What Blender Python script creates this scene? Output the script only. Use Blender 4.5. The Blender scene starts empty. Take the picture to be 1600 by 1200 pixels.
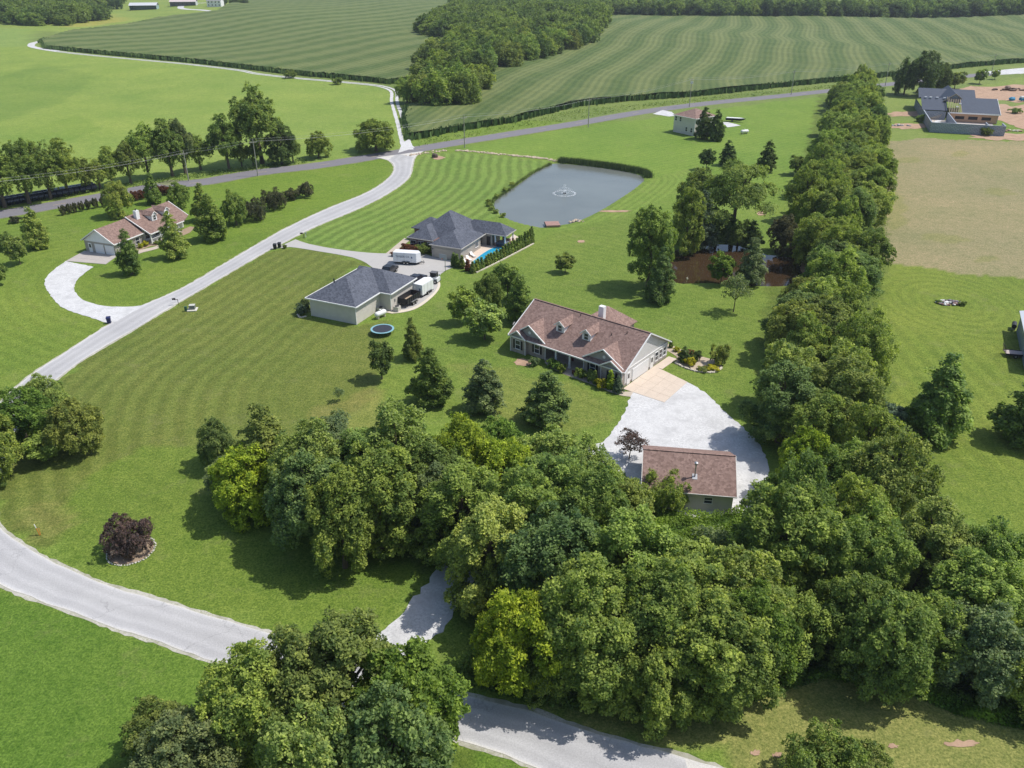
import bpy, math, random
import numpy as np
from mathutils import Vector, Matrix
from mathutils.geometry import delaunay_2d_cdt
R = math.radians
rnd = random.Random(7)
S = bpy.context.scene
# ------------------------------------------------------------------ camera
CAM_H, PITCH, FOC = 60.0, R(28.0), 1290.0          # metres, below horizontal, pixels of a 1600 wide picture
cam = bpy.data.cameras.new('camera')
co = bpy.data.objects.new('camera', cam)
S.collection.objects.link(co)
co.location = (0, 0, CAM_H)
co.rotation_euler = (R(90) - PITCH, 0, 0)
cam.angle = 2 * math.atan(800 / FOC)
cam.clip_start = 0.5
cam.clip_end = 9000
S.camera = co
S.render.resolution_x, S.render.resolution_y = 1024, 768
# ------------------------------------------------------------------ world and sun
SUN_AZ, SUN_EL = 9.0, 58.0                         # azimuth from +X towards +Y
W = bpy.data.worlds.new("World")
S.world = W
W.use_nodes = True
nt = W.node_tree
nt.nodes.clear()
sky = nt.nodes.new('ShaderNodeTexSky')
sky.sky_type = 'NISHITA'
sky.sun_disc = False
sky.sun_elevation = R(SUN_EL)
sky.sun_rotation = R(90 - SUN_AZ)
sky.air_density = 1.0
sky.dust_density = 1.5
bg = nt.nodes.new('ShaderNodeBackground')
bg.inputs['Strength'].default_value = 0.15
wo = nt.nodes.new('ShaderNodeOutputWorld')
nt.links.new(sky.outputs[0], bg.inputs[0])
nt.links.new(bg.outputs[0], wo.inputs[0])
sl = bpy.data.lights.new('sun', 'SUN')
sl.energy = 4.35
sl.angle = R(0.55)
sl.color = (1.0, 0.955, 0.88)
so = bpy.data.objects.new('sun', sl)
S.collection.objects.link(so)
sd = Vector((math.cos(R(SUN_EL)) * math.cos(R(SUN_AZ)), math.cos(R(SUN_EL)) * math.sin(R(SUN_AZ)), math.sin(R(SUN_EL))))
so.rotation_euler = sd.to_track_quat('Z', 'Y').to_euler()
so.location = (150, 70, 300)
S.view_settings.view_transform = 'Standard'
S.view_settings.look = 'None'
S.view_settings.exposure = 0.0
S.view_settings.gamma = 1.0
S.view_settings.use_curve_mapping = False
S.cycles.max_bounces = 6
S.cycles.diffuse_bounces = 3
S.cycles.glossy_bounces = 3
S.cycles.transmission_bounces = 4
S.cycles.caustics_reflective = False
S.cycles.caustics_refractive = False
# ------------------------------------------------------------------ terrain and picking
def sstep(a, b, t):
    t = np.clip((t - a) / (b - a), 0, 1)
    return t * t * (3 - 2 * t)
def relief(x, y):
    A = sstep(360, 620, y)
    B = sstep(620, 1100, y)
    return A * (2.2 * np.sin(x / 75 + 1.1) * np.sin(y / 95 + .4) + 1.3 * np.sin(x / 39 + y / 61)) + B * 3.0 * np.sin(x / 160 + y / 210)
def G(px, py, z=0.0):
    """world point at height z over the ground seen at photo pixel (px, py)"""
    u = (px - 800) / FOC
    v = -(py - 600) / FOC
    d = (u, math.cos(PITCH) + v * math.sin(PITCH), -math.sin(PITCH) + v * math.cos(PITCH))
    h = z
    for k in range(12):
        t = (h - CAM_H) / d[2]
        h = z + float(relief(d[0] * t, d[1] * t))
    return (d[0] * t, d[1] * t)
def Gs(pts, z=0.0): return [G(a, b, z) for a, b in pts]
# ------------------------------------------------------------------ materials
MATS = {}
def newmat(name):
    m = bpy.data.materials.new(name)
    m.use_nodes = True
    n = m.node_tree
    n.nodes.clear()
    return m, n
def N(n, t, **k):
    x = n.nodes.new(t)
    for a, b in k.items():
        if a.startswith('i_'): x.inputs[a[2:].replace('_', ' ')].default_value = b
        else: setattr(x, a, b)
    return x
def mix(n, fac, a, b, mode='MIX'):
    x = n.nodes.new('ShaderNodeMix'); x.data_type = 'RGBA'; x.blend_type = mode
    for i, v in ((0, fac), (6, a), (7, b)):
        if hasattr(v, 'is_linked') or hasattr(v, 'links'): n.links.new(v, x.inputs[i])
        else: x.inputs[i].default_value = v if i == 0 else (*v[:3], 1)
    return x.outputs[2]
def ramp(n, fac, p0, p1, c0=(0, 0, 0), c1=(1, 1, 1)):
    r = n.nodes.new('ShaderNodeValToRGB')
    r.color_ramp.elements[0].position = p0; r.color_ramp.elements[1].position = p1
    r.color_ramp.elements[0].color = (*c0, 1); r.color_ramp.elements[1].color = (*c1, 1)
    n.links.new(fac, r.inputs[0])
    return r.outputs[0]
def noise(n, scale, detail=4, rough=.55, vec=None, stretch=None):
    x = N(n, 'ShaderNodeTexNoise'); x.inputs['Scale'].default_value = scale; x.inputs['Detail'].default_value = detail
    x.inputs['Roughness'].default_value = rough
    if vec is None: vec = geo_pos(n)
    if stretch:
        m = N(n, 'ShaderNodeMapping'); m.inputs['Scale'].default_value = stretch[:3]
        if len(stretch) > 3: m.inputs['Rotation'].default_value = (0, 0, stretch[3])
        n.links.new(vec, m.inputs[0]); vec = m.outputs[0]
    n.links.new(vec, x.inputs['Vector'])
    return x.outputs['Fac']
def geo_pos(n):
    g = n.nodes.get('GP') or N(n, 'ShaderNodeNewGeometry'); g.name = 'GP'
    return g.outputs['Position']
def obj_pos(n):
    g = n.nodes.get('OP') or N(n, 'ShaderNodeTexCoord'); g.name = 'OP'
    return g.outputs['Object']
def finish(m, n, col, rough=.8, spec=.3, bump=None, bstr=.3, bdist=.05, metal=0):
    b = N(n, 'ShaderNodeBsdfPrincipled')
    if isinstance(col, (tuple, list)): b.inputs['Base Color'].default_value = (*col[:3], 1)
    else: n.links.new(col, b.inputs['Base Color'])
    if hasattr(rough, 'links'): n.links.new(rough, b.inputs['Roughness'])
    else: b.inputs['Roughness'].default_value = rough
    b.inputs['Specular IOR Level'].default_value = spec
    b.inputs['Metallic'].default_value = metal
    if bump is not None:
        q = N(n, 'ShaderNodeBump'); q.inputs['Strength'].default_value = bstr; q.inputs['Distance'].default_value = bdist
        n.links.new(bump, q.inputs['Height']); n.links.new(q.outputs[0], b.inputs['Normal'])
    o = N(n, 'ShaderNodeOutputMaterial')
    n.links.new(b.outputs[0], o.inputs[0])
    return m
def paint(name, col, var=.12, scale=1.2, rough=.6, spec=.3, local=True, metal=0, bump=0.0):
    """a plain coloured surface with mild mottling and weathering"""
    if name in MATS: return MATS[name]
    m, n = newmat(name)
    vec = obj_pos(n) if local else geo_pos(n)
    f = noise(n, scale, 5, .6, vec)
    lo = tuple(c * (1 - var) for c in col); hi = tuple(min(1, c * (1 + var)) for c in col)
    c = ramp(n, f, .3, .7, lo, hi)
    f2 = noise(n, scale * 9, 3, .6, vec)
    c = mix(n, .5, c, ramp(n, f2, .25, .75, lo, hi))
    finish(m, n, c, rough, spec, f2 if bump else None, bump, .02, metal)
    MATS[name] = m
    return m
def shingle(name, col, col2):
    if name in MATS: return MATS[name]
    m, n = newmat(name)
    vec = obj_pos(n)
    # courses of tabs laid along the slope: cells from brick texture on each roof's own local coordinates
    f = noise(n, 7.0, 5, .8, vec)
    v = N(n, 'ShaderNodeTexVoronoi'); v.inputs['Scale'].default_value = 3.6; n.links.new(vec, v.inputs['Vector'])
    c = ramp(n, f, .3, .7, col, col2)
    hs = N(n, 'ShaderNodeSeparateColor'); n.links.new(v.outputs['Color'], hs.inputs[0])
    c = mix(n, .55, c, ramp(n, hs.outputs[0], 0, 1, tuple(a * .68 for a in col), tuple(min(1, a * 1.28) for a in col2)))
    w = noise(n, .35, 3, .5, vec)
    c = mix(n, ramp(n, w, .45, .75, (0, 0, 0), (.35,) * 3), c, tuple(a * .95 for a in col))
    finish(m, n, c, .9, .15, v.outputs['Distance'], .4, .03)
    MATS[name] = m
    return m
def gravelm(name, col, dark, patch=(.2, .2, .13), amt=.5, local=False):
    if name in MATS: return MATS[name]
    m, n = newmat(name)
    f = noise(n, 3.2, 8, .85); g = noise(n, .4, 6, .72); h = noise(n, 1.2, 7, .8)
    c = ramp(n, f, .42, .56, dark, col)
    k_ = noise(n, .12, 5, .7)
    c = mix(n, ramp(n, k_, .38, .62, (0, 0, 0), (.55,) * 3), c, tuple(a * .86 for a in col))
    c = mix(n, ramp(n, g, .47, .62, (0, 0, 0), (amt,) * 3), c, tuple(a * .8 for a in dark))
    c = mix(n, ramp(n, h, .58, .7, (0, 0, 0), (amt,) * 3), c, patch)
    finish(m, n, c, .92, .15, f, .6, .04)
    MATS[name] = m
    return m
def asphalt(name, col, dark, edge=None):
    if name in MATS: return MATS[name]
    m, n = newmat(name)
    f = noise(n, 9.0, 6, .7); g = noise(n, .12, 4, .5); h = noise(n, .6, 5, .65, None, (1, 1, 1))
    c = ramp(n, f, .3, .7, dark, col)
    c = mix(n, ramp(n, g, .4, .7, (0, 0, 0), (.35,) * 3), c, tuple(a * .82 for a in col))
    c = mix(n, ramp(n, h, .6, .75, (0, 0, 0), (.3,) * 3), c, tuple(min(1, a * 1.15) for a in col))
    # hairline cracks
    v = N(n, 'ShaderNodeTexVoronoi', feature='DISTANCE_TO_EDGE'); v.inputs['Scale'].default_value = .13
    n.links.new(geo_pos(n), v.inputs['Vector'])
    k = noise(n, .8, 4, .6)
    wv = N(n, 'ShaderNodeMix'); wv.data_type = 'VECTOR'; wv.inputs[0].default_value = .012
    c = mix(n, ramp(n, v.outputs['Distance'], .0, .006, (.35,) * 3, (0, 0, 0)), c, tuple(a * .5 for a in col))
    finish(m, n, c, .9, .2, f, .3, .02)
    MATS[name] = m
    return m
def leafmat(name='leaf', trans=.38, tint=None):
    if name in MATS: return MATS[name]
    m, n = newmat(name)
    oi = N(n, 'ShaderNodeObjectInfo')
    at = N(n, 'ShaderNodeAttribute', attribute_name='tone')
    hs = N(n, 'ShaderNodeSeparateColor'); n.links.new(at.outputs['Color'], hs.inputs[0])
    # clump tone (R), leaf tone (G)
    c = mix(n, 1.0, oi.outputs['Color'], ramp(n, hs.outputs[0], 0, 1, (.52, .62, .62), (1.5, 1.38, 1.15)), 'MULTIPLY')
    c = mix(n, 1.0, c, ramp(n, hs.outputs[1], 0, 1, (.7, .72, .78), (1.3, 1.28, 1.1)), 'MULTIPLY')
    b = N(n, 'ShaderNodeBsdfPrincipled'); n.links.new(c, b.inputs['Base Color'])
    b.inputs['Roughness'].default_value = .6; b.inputs['Specular IOR Level'].default_value = .16
    t = N(n, 'ShaderNodeBsdfTranslucent')
    tc = mix(n, 1.0, c, (1.25, 1.35, .55), 'MULTIPLY'); n.links.new(tc, t.inputs[0])
    ms = N(n, 'ShaderNodeMixShader'); ms.inputs[0].default_value = trans
    n.links.new(b.outputs[0], ms.inputs[1]); n.links.new(t.outputs[0], ms.inputs[2])
    o = N(n, 'ShaderNodeOutputMaterial'); n.links.new(ms.outputs[0], o.inputs[0])
    MATS[name] = m
    return m
LEAF = leafmat()
BARK = paint('bark', (.12, .095, .07), .3, 3, .9)
# ------------------------------------------------------------------ object helpers
def link(o, parent=None):
    S.collection.objects.link(o)
    if parent is not None: o.parent = parent
    return o
def tag(o, label=None, cat=None, group=None, kind=None):
    for k, v in (('label', label), ('category', cat), ('group', group), ('kind', kind)):
        if v: o[k] = v
    return o
def empty(name, loc, rz=0, label=None, cat=None, group=None):
    o = bpy.data.objects.new(name, None); link(o)
    x, y = loc[:2]
    z = loc[2] if len(loc) > 2 else float(relief(x, y))
    o.location = (x, y, z); o.rotation_euler = (0, 0, R(rz)); o.empty_display_size = .3
    return tag(o, label, cat, group)
class MB:
    """collects faces, builds one mesh object"""
    def __init__(s): s.v = []; s.f = []; s.m = []
    def add(s, vs, fs, mi=0):
        k = len(s.v); s.v += [tuple(a) for a in vs]; s.f += [tuple(k + i for i in f) for f in fs]; s.m += [mi] * len(fs); return s
    def box(s, x0, x1, y0, y1, z0, z1, mi=0):
        return s.add([(x0, y0, z0), (x1, y0, z0), (x1, y1, z0), (x0, y1, z0), (x0, y0, z1), (x1, y0, z1), (x1, y1, z1), (x0, y1, z1)],
                     [(0, 3, 2, 1), (4, 5, 6, 7), (0, 1, 5, 4), (1, 2, 6, 5), (2, 3, 7, 6), (3, 0, 4, 7)], mi)
    def beam(s, p, q, w, h, mi=0):
        p = Vector(p); q = Vector(q); d = (q - p)
        if d.length < 1e-6: return s
        d.normalize(); a = Vector((0, 0, 1)) if abs(d.z) < .95 else Vector((1, 0, 0))
        r = d.cross(a).normalized() * w / 2; u = r.cross(d).normalized() * h / 2
        vs = [p - r - u, p + r - u, p + r + u, p - r + u, q - r - u, q + r - u, q + r + u, q - r + u]
        return s.add(vs, [(0, 1, 2, 3), (7, 6, 5, 4), (0, 4, 5, 1), (1, 5, 6, 2), (2, 6, 7, 3), (3, 7, 4, 0)], mi)
    def tube(s, pts, rad, n=8, mi=0, cap=True):
        pts = [Vector(p) for p in pts]
        if not hasattr(rad, '__len__'): rad = [rad] * len(pts)
        k = len(s.v)
        for i, p in enumerate(pts):
            d = (pts[min(i + 1, len(pts) - 1)] - pts[max(i - 1, 0)]).normalized()
            a = Vector((0, 0, 1)) if abs(d.z) < .9 else Vector((1, 0, 0))
            r = d.cross(a).normalized(); u = r.cross(d)
            for j in range(n):
                t = 2 * math.pi * j / n
                s.v.append(tuple(p + (r * math.cos(t) + u * math.sin(t)) * rad[i]))
        for i in range(len(pts) - 1):
            for j in range(n):
                a = k + i * n + j; b = k + i * n + (j + 1) % n
                s.f.append((a, b, b + n, a + n)); s.m.append(mi)
        if cap:
            s.f.append(tuple(k + j for j in range(n))[::-1]); s.m.append(mi)
            s.f.append(tuple(k + (len(pts) - 1) * n + j for j in range(n))); s.m.append(mi)
        return s
    def slab(s, pts, t, mi=0):
        """a roof plane: top polygon and the same dropped by t"""
        n = len(pts); k = len(s.v)
        s.v += [tuple(p) for p in pts] + [(p[0], p[1], p[2] - t) for p in pts]
        s.f.append(tuple(range(k, k + n))); s.f.append(tuple(range(k + 2 * n - 1, k + n - 1, -1)))
        for i in range(n): s.f.append((k + i, k + n + i, k + n + (i + 1) % n, k + (i + 1) % n))
        s.m += [mi] * (n + 2)
        return s
    def prism(s, poly, z0, z1, mi=0):
        n = len(poly); k = len(s.v)
        s.v += [(x, y, z0) for x, y in poly] + [(x, y, z1) for x, y in poly]
        s.f.append(tuple(range(k + n - 1, k - 1, -1))); s.f.append(tuple(range(k + n, k + 2 * n)))
        for i in range(n): s.f.append((k + i, k + (i + 1) % n, k + n + (i + 1) % n, k + n + i))
        s.m += [mi] * (n + 2)
        return s
    def blob(s, c, r, seed=0, n=8, m=5, mi=0, jit=.12):
        q = random.Random(seed); k = len(s.v)
        if not hasattr(r, '__len__'): r = (r, r, r)
        rows = []
        for i in range(m + 1):
            ph = math.pi * i / m; row = []
            for j in range(n if 0 < i < m else 1):
                th = 2 * math.pi * j / n; f = 1 + q.uniform(-jit, jit)
                s.v.append((c[0] + r[0] * math.sin(ph) * math.cos(th) * f, c[1] + r[1] * math.sin(ph) * math.sin(th) * f, c[2] + r[2] * math.cos(ph) * f))
                row.append(len(s.v) - 1)
            rows.append(row)
        for i in range(m):
            a, b = rows[i], rows[i + 1]
            for j in range(n):
                if len(a) == 1: s.f.append((a[0], b[j], b[(j + 1) % n]))
                elif len(b) == 1: s.f.append((a[j], b[0], a[(j + 1) % n]))
                else: s.f.append((a[j], b[j], b[(j + 1) % n], a[(j + 1) % n]))
                s.m.append(mi)
        return s
    def mesh(s, name, mats):
        me = bpy.data.meshes.new(name); me.from_pydata(s.v, [], s.f)
        for m in (mats if isinstance(mats, (list, tuple)) else [mats]): me.materials.append(m)
        me.polygons.foreach_set('material_index', s.m)
        me.update()
        return me
    def build(s, name, mats, parent=None, loc=(0, 0, 0), rz=0, smooth=False):
        me = s.mesh(name, mats)
        if smooth: me.polygons.foreach_set('use_smooth', [True] * len(me.polygons))
        o = bpy.data.objects.new(name, me); link(o, parent); o.location = loc; o.rotation_euler = (0, 0, R(rz))
        return o
def npmesh(name, co, quads, mats, tone=None, smooth=False):
    me = bpy.data.meshes.new(name)
    nv = len(co); nf = len(quads); k = quads.shape[1]
    me.vertices.add(nv); me.vertices.foreach_set('co', np.asarray(co, np.float32).ravel())
    me.loops.add(nf * k); me.loops.foreach_set('vertex_index', np.asarray(quads, np.int32).ravel())
    me.polygons.add(nf); me.polygons.foreach_set('loop_start', np.arange(0, nf * k, k, dtype=np.int32))
    me.polygons.foreach_set('loop_total', np.full(nf, k, np.int32))
    if smooth: me.polygons.foreach_set('use_smooth', np.ones(nf, bool))
    me.update(calc_edges=True)
    if tone is not None:
        a = me.color_attributes.new('tone', 'FLOAT_COLOR', 'POINT')
        a.data.foreach_set('color', np.asarray(tone, np.float32).ravel())
    for m in (mats if isinstance(mats, (list, tuple)) else [mats]): me.materials.append(m)
    return me
# ------------------------------------------------------------------ ground shapes from the photo
def pip(P, poly):
    """points P (n,2) in polygon"""
    x, y = P[:, 0], P[:, 1]; ins = np.zeros(len(P), bool); n = len(poly)
    for i in range(n):
        x0, y0 = poly[i]; x1, y1 = poly[(i + 1) % n]
        if y0 == y1: continue
        c = ((y0 > y) != (y1 > y)) & (x < (x1 - x0) * (y - y0) / (y1 - y0) + x0)
        ins ^= c
    return ins
def pdist(P, line, closed=False):
    """distance of points to a polyline"""
    d = np.full(len(P), 1e9); L = list(line) + ([line[0]] if closed else [])
    for a, b in zip(L, L[1:]):
        a = np.array(a); b = np.array(b); ab = b - a; l = (ab @ ab) or 1e-9
        t = np.clip(((P - a) @ ab) / l, 0, 1)
        d = np.minimum(d, np.hypot(*(P - a - t[:, None] * ab).T))
    return d
def smoothline(pts, step=1.5, closed=False):
    """Catmull-Rom through world points"""
    n = len(pts); out = []
    segs = n if closed else n - 1
    for i in range(segs):
        if closed: p = [Vector(pts[(i + k - 1) % n]) for k in range(4)]
        else: p = [Vector(pts[max(i - 1, 0)]), Vector(pts[i]), Vector(pts[i + 1]), Vector(pts[min(i + 2, n - 1)])]
        m = max(1, int((p[2] - p[1]).length / step))
        for k in range(m):
            t = k / m
            out.append(tuple(.5 * ((2 * p[1]) + (-p[0] + p[2]) * t + (2 * p[0] - 5 * p[1] + 4 * p[2] - p[3]) * t * t + (-p[0] + 3 * p[1] - 3 * p[2] + p[3]) * t ** 3)))
    if not closed: out.append(tuple(pts[-1]))
    return out
def densify(poly, step, jit=0, seed=1):
    q = random.Random(seed); out = []
    for a, b in zip(poly, poly[1:] + poly[:1]):
        L = math.dist(a, b); m = max(1, int(L / step))
        for k in range(m):
            t = k / m; out.append((a[0] + (b[0] - a[0]) * t + q.uniform(-jit, jit), a[1] + (b[1] - a[1]) * t + q.uniform(-jit, jit)))
    return out
def sheet(name, poly, z, mat, step=1.0, jit=.0, grid=None, kind='structure', seed=1, zf=None):
    """a ground patch draped on the terrain"""
    poly = densify(poly, step, jit, seed)
    pts = [Vector(p) for p in poly]; n = len(pts)
    if grid:
        xs = [p[0] for p in poly]; ys = [p[1] for p in poly]
        gx, gy = np.meshgrid(np.arange(min(xs), max(xs), grid), np.arange(min(ys), max(ys), grid))
        P = np.stack([gx.ravel(), gy.ravel()], 1) + .013
        P = P[pip(P, poly)]; P = P[pdist(P, poly, True) > grid * .4]
        pts += [Vector(p) for p in P]
    v, e, f, *_ = delaunay_2d_cdt(pts, [], [list(range(n))], 1, 1e-4)
    V = np.array([tuple(p) for p in v])
    Z = relief(V[:, 0], V[:, 1]) + z
    if zf is not None: Z = Z + zf(V[:, 0], V[:, 1])
    me = bpy.data.meshes.new(name); me.from_pydata(np.column_stack([V, Z]).tolist(), [], f); me.materials.append(mat)
    me.update()
    if len(me.polygons) and me.polygons[0].normal.z < 0: me.flip_normals()
    o = bpy.data.objects.new(name, me); link(o); tag(o, kind=kind)
    return o
def ribbon(line, w0, w1=None):
    """polygon around a centre line, w0 to its left and w1 to its right"""
    w1 = w0 if w1 is None else w1; L = []; Rr = []
    for i, p in enumerate(line):
        a = Vector(line[max(i - 1, 0)]); b = Vector(line[min(i + 1, len(line) - 1)]); d = (b - a).normalized(); nn = Vector((-d.y, d.x))
        L.append(tuple(Vector(p) + nn * w0)); Rr.append(tuple(Vector(p) - nn * w1))
    return L + Rr[::-1]
HWY_C = smoothline(Gs([(-160, 366), (-60, 346), (0, 335), (60, 325), (160, 307), (248, 291), (320, 284), (400, 270), (500, 258), (600, 242), (700, 225), (800, 209), (900, 193), (1000, 175.5), (1100, 162), (1200, 152), (1285, 143), (1385, 132), (1480, 122), (1520, 118), (1600, 111), (1700, 103), (1850, 94)]), 4)
ST_L = Gs([(588, 246), (606, 250), (616, 260), (610, 276), (575, 300), (512, 326), (450, 355), (400, 383), (300, 442), (250, 466), (222, 478), (172, 506), (102, 551), (47, 587), (0, 632), (-40, 690), (-62, 750), (-60, 830), (-40, 878), (0, 913), (101, 952), (189, 984), (253, 1004), (321, 1029), (381, 1045), (480, 1080), (600, 1122), (740, 1164), (790, 1178), (837, 1200), (900, 1235), (1000, 1290)])
ST_R = Gs([(662, 236), (648, 246), (644, 260), (638, 278), (610, 300), (560, 326), (495, 353), (445, 378), (400, 402), (275, 475), (200, 520), (147, 551), (104, 580), (62, 618), (28, 668), (6, 722), (-6, 770), (-4, 818), (34, 851), (88, 881), (169, 915), (243, 936), (304, 956), (415, 988), (520, 1022), (640, 1058), (747, 1091), (827, 1110), (933, 1147), (1070, 1183), (1140, 1206), (1300, 1260)])
ST_Ls = smoothline(ST_L, 2); ST_Rs = smoothline(ST_R, 2)
STREET = ST_Ls + ST_Rs[::-1]
DRIVE1 = smoothline(Gs([(462, 374), (482, 381), (525, 389), (575, 395), (608, 396)]), 2) + Gs([(622, 388), (640, 385), (675, 401), (706, 407), (712, 416), (696, 423), (682, 433), (688, 447), (681, 459), (660, 477), (640, 486), (612, 489), (600, 470), (590, 440), (585, 420)]) + smoothline(Gs([(572, 411), (550, 402), (500, 393), (452, 386), (428, 389)]), 2)
GLOOP = smoothline(Gs([(103, 408), (80, 425), (70, 442), (85, 470), (107, 485), (135, 494), (172, 507)]), 1.5) + smoothline(Gs([(240, 470), (222, 477.5), (175, 479), (145, 474), (125, 465), (116, 450), (122, 436), (136, 424), (146, 417)]), 1.5)
LPAD = Gs([(132, 392), (183, 400), (213, 404), (186, 407), (165, 413), (146, 417.5), (137, 424), (103, 408)])
GPAD = smoothline(Gs([(1074, 597), (1100, 612), (1130, 640), (1165, 672), (1190, 700), (1202, 735), (1196, 775), (1170, 810), (1150, 830)]), 1.5) + Gs([(1060, 800), (1010, 780), (960, 720), (920, 735), (905, 700), (942, 690)]) + smoothline(Gs([(942, 690), (962, 668), (980, 634), (984, 622), (990, 613)]), 1.5) + Gs([(1030, 606), (1064, 602)])
SDRIVE = smoothline(Gs([(555, 1006), (600, 985), (640, 942), (668, 910), (690, 880), (740, 820), (800, 760), (880, 720), (935, 700)]), 2) + smoothline(Gs([(985, 735), (900, 770), (830, 820), (770, 870), (720, 940), (690, 985), (640, 1020), (600, 1052), (560, 1034)]), 2)
POND = smoothline(Gs([(858, 256), (872, 254), (935, 260), (985, 268), (1008, 277), (1000, 289), (967, 312), (935, 331), (902, 346), (873, 352), (847, 355), (805, 346), (782, 335), (769, 321), (776, 307), (805, 289), (831, 270), (847, 261)]), 1.5, True)
MUD = smoothline(Gs([(1040, 400), (1060, 386), (1110, 380), (1155, 382), (1196, 395), (1240, 400), (1262, 412), (1255, 434), (1230, 446), (1196, 446), (1160, 447), (1122, 442), (1085, 442), (1052, 441), (1036, 425)]), 1.5, True)
LANE = smoothline(Gs([(80, 62), (62, 65), (50, 69), (54, 74), (87, 80), (150, 87), (225, 94), (300, 101), (375, 110), (400, 115), (462, 122), (520, 127), (575, 132), (600, 136), (615, 143), (616, 158), (620, 172), (627, 195), (633, 220), (637, 234)]), 3)
CORN_A = Gs([(66, 66), (72, 76), (150, 84), (225, 91), (300, 98), (375, 106.5), (462, 117), (520, 122), (575, 127), (606, 131), (640, 128), (655, 118), (645, 95), (664, 78), (700, 66), (652, 47), (664, 38), (690, 26), (760, 4), (780, -6), (400, -6), (340, 20), (250, 30), (200, 41), (110, 52)])
CORN_B = Gs([(640, 218), (660, 216), (700, 207), (800, 191), (850, 178), (900, 166), (975, 158), (1050, 153), (1100, 149), (1200, 138), (1287, 129), (1375, 121), (1475, 109), (1600, 98), (1750, 84), (1900, 60), (1900, 25), (1600, 27), (1200, 30), (950, 27), (940, 40), (938, 62), (900, 73), (835, 94), (770, 107), (762, 130), (735, 150), (700, 158), (670, 165), (640, 172), (634, 190)])
DRY = Gs([(1384, 222), (1430, 218), (1500, 220), (1620, 224), (1760, 236), (1800, 445), (1600, 437), (1500, 425), (1425, 416), (1372, 404), (1374, 300)])
# ------------------------------------------------------------------ the ground mesh
def axis(a, b, fine, lo, hi, grow):
    xs = list(np.arange(a, b + 1e-6, fine)); s = fine; x = b
    while x < hi: s = min(s * grow, 90); x += s; xs.append(x)
    s = fine; x = a
    while x > lo: s = min(s * grow, 90); x -= s; xs.insert(0, x)
    return np.array(xs)
def c8(r, g, b, k=.745):
    """sRGB bytes as seen in full sun -> base colour"""
    f = lambda c: (c / 255 / 12.92) if c / 255 <= .04045 else ((c / 255 + .055) / 1.055) ** 2.4
    return np.array([f(r) * k * .985, f(g) * k * .885, f(b) * k * .95])
def signed_in(P, poly):
    """metres inside a polygon, zero outside; only worked out near it"""
    a = np.array(poly); lo = a.min(0) - 2; hi = a.max(0) + 2
    k = np.where(((P > lo) & (P < hi)).all(1))[0]; out = np.zeros(len(P))
    q = P[k]; ins = pip(q, poly); d = pdist(q, poly, True)
    out[k] = np.where(ins, d, 0)
    return out
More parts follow.
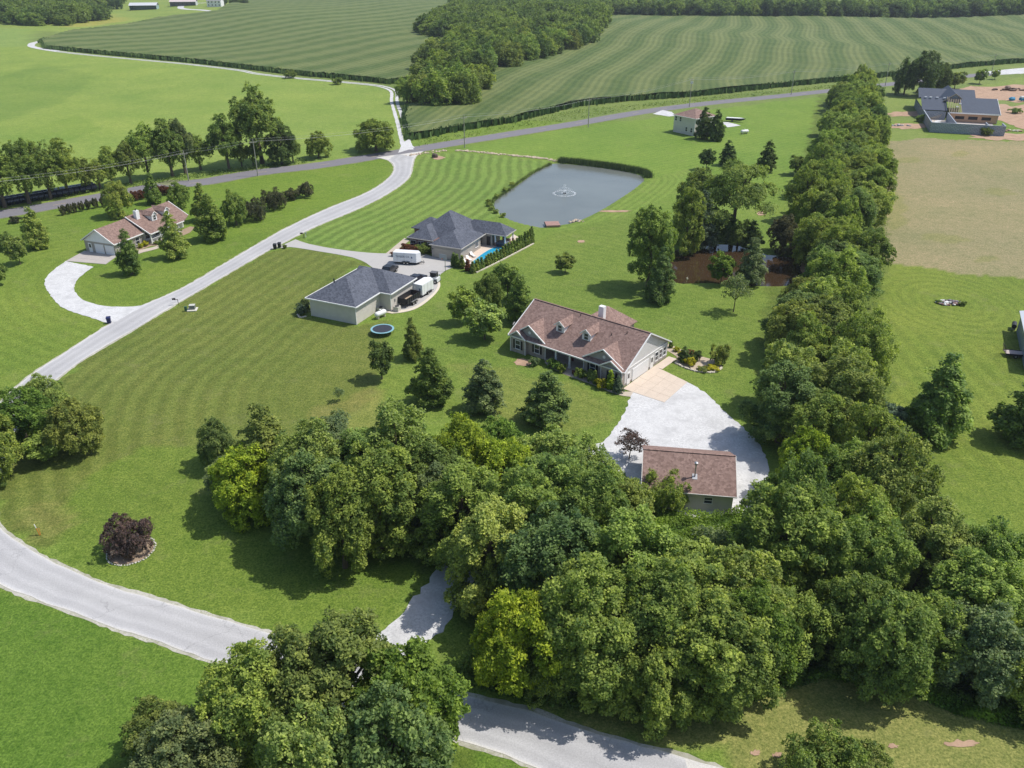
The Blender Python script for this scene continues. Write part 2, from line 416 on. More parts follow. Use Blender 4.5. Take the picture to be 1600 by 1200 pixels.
def build_ground():
    gx = axis(-165, 225, 1.25, -3200, 3200, 1.035); gy = axis(18, 335, 1.25, -400, 5200, 1.03)
    X, Y = np.meshgrid(gx, gy); P = np.stack([X.ravel(), Y.ravel()], 1)
    Z = relief(P[:, 0], P[:, 1]) - .03
    Z -= np.minimum(signed_in(P, POND) * .45, 1.6)
    Z -= np.minimum(signed_in(P, MUD) * .45, 1.6)
    n = len(P)
    col = np.tile(c8(124, 156, 70), (n, 1)); mow = np.zeros(n); amp = np.zeros(n)
    rs = np.random.RandomState(2); WOB = rs.uniform(-.55, .55, P.shape) + .7 * np.column_stack([np.sin(P[:, 1] / 2.3 + P[:, 0] / 5), np.sin(P[:, 0] / 2.7 - P[:, 1] / 6)])
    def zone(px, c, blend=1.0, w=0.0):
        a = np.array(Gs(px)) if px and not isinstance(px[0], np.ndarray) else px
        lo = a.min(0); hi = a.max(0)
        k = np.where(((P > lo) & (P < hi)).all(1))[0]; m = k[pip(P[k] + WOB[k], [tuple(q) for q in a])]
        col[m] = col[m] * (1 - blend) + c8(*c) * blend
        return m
    # broad zones, far to near
    far = P[:, 1] > 330; col[far] = c8(126, 152, 84)
    zone([(-900, 400), (-900, -30), (40, -30), (60, 40), (50, 66), (90, 80), (300, 101), (462, 122), (600, 136), (616, 150), (620, 172), (636, 232), (500, 258), (320, 280), (160, 304), (0, 332)], (140, 171, 84))
    zone([(-300, 78), (0, 74), (46, 74), (50, 64), (40, 44), (-300, 44)], (140, 172, 92))
    zone([(-100, 45), (100, 50), (200, 40), (330, 20), (420, 5), (420, -20), (-100, -20)], (142, 170, 86))
    zone([(95, 28), (170, 22), (200, 30), (150, 40), (100, 42)], (168, 172, 92), .7)
    zone([(-300, 200), (0, 120), (60, 100), (150, 118), (100, 160), (0, 190)], (122, 156, 76), .6)
    zone([(0, 215), (120, 180), (160, 200), (60, 240)], (120, 158, 70), .5)
    # lawn between highway and street (left)
    m = zone([(0, 338), (160, 312), (320, 288), (500, 262), (600, 246), (616, 258), (575, 300), (450, 355), (300, 442), (222, 478), (147, 475), (117, 450), (140, 400), (60, 400), (-60, 400)], (118, 152, 62))
    hw = pdist(P[m], HWY_C); mow[m] = hw / 2.1; amp[m] = .04
    m = zone([(225, 476), (175, 478), (145, 473), (118, 452), (140, 424), (190, 405), (300, 380), (400, 360), (575, 300), (450, 355), (300, 442)], (116, 148, 62))
    mow[m] = pdist(P[m], GLOOP) / 2.2; amp[m] = .045
    m = zone([(-160, 360), (0, 345), (110, 328), (130, 390), (100, 408), (70, 440), (85, 470), (135, 494), (172, 506), (102, 550), (0, 632), (-120, 700)], (122, 152, 66))
    mow[m] = pdist(P[m], GLOOP) / 2.6; amp[m] = .06
    # striped lawn beside the pond
    m = zone([(662, 238), (700, 238), (760, 240), (860, 252), (845, 262), (805, 290), (768, 322), (782, 336), (640, 372), (620, 392), (575, 395), (482, 381), (470, 362), (560, 326), (610, 300), (640, 278), (646, 258)], (122, 156, 76))
    line = smoothline(Gs([(420, 392), (495, 353), (560, 326), (610, 300), (638, 278), (646, 258), (655, 244)]), 2)
    mow[m] = pdist(P[m], line) / 3.1; amp[m] = .20
    # big lawn with the turn
    m = zone([(445, 386), (500, 393), (572, 412), (520, 440), (480, 490), (560, 512), (600, 500), (620, 560), (560, 640), (500, 700), (330, 760), (240, 820), (60, 860), (0, 826), (-10, 770), (6, 722), (62, 618), (147, 551), (275, 475), (400, 402)], (115, 135, 66))
    mow[m] = pdist(P[m], ST_Rs[40:]) / 2.9; d = pdist(P[m], ST_Rs[40:]); amp[m] = .12 * np.clip(1.35 - np.maximum(d - 22, 0) / 16, 0, 1)
    m = zone([(200, 700), (330, 700), (460, 800), (620, 860), (660, 900), (600, 970), (430, 985), (240, 930), (100, 870), (90, 800)], (114, 146, 60), .8); amp[m] *= .35
    zone([(480, 640), (580, 610), (700, 630), (640, 660), (540, 690)], (146, 150, 88), .55)
    zone([(20, 790), (90, 780), (110, 830), (40, 860)], (140, 148, 84), .5)
    # lawn round the brown brick house
    m = zone([(640, 490), (690, 460), (790, 400), (880, 360), (1010, 330), (980, 420), (1060, 445), (1230, 452), (1180, 560), (1160, 640), (1100, 600), (980, 640), (940, 690), (700, 660), (600, 640), (600, 520)], (120, 150, 68))
    mow[m] = (P[m, 0] * .55 + P[m, 1] * .83) / 2.4; amp[m] = .045
    zone([(700, 560), (900, 600), (960, 650), (900, 680), (760, 650)], (136, 150, 80), .5)
    # lawn between highway and pond
    m = zone([(700, 236), (800, 216), (900, 200), (1050, 180), (1200, 160), (1295, 150), (1290, 240), (1240, 300), (1050, 290), (1015, 275), (935, 259), (870, 250)], (124, 160, 70))
    mow[m] = pdist(P[m], HWY_C) / 2.3; amp[m] = .065
    m = zone([(1012, 280), (1080, 262), (1060, 300), (1000, 330), (880, 362), (850, 358), (935, 334)], (128, 160, 74)); mow[m] = pdist(P[m], POND) / 1.9; amp[m] = .12
    # right hand lawns
    m = zone([(1372, 404), (1425, 416), (1500, 425), (1600, 437), (1900, 470), (1900, 900), (1600, 840), (1480, 800), (1400, 660), (1370, 520)], (124, 150, 64))
    cx, cy = G(1488, 473); dd = np.hypot(P[m, 0] - cx, (P[m, 1] - cy) * .8)
    base = P[m, 0] / 2.9 + .35 * np.sin(P[m, 1] / 14)
    mow[m] = np.where(dd < 15, dd / 2.0, base); amp[m] = .085 * (P[m, 1] > 88)
    m = zone([(1385, 200), (1440, 196), (1450, 214), (1384, 222)], (134, 160, 84))
    zone([(1384, 150), (1450, 152), (1600, 120), (1700, 115), (1700, 140), (1385, 180)], (132, 160, 84))
    zone([tuple(q) for q in []] or [(1384, 222), (1430, 216), (1500, 218), (1620, 222), (1760, 236), (1800, 445), (1600, 437), (1500, 425), (1425, 416), (1368, 404), (1374, 300)], (158, 159, 120))
    for c, rx, ry in (((1500, 240), 14, 5), ((1475, 372), 40, 7), ((1400, 330), 16, 30), ((1560, 300), 22, 6), ((1420, 250), 24, 5), ((1545, 405), 25, 5)):
        zone([(c[0] + rx * math.cos(t / 3) * (1 + .2 * math.sin(t * 1.7)), c[1] + ry * math.sin(t / 3)) for t in range(19)], (142, 152, 92), .55)
    # lawn in the near left corner, below the street
    m = zone([(-300, 905), (0, 913), (101, 952), (253, 1004), (381, 1045), (600, 1122), (780, 1176), (900, 1235), (900, 1500), (-500, 1500)], (106, 144, 58))
    # verge of dry grass at the lower right
    m = zone([(840, 1112), (1000, 1090), (1250, 1040), (1420, 1070), (1560, 1110), (1800, 1120), (1800, 1400), (1160, 1210), (1070, 1181)], (144, 158, 90))
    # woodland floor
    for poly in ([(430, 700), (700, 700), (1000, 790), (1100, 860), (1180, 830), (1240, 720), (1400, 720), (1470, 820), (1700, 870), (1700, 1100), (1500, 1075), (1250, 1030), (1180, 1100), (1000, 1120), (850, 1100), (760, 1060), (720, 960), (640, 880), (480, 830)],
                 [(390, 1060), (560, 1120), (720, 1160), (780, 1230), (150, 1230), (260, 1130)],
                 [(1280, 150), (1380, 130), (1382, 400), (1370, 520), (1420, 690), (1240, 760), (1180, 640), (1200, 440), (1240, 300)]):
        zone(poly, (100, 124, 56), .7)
    # wide soft patches of warmer grass
    warm = .5 + .5 * np.sin(P[:, 0] / 23 + 1.3 * np.sin(P[:, 1] / 31)) * np.sin(P[:, 1] / 19 + np.sin(P[:, 0] / 27))
    col *= (1 + .07 * (warm[:, None] - .5) * np.array([1.6, 1.0, .6]))
    ny, nx = X.shape; I = np.arange(ny * nx).reshape(ny, nx)
    Q = np.stack([I[:-1, :-1], I[:-1, 1:], I[1:, 1:], I[1:, :-1]], -1).reshape(-1, 4)
    m, nn = newmat('grass')
    a1 = N(nn, 'ShaderNodeAttribute', attribute_name='tone'); a2 = N(nn, 'ShaderNodeAttribute', attribute_name='mow')
    ms = N(nn, 'ShaderNodeSeparateColor'); nn.links.new(a2.outputs['Color'], ms.inputs[0])
    wob = noise(nn, .22, 3, .5)
    ad = N(nn, 'ShaderNodeMath', operation='MULTIPLY_ADD'); nn.links.new(wob, ad.inputs[0]); ad.inputs[1].default_value = .5; nn.links.new(ms.outputs[0], ad.inputs[2])
    mu = N(nn, 'ShaderNodeMath', operation='MULTIPLY'); nn.links.new(ad.outputs[0], mu.inputs[0]); mu.inputs[1].default_value = 2 * math.pi
    si = N(nn, 'ShaderNodeMath', operation='SINE'); nn.links.new(mu.outputs[0], si.inputs[0])
    sh = N(nn, 'ShaderNodeMath', operation='MULTIPLY'); nn.links.new(si.outputs[0], sh.inputs[0]); sh.inputs[1].default_value = 1.5; sh.use_clamp = False
    tn = N(nn, 'ShaderNodeMath', operation='TANH'); nn.links.new(sh.outputs[0], tn.inputs[0])
    pa = noise(nn, .5, 4, .6); pr = ramp(nn, pa, .3, .7, (.55,) * 3, (1.25,) * 3)
    am = N(nn, 'ShaderNodeMath', operation='MULTIPLY'); nn.links.new(tn.outputs[0], am.inputs[0]); nn.links.new(ms.outputs[1], am.inputs[1])
    am2 = N(nn, 'ShaderNodeMath', operation='MULTIPLY'); nn.links.new(am.outputs[0], am2.inputs[0]); nn.links.new(pr, am2.inputs[1])
    on = N(nn, 'ShaderNodeMath', operation='ADD'); nn.links.new(am2.outputs[0], on.inputs[0]); on.inputs[1].default_value = 1
    cc = N(nn, 'ShaderNodeVectorMath', operation='SCALE'); nn.links.new(a1.outputs['Color'], cc.inputs[0]); nn.links.new(on.outputs[0], cc.inputs['Scale'])
    f1 = noise(nn, .045, 5, .6); f2 = noise(nn, .45, 6, .75); f3 = noise(nn, 4.5, 5, .75)
    c = mix(nn, 1.0, cc.outputs[0], ramp(nn, f1, .3, .72, (.86, .92, .84), (1.16, 1.08, 1.1)), 'MULTIPLY')
    c = mix(nn, 1.0, c, ramp(nn, f2, .3, .7, (.80, .86, .78), (1.22, 1.15, 1.2)), 'MULTIPLY')
    f5 = noise(nn, 1.9, 5, .7)
    c = mix(nn, 1.0, c, ramp(nn, f5, .36, .64, (.78, .84, .74), (1.24, 1.17, 1.2)), 'MULTIPLY')
    c = mix(nn, 1.0, c, ramp(nn, f3, .36, .64, (.56, .64, .54), (1.44, 1.36, 1.38)), 'MULTIPLY')
    f4 = noise(nn, .17, 6, .75)
    c = mix(nn, ramp(nn, f4, .56, .74, (0, 0, 0), (.42,) * 3), c, (.215, .21, .09))
    f6 = noise(nn, .26, 5, .7, None, (1, 1, 1, .8))
    c = mix(nn, ramp(nn, f6, .6, .76, (0, 0, 0), (.4,) * 3), c, (.085, .15, .035))
    finish(m, nn, c, .85, .12, f3, .9, .12)
    me = npmesh('ground', np.column_stack([P, Z]), Q, m, np.column_stack([col, np.ones(n)]))
    b = me.color_attributes.new('mow', 'FLOAT_COLOR', 'POINT')
    b.data.foreach_set('color', np.column_stack([mow, amp, np.zeros(n), np.ones(n)]).astype(np.float32).ravel())
    o = bpy.data.objects.new('ground', me); link(o); tag(o, kind='structure')
build_ground()
# ------------------------------------------------------------------ roads and pads
M_ST = asphalt('street_chip', (.46, .455, .46), (.345, .34, .345))
M_HW = asphalt('highway_asphalt', (.225, .215, .235), (.16, .155, .17))
M_GR = gravelm('white_gravel', (.67, .67, .67), (.42, .42, .425), (.32, .32, .25), .42)
M_SH = gravelm('shoulder_gravel', (.26, .26, .16), (.16, .19, .09), (.12, .17, .05), .9)
M_CO = asphalt('drive_concrete', (.47, .455, .435), (.38, .37, .355))
M_PK = paint('warm_concrete', (.58, .49, .405), .10, .8, .85, .2, False)
M_TN = paint('tan_concrete', (.47, .41, .34), .12, 1, .9, .2, False)
M_DT = gravelm('bare_dirt', (.50, .34, .24), (.33, .22, .15), (.22, .22, .11), .6)
sheet('highway_shoulder', ribbon(HWY_C, 4.3, 4.3), -.012, M_SH, 1.6, .45)
sheet('highway', ribbon(HWY_C, 3.7, 3.7), .012, M_HW, 4, .05)
def dashes():
    mb = MB(); step = 4
    L = HWY_C
    acc = 0
    for i in range(len(L) - 1):
        if i % 4 in (0,) and i > 2:
            d = (Vector(L[i + 1]) - Vector(L[i])).normalized(); nn = Vector((-d.y, d.x)) * .09; a = Vector(L[i]); b = a + d * 3.2
            z = lambda p: float(relief(p.x, p.y)) + .022
            q = [a - nn, b - nn, b + nn, a + nn]
            mb.add([(p.x, p.y, z(p)) for p in q], [(0, 1, 2, 3)])
    o = mb.build('centre_line_marking', paint('faded_yellow', (.5, .38, .2), .2, 2)); tag(o, kind='structure')
dashes()
sheet('street_shoulder', [tuple(Vector(a) + (Vector(a) - Vector(b)).normalized() * .38) for a, b in zip(ST_Ls, [min(ST_Rs, key=lambda q, p=p: math.dist(p, q)) for p in ST_Ls])] +
      [tuple(Vector(a) + (Vector(a) - Vector(b)).normalized() * .38) for a, b in zip(ST_Rs, [min(ST_Ls, key=lambda q, p=p: math.dist(p, q)) for p in ST_Rs])][::-1], -.012,
      gravelm('street_edge', (.55, .53, .48), (.28, .28, .18), (.12, .16, .06), .6), .7, .14)
def street_material():
    m, n = newmat('street_chipseal')
    at = N(n, 'ShaderNodeAttribute', attribute_name='across'); sx = N(n, 'ShaderNodeSeparateColor'); n.links.new(at.outputs['Color'], sx.inputs[0])
    f = noise(n, 7.0, 6, .75); g = noise(n, .10, 5, .6); h = noise(n, .7, 6, .7); wob = noise(n, .25, 4, .6)
    ad = N(n, 'ShaderNodeMath', operation='MULTIPLY_ADD'); n.links.new(wob, ad.inputs[0]); ad.inputs[1].default_value = .12; n.links.new(sx.outputs[0], ad.inputs[2])
    su = N(n, 'ShaderNodeMath', operation='SUBTRACT'); n.links.new(ad.outputs[0], su.inputs[0]); su.inputs[1].default_value = .06
    r = n.nodes.new('ShaderNodeValToRGB'); n.links.new(su.outputs[0], r.inputs[0]); e = r.color_ramp.elements
    e[0].position = 0; e[0].color = (.60, .58, .54, 1); e[1].position = 1; e[1].color = (.58, .56, .52, 1)
    for p, c in ((.05, .50), (.11, .425), (.22, .40), (.30, .452), (.40, .415), (.5, .385), (.60, .415), (.70, .452), (.80, .405), (.90, .43), (.955, .50)):
        k = e.new(p); k.color = (c, c * .99, c, 1)
    c = mix(n, 1.0, r.outputs[0], ramp(n, f, .35, .65, (.84, .84, .84), (1.14, 1.14, 1.14)), 'MULTIPLY')
    c = mix(n, 1.0, c, ramp(n, g, .3, .7, (.90, .90, .91), (1.07, 1.07, 1.06)), 'MULTIPLY')
    c = mix(n, ramp(n, h, .62, .74, (0, 0, 0), (.35,) * 3), c, (.32, .32, .325))
    v = N(n, 'ShaderNodeTexVoronoi', feature='DISTANCE_TO_EDGE'); v.inputs['Scale'].default_value = .09
    nz = N(n, 'ShaderNodeTexNoise'); nz.inputs['Scale'].default_value = .35; nz.inputs['Detail'].default_value = 4; n.links.new(geo_pos(n), nz.inputs['Vector'])
    va = N(n, 'ShaderNodeVectorMath', operation='MULTIPLY_ADD'); n.links.new(nz.outputs['Color'], va.inputs[0]); va.inputs[1].default_value = (5, 5, 0); n.links.new(geo_pos(n), va.inputs[2]); n.links.new(va.outputs[0], v.inputs['Vector'])
    c = mix(n, ramp(n, v.outputs['Distance'], .0, .005, (.45,) * 3, (0, 0, 0)), c, (.2, .2, .2))
    finish(m, n, c, .9, .2, f, .35, .02)
    return m
st = sheet('street', STREET, .016, street_material(), 1.2, .10)
def across():
    n = len(st.data.vertices); co = np.empty(n * 3, np.float32); st.data.vertices.foreach_get('co', co); P = co.reshape(-1, 3)[:, :2].astype(float)
    a = (pdist(P, ST_Rs) < pdist(P, ST_Ls)).astype(float)
    at = st.data.color_attributes.new('across', 'FLOAT_COLOR', 'POINT'); at.data.foreach_set('color', np.column_stack([a, a, a, np.ones(n)]).astype(np.float32).ravel())
across()
sheet('driveway', DRIVE1, .022, M_CO, 1.5, .04)
sheet('gravel_driveway', GLOOP, .024, M_GR, .8, .12)
sheet('gravel_parking_pad', GPAD, .010, M_GR, .6, .16)
sheet('shaded_gravel_driveway', SDRIVE, .004, M_GR, .8, .25)
def lane_mesh():
    for k, (o0, o1) in enumerate(((.5, 1.9), (-1.9, -.5))):
        sheet('farm_lane_wheel_track', ribbon(LANE, o1, -o0), .03, M_GR, 1.6, .12, seed=k)
lane_mesh()
sheet('farm_lane_mouth', Gs([(622, 239), (629, 222), (637, 219), (648, 231)]), .035, M_GR, 1, .1)
sheet('farm_lane_bend', ribbon(smoothline(Gs([(86, 62), (62, 65), (49, 69), (54, 74), (90, 80)]), 3), 2.2), .034, M_GR, 2, .2)
# concrete slabs you can tell apart
def slabs(name, corners, nu, nv, z, th, mat, gap=.026, parent_label=None):
    """a pad laid in nu x nv slabs between four world corners"""
    a, b, c, d = [Vector(p) for p in corners]
    root = empty(name, (*((a + b + c + d) / 4), 0)); tag(root, kind='structure')
    cen = (a + b + c + d) / 4
    for i in range(nu):
        for j in range(nv):
            def q(u, v): return (a * (1 - u) + b * u) * (1 - v) + (d * (1 - u) + c * u) * v
            us, vs = i / nu, j / nv; ue, ve = (i + 1) / nu, (j + 1) / nv
            gu = gap / 2 / (b - a).length; gv = gap / 2 / (d - a).length
            P = [q(us + gu, vs + gv) - cen, q(ue - gu, vs + gv) - cen, q(ue - gu, ve - gv) - cen, q(us + gu, ve - gv) - cen]
            MB().prism([tuple(p) for p in P], z - th, z + rnd.uniform(-.006, .006), 0).build('slab', mat, root)
    return root
A0 = G(980, 602); A1 = G(1021, 569)
slabs('concrete_apron', [(16.95, 111.25), G(1038, 629), G(1074, 597), (22.95, 119.0)], 4, 4, .05, .12, M_PK)
sheet('house_path', smoothline(Gs([(851, 566), (858, 574), (890, 588), (930, 603), (962, 616), (985, 620)]), 1) + smoothline(Gs([(990, 612), (972, 612), (942, 598), (905, 582), (872, 567), (858, 562)]), 1), .03, M_TN, 1, .03)
sheet('side_path', [(22.85, 118.85), (24.1, 117.9), (27.1, 121.6), (25.85, 122.55)], .03, M_PK, 1)
slabs('garage_apron', LPAD[:2] + [LPAD[4], LPAD[7]], 3, 3, .05, .12, paint('grey_concrete', (.42, .385, .36), .1, .6, .9, .2, False))
sheet('left_house_path', smoothline(Gs([(205, 401), (225, 394), (245, 389), (262, 380)]), 1) + smoothline(Gs([(262, 377), (243, 385), (222, 390), (200, 396)]), 1), .03, M_TN, 1)
sheet('front_garden_bed', Gs([(850, 562), (872, 566), (905, 580), (942, 596), (972, 611), (975, 606), (945, 590), (920, 577), (880, 562), (856, 557)]), .012, paint('bed_mulch', (.33, .25, .18), .25, 3, .95, .1, False), 1)
sheet('pool_house_path', Gs([(603, 396), (612, 397), (640, 376), (632, 372)]), .03, M_TN, 1)
sheet('concrete_edge_walk', smoothline(Gs([(598, 487), (612, 490), (640, 486), (660, 477), (680, 460), (688, 447), (686, 437)]), 1) + smoothline(Gs([(684, 439), (684, 447), (677, 458), (657, 474), (638, 483), (612, 486), (597, 483)]), 1), .034, paint('edge_concrete', (.6, .54, .44), .08, 1, .9), 1)
# dirt patches
def patch(name, cx, cy, rx, ry, z, mat, seed=1, n=22, rag=.22):
    q = random.Random(seed); pts = [(cx + rx * math.cos(2 * math.pi * i / n) * (1 + q.uniform(-rag, rag)), cy + ry * math.sin(2 * math.pi * i / n) * (1 + q.uniform(-rag, rag))) for i in range(n)]
    return sheet(name, smoothline(Gs(pts), 1.2, True), z, mat, .8, .1, seed=seed, kind='structure')
for i, (cx, cy, rx, ry, n_) in enumerate(((820, 566, 16, 5.5, 'bare_dirt_patch'), (908, 377, 6, 2.2, 'bare_dirt_patch'), (1500, 1162, 26, 5, 'bare_dirt_patch'), (1395, 1166, 8, 3, 'bare_dirt_patch'),
                                          (1180, 1176, 8, 4, 'bare_dirt_patch'), (1215, 1180, 9, 3, 'bare_dirt_patch'), (1257, 418, 6, 12, 'bare_dirt_patch'), (1190, 333, 7, 4, 'bare_dirt_patch'), (960, 330, 26, 1.6, 'worn_ground_strip'))):
    patch(n_, cx, cy, rx, ry, .006 + i * .001, M_DT, i)
for i, (cx, cy, rx, ry) in enumerate(((1560, 145, 95, 13), (1420, 178, 36, 4.5), (1590, 178, 75, 14), (1420, 197, 30, 5), (1580, 214, 60, 5), (1660, 195, 70, 18))):
    patch('construction_dirt', cx, cy, rx, ry, .012 + i * .005, M_DT, 20 + i, 26, .28)
# lane and yard at the far farm
sheet('far_farm_lane', ribbon(smoothline(Gs([(350, 20), (318, 16), (288, 14), (282, 11), (290, 7), (320, 4.5), (350, 4)]), 6), 3.2), .05, M_GR, 6, .3)
sheet('far_house_driveway', Gs([(1020, 178), (1035, 172), (1050, 175), (1056, 181), (1046, 182)]), .03, M_GR, 2, .2)
sheet('far_house_back_drive', Gs([(1128, 191), (1137, 191), (1158, 196), (1137, 199)]), .03, M_GR, 2, .2)
sheet('right_road_widening', Gs([(1530, 113), (1600, 106), (1700, 99), (1700, 108), (1600, 115), (1560, 117)]), .03, M_GR, 2, .3)
# ------------------------------------------------------------------ water
def watermat(name, col, rough=.06, bstr=.25, sc=1.6):
    m, n = newmat(name)
    f = noise(n, sc, 4, .6); g = noise(n, .05, 4, .5); h = noise(n, .4, 6, .7)
    c = ramp(n, g, .3, .7, tuple(a * .85 for a in col), tuple(a * 1.15 for a in col))
    finish(m, n, c, rough, .5, f, bstr, .05)
    return m
M_W1 = watermat('pond_water', (.150, .165, .150), .12, .5)
M_W2 = watermat('muddy_water', (.048, .030, .016), .06, .12)
def water(name, poly, mat, z):
    c = Vector((sum(p[0] for p in poly) / len(poly), sum(p[1] for p in poly) / len(poly)))
    big = [tuple(c + (Vector(p) - c) * 1.0) for p in poly]
    return sheet(name, big, z, mat, 3)
water('pond_water', POND, M_W1, -.22)
water('brown_pond_water', MUD, M_W2, -.25)
# ------------------------------------------------------------------ corn
def corn_material(name, vec_scale, strips):
    m, n = newmat(name)
    pos = geo_pos(n)
    wz = noise(n, .0065, 3, .5)
    # contour strips: warped distance
    mp = N(n, 'ShaderNodeMapping'); mp.inputs['Rotation'].default_value = (0, 0, strips[0]); n.links.new(pos, mp.inputs[0])
    w = N(n, 'ShaderNodeTexWave', wave_type='BANDS', bands_direction='Y', wave_profile='SIN'); w.inputs['Scale'].default_value = strips[1]
    w.inputs['Distortion'].default_value = strips[2]; w.inputs['Detail'].default_value = 1.0; w.inputs['Detail Scale'].default_value = strips[3]; w.inputs['Detail Roughness'].default_value = .4
    n.links.new(mp.outputs[0], w.inputs['Vector'])
    jn = noise(n, .02, 4, .6); jm = N(n, 'ShaderNodeMath', operation='MULTIPLY_ADD'); n.links.new(jn, jm.inputs[0]); jm.inputs[1].default_value = 1.3; jm.inputs[2].default_value = -.65
    ja = N(n, 'ShaderNodeMath', operation='ADD'); n.links.new(jm.outputs[0], ja.inputs[0]); n.links.new(w.outputs['Fac'], ja.inputs[1])
    c = ramp(n, ja.outputs[0], .1, .9, (.086, .132, .036), (.146, .182, .062))
    w2 = N(n, 'ShaderNodeTexWave', wave_type='BANDS', bands_direction='Y'); w2.inputs['Scale'].default_value = strips[1] * 6; w2.inputs['Distortion'].default_value = strips[2] * 6
    w2.inputs['Detail'].default_value = 1; w2.inputs['Detail Scale'].default_value = strips[3] / 6; n.links.new(mp.outputs[0], w2.inputs['Vector'])
    c = mix(n, 1.0, c, ramp(n, w2.outputs['Fac'], .1, .9, (.82, .88, .84), (1.18, 1.12, 1.1)), 'MULTIPLY')
    f = noise(n, 1.2, 6, .8); g = noise(n, .03, 4, .6)
    c = mix(n, 1.0, c, ramp(n, f, .3, .7, (.68, .74, .68), (1.34, 1.26, 1.3)), 'MULTIPLY')
    c = mix(n, ramp(n, g, .5, .75, (0, 0, 0), (.5,) * 3), c, (.14, .17, .062))
    finish(m, n, c, .8, .2, f, .9, .6)
    return m
def corn(name, poly, mat, label):
    def zf(x, y):
        return .22 * np.sin(x * 1.7 + y * .9) + .2 * np.sin(x * .55 - y * .7)
    inner = [p for p in poly]
    o = sheet(name, inner, 2.35, mat, 3, .35, grid=9.0, kind='stuff', zf=zf)
    # outer stalks as upright crossed blades round the edge
    q = random.Random(5); V = []; F = []; D = densify(poly, .55)
    for i, p in enumerate(D):
        a = D[(i + 1) % len(D)]
        if p[1] > 620: continue
        for r_ in range(3):
            x = p[0] + q.gauss(0, .9); y = p[1] + q.gauss(0, .9); z = float(relief(x, y)); h = q.uniform(1.6, 2.8); t = q.uniform(0, 3.14); w = q.uniform(.25, .5)
            dx, dy = math.cos(t) * w, math.sin(t) * w; k = len(V)
            V += [(x - dx, y - dy, z), (x + dx, y + dy, z), (x + dx * 1.3 + q.uniform(-.2, .2), y + dy * 1.3, z + h * .8), (x + q.uniform(-.2, .2), y, z + h), (x - dx * 1.3, y - dy * 1.3 + q.uniform(-.2, .2), z + h * .75)]
            F.append((k, k + 1, k + 2, k + 3, k + 4))
    me = bpy.data.meshes.new('stalks'); me.from_pydata(V, [], F); me.materials.append(paint('corn_leaf', (.10, .165, .045), .3, .8, .6, .3, False))
    s = bpy.data.objects.new('stalks', me); link(s, o); s['kind'] = 'stuff'
    tag(o, label, 'cornfield')
    return o
corn('corn_field', CORN_A, corn_material('corn_far', 1, (R(116), .0125, 2.6, .35)), 'tall green corn field left of the wood, curved farm lane along its edge')
corn('corn_field', CORN_B, corn_material('corn_right', 1, (R(106), .0150, 5.0, .36)), 'wide contour planted corn field between the highway and the far wood')
# ------------------------------------------------------------------ trees
def leaf_cloud(name, lobes, nleaf, size, seed, clump_r=.55, per=34, spread=.9, flat=.55, core=None, droop=0.0):
    """lobes: (centre, radii). Leaves hang in sprays on the lobes' surfaces, each leaf a folded rhombus"""
    q = np.random.RandomState(seed)
    ncl = max(6, int(nleaf / per))
    C = np.array([l[0] for l in lobes], float); Rr = np.array([l[1] for l in lobes], float)
    wts = (Rr[:, 0] * Rr[:, 1] + Rr[:, 0] * Rr[:, 2]); wts /= wts.sum()
    li = q.choice(len(lobes), ncl, p=wts)
    d = q.normal(size=(ncl, 3)); d[:, 2] += .25; d /= np.linalg.norm(d, axis=1)[:, None]
    rad = q.uniform(.7, 1.08, ncl) + (q.rand(ncl) < .12) * q.uniform(.05, .4, ncl)
    cc = C[li] + d * Rr[li] * rad[:, None]
    # drop clumps buried deep inside other lobes
    deep = np.zeros(ncl, bool)
    for c, r in zip(C, Rr): deep |= (((cc - c) / r) ** 2).sum(1) < .38
    keep = ~deep | (q.rand(ncl) < .12); cc = cc[keep]; d = d[keep]; ncl = len(cc)
    cen = C.mean(0); out = cc - cen; out[:, 2] *= .8; out /= np.linalg.norm(out, axis=1)[:, None] + 1e-6
    ax = out * .5 + d * .5 + np.array([0, 0, .75]); ax /= np.linalg.norm(ax, axis=1)[:, None]
    cr = clump_r * q.uniform(.6, 1.45, ncl); ctone = q.rand(ncl)
    idx = np.repeat(np.arange(ncl), per); n = len(idx)
    e = q.normal(size=(n, 3)); e /= np.linalg.norm(e, axis=1)[:, None]; e *= (q.rand(n) ** .45)[:, None]
    a = ax[idx]; along = (e * a).sum(1)[:, None]
    e = e - a * along * (1 - flat)
    side2 = (e ** 2).sum(1) - (along[:, 0] * flat) ** 2
    pos = cc[idx] + e * cr[idx][:, None] - a * (np.maximum(side2, 0)[:, None] * .35 * cr[idx][:, None])
    pos[:, 2] -= droop * q.rand(n)
    nrm = a * .8 + np.array([.06, 0, .45]) + q.normal(size=(n, 3)) * spread * .8; nrm /= np.linalg.norm(nrm, axis=1)[:, None]
    t = np.cross(nrm, q.normal(size=(n, 3))); t /= np.linalg.norm(t, axis=1)[:, None]
    b = np.cross(nrm, t)
    s = size * q.uniform(.65, 1.35, n)[:, None]
    v = np.stack([pos - t * s * .6, pos + b * s * .38 - nrm * s * .1, pos + t * s * .6, pos - b * s * .38 - nrm * s * .1], 1).reshape(-1, 3)
    v[:, 2] = np.maximum(v[:, 2], .05)
    tone = np.ones((n, 4)); tone[:, 0] = ctone[idx]; tone[:, 1] = q.rand(n)
    tone = np.repeat(tone, 4, 0)
    return npmesh(name, v, np.arange(n * 4).reshape(n, 4), LEAF, tone)
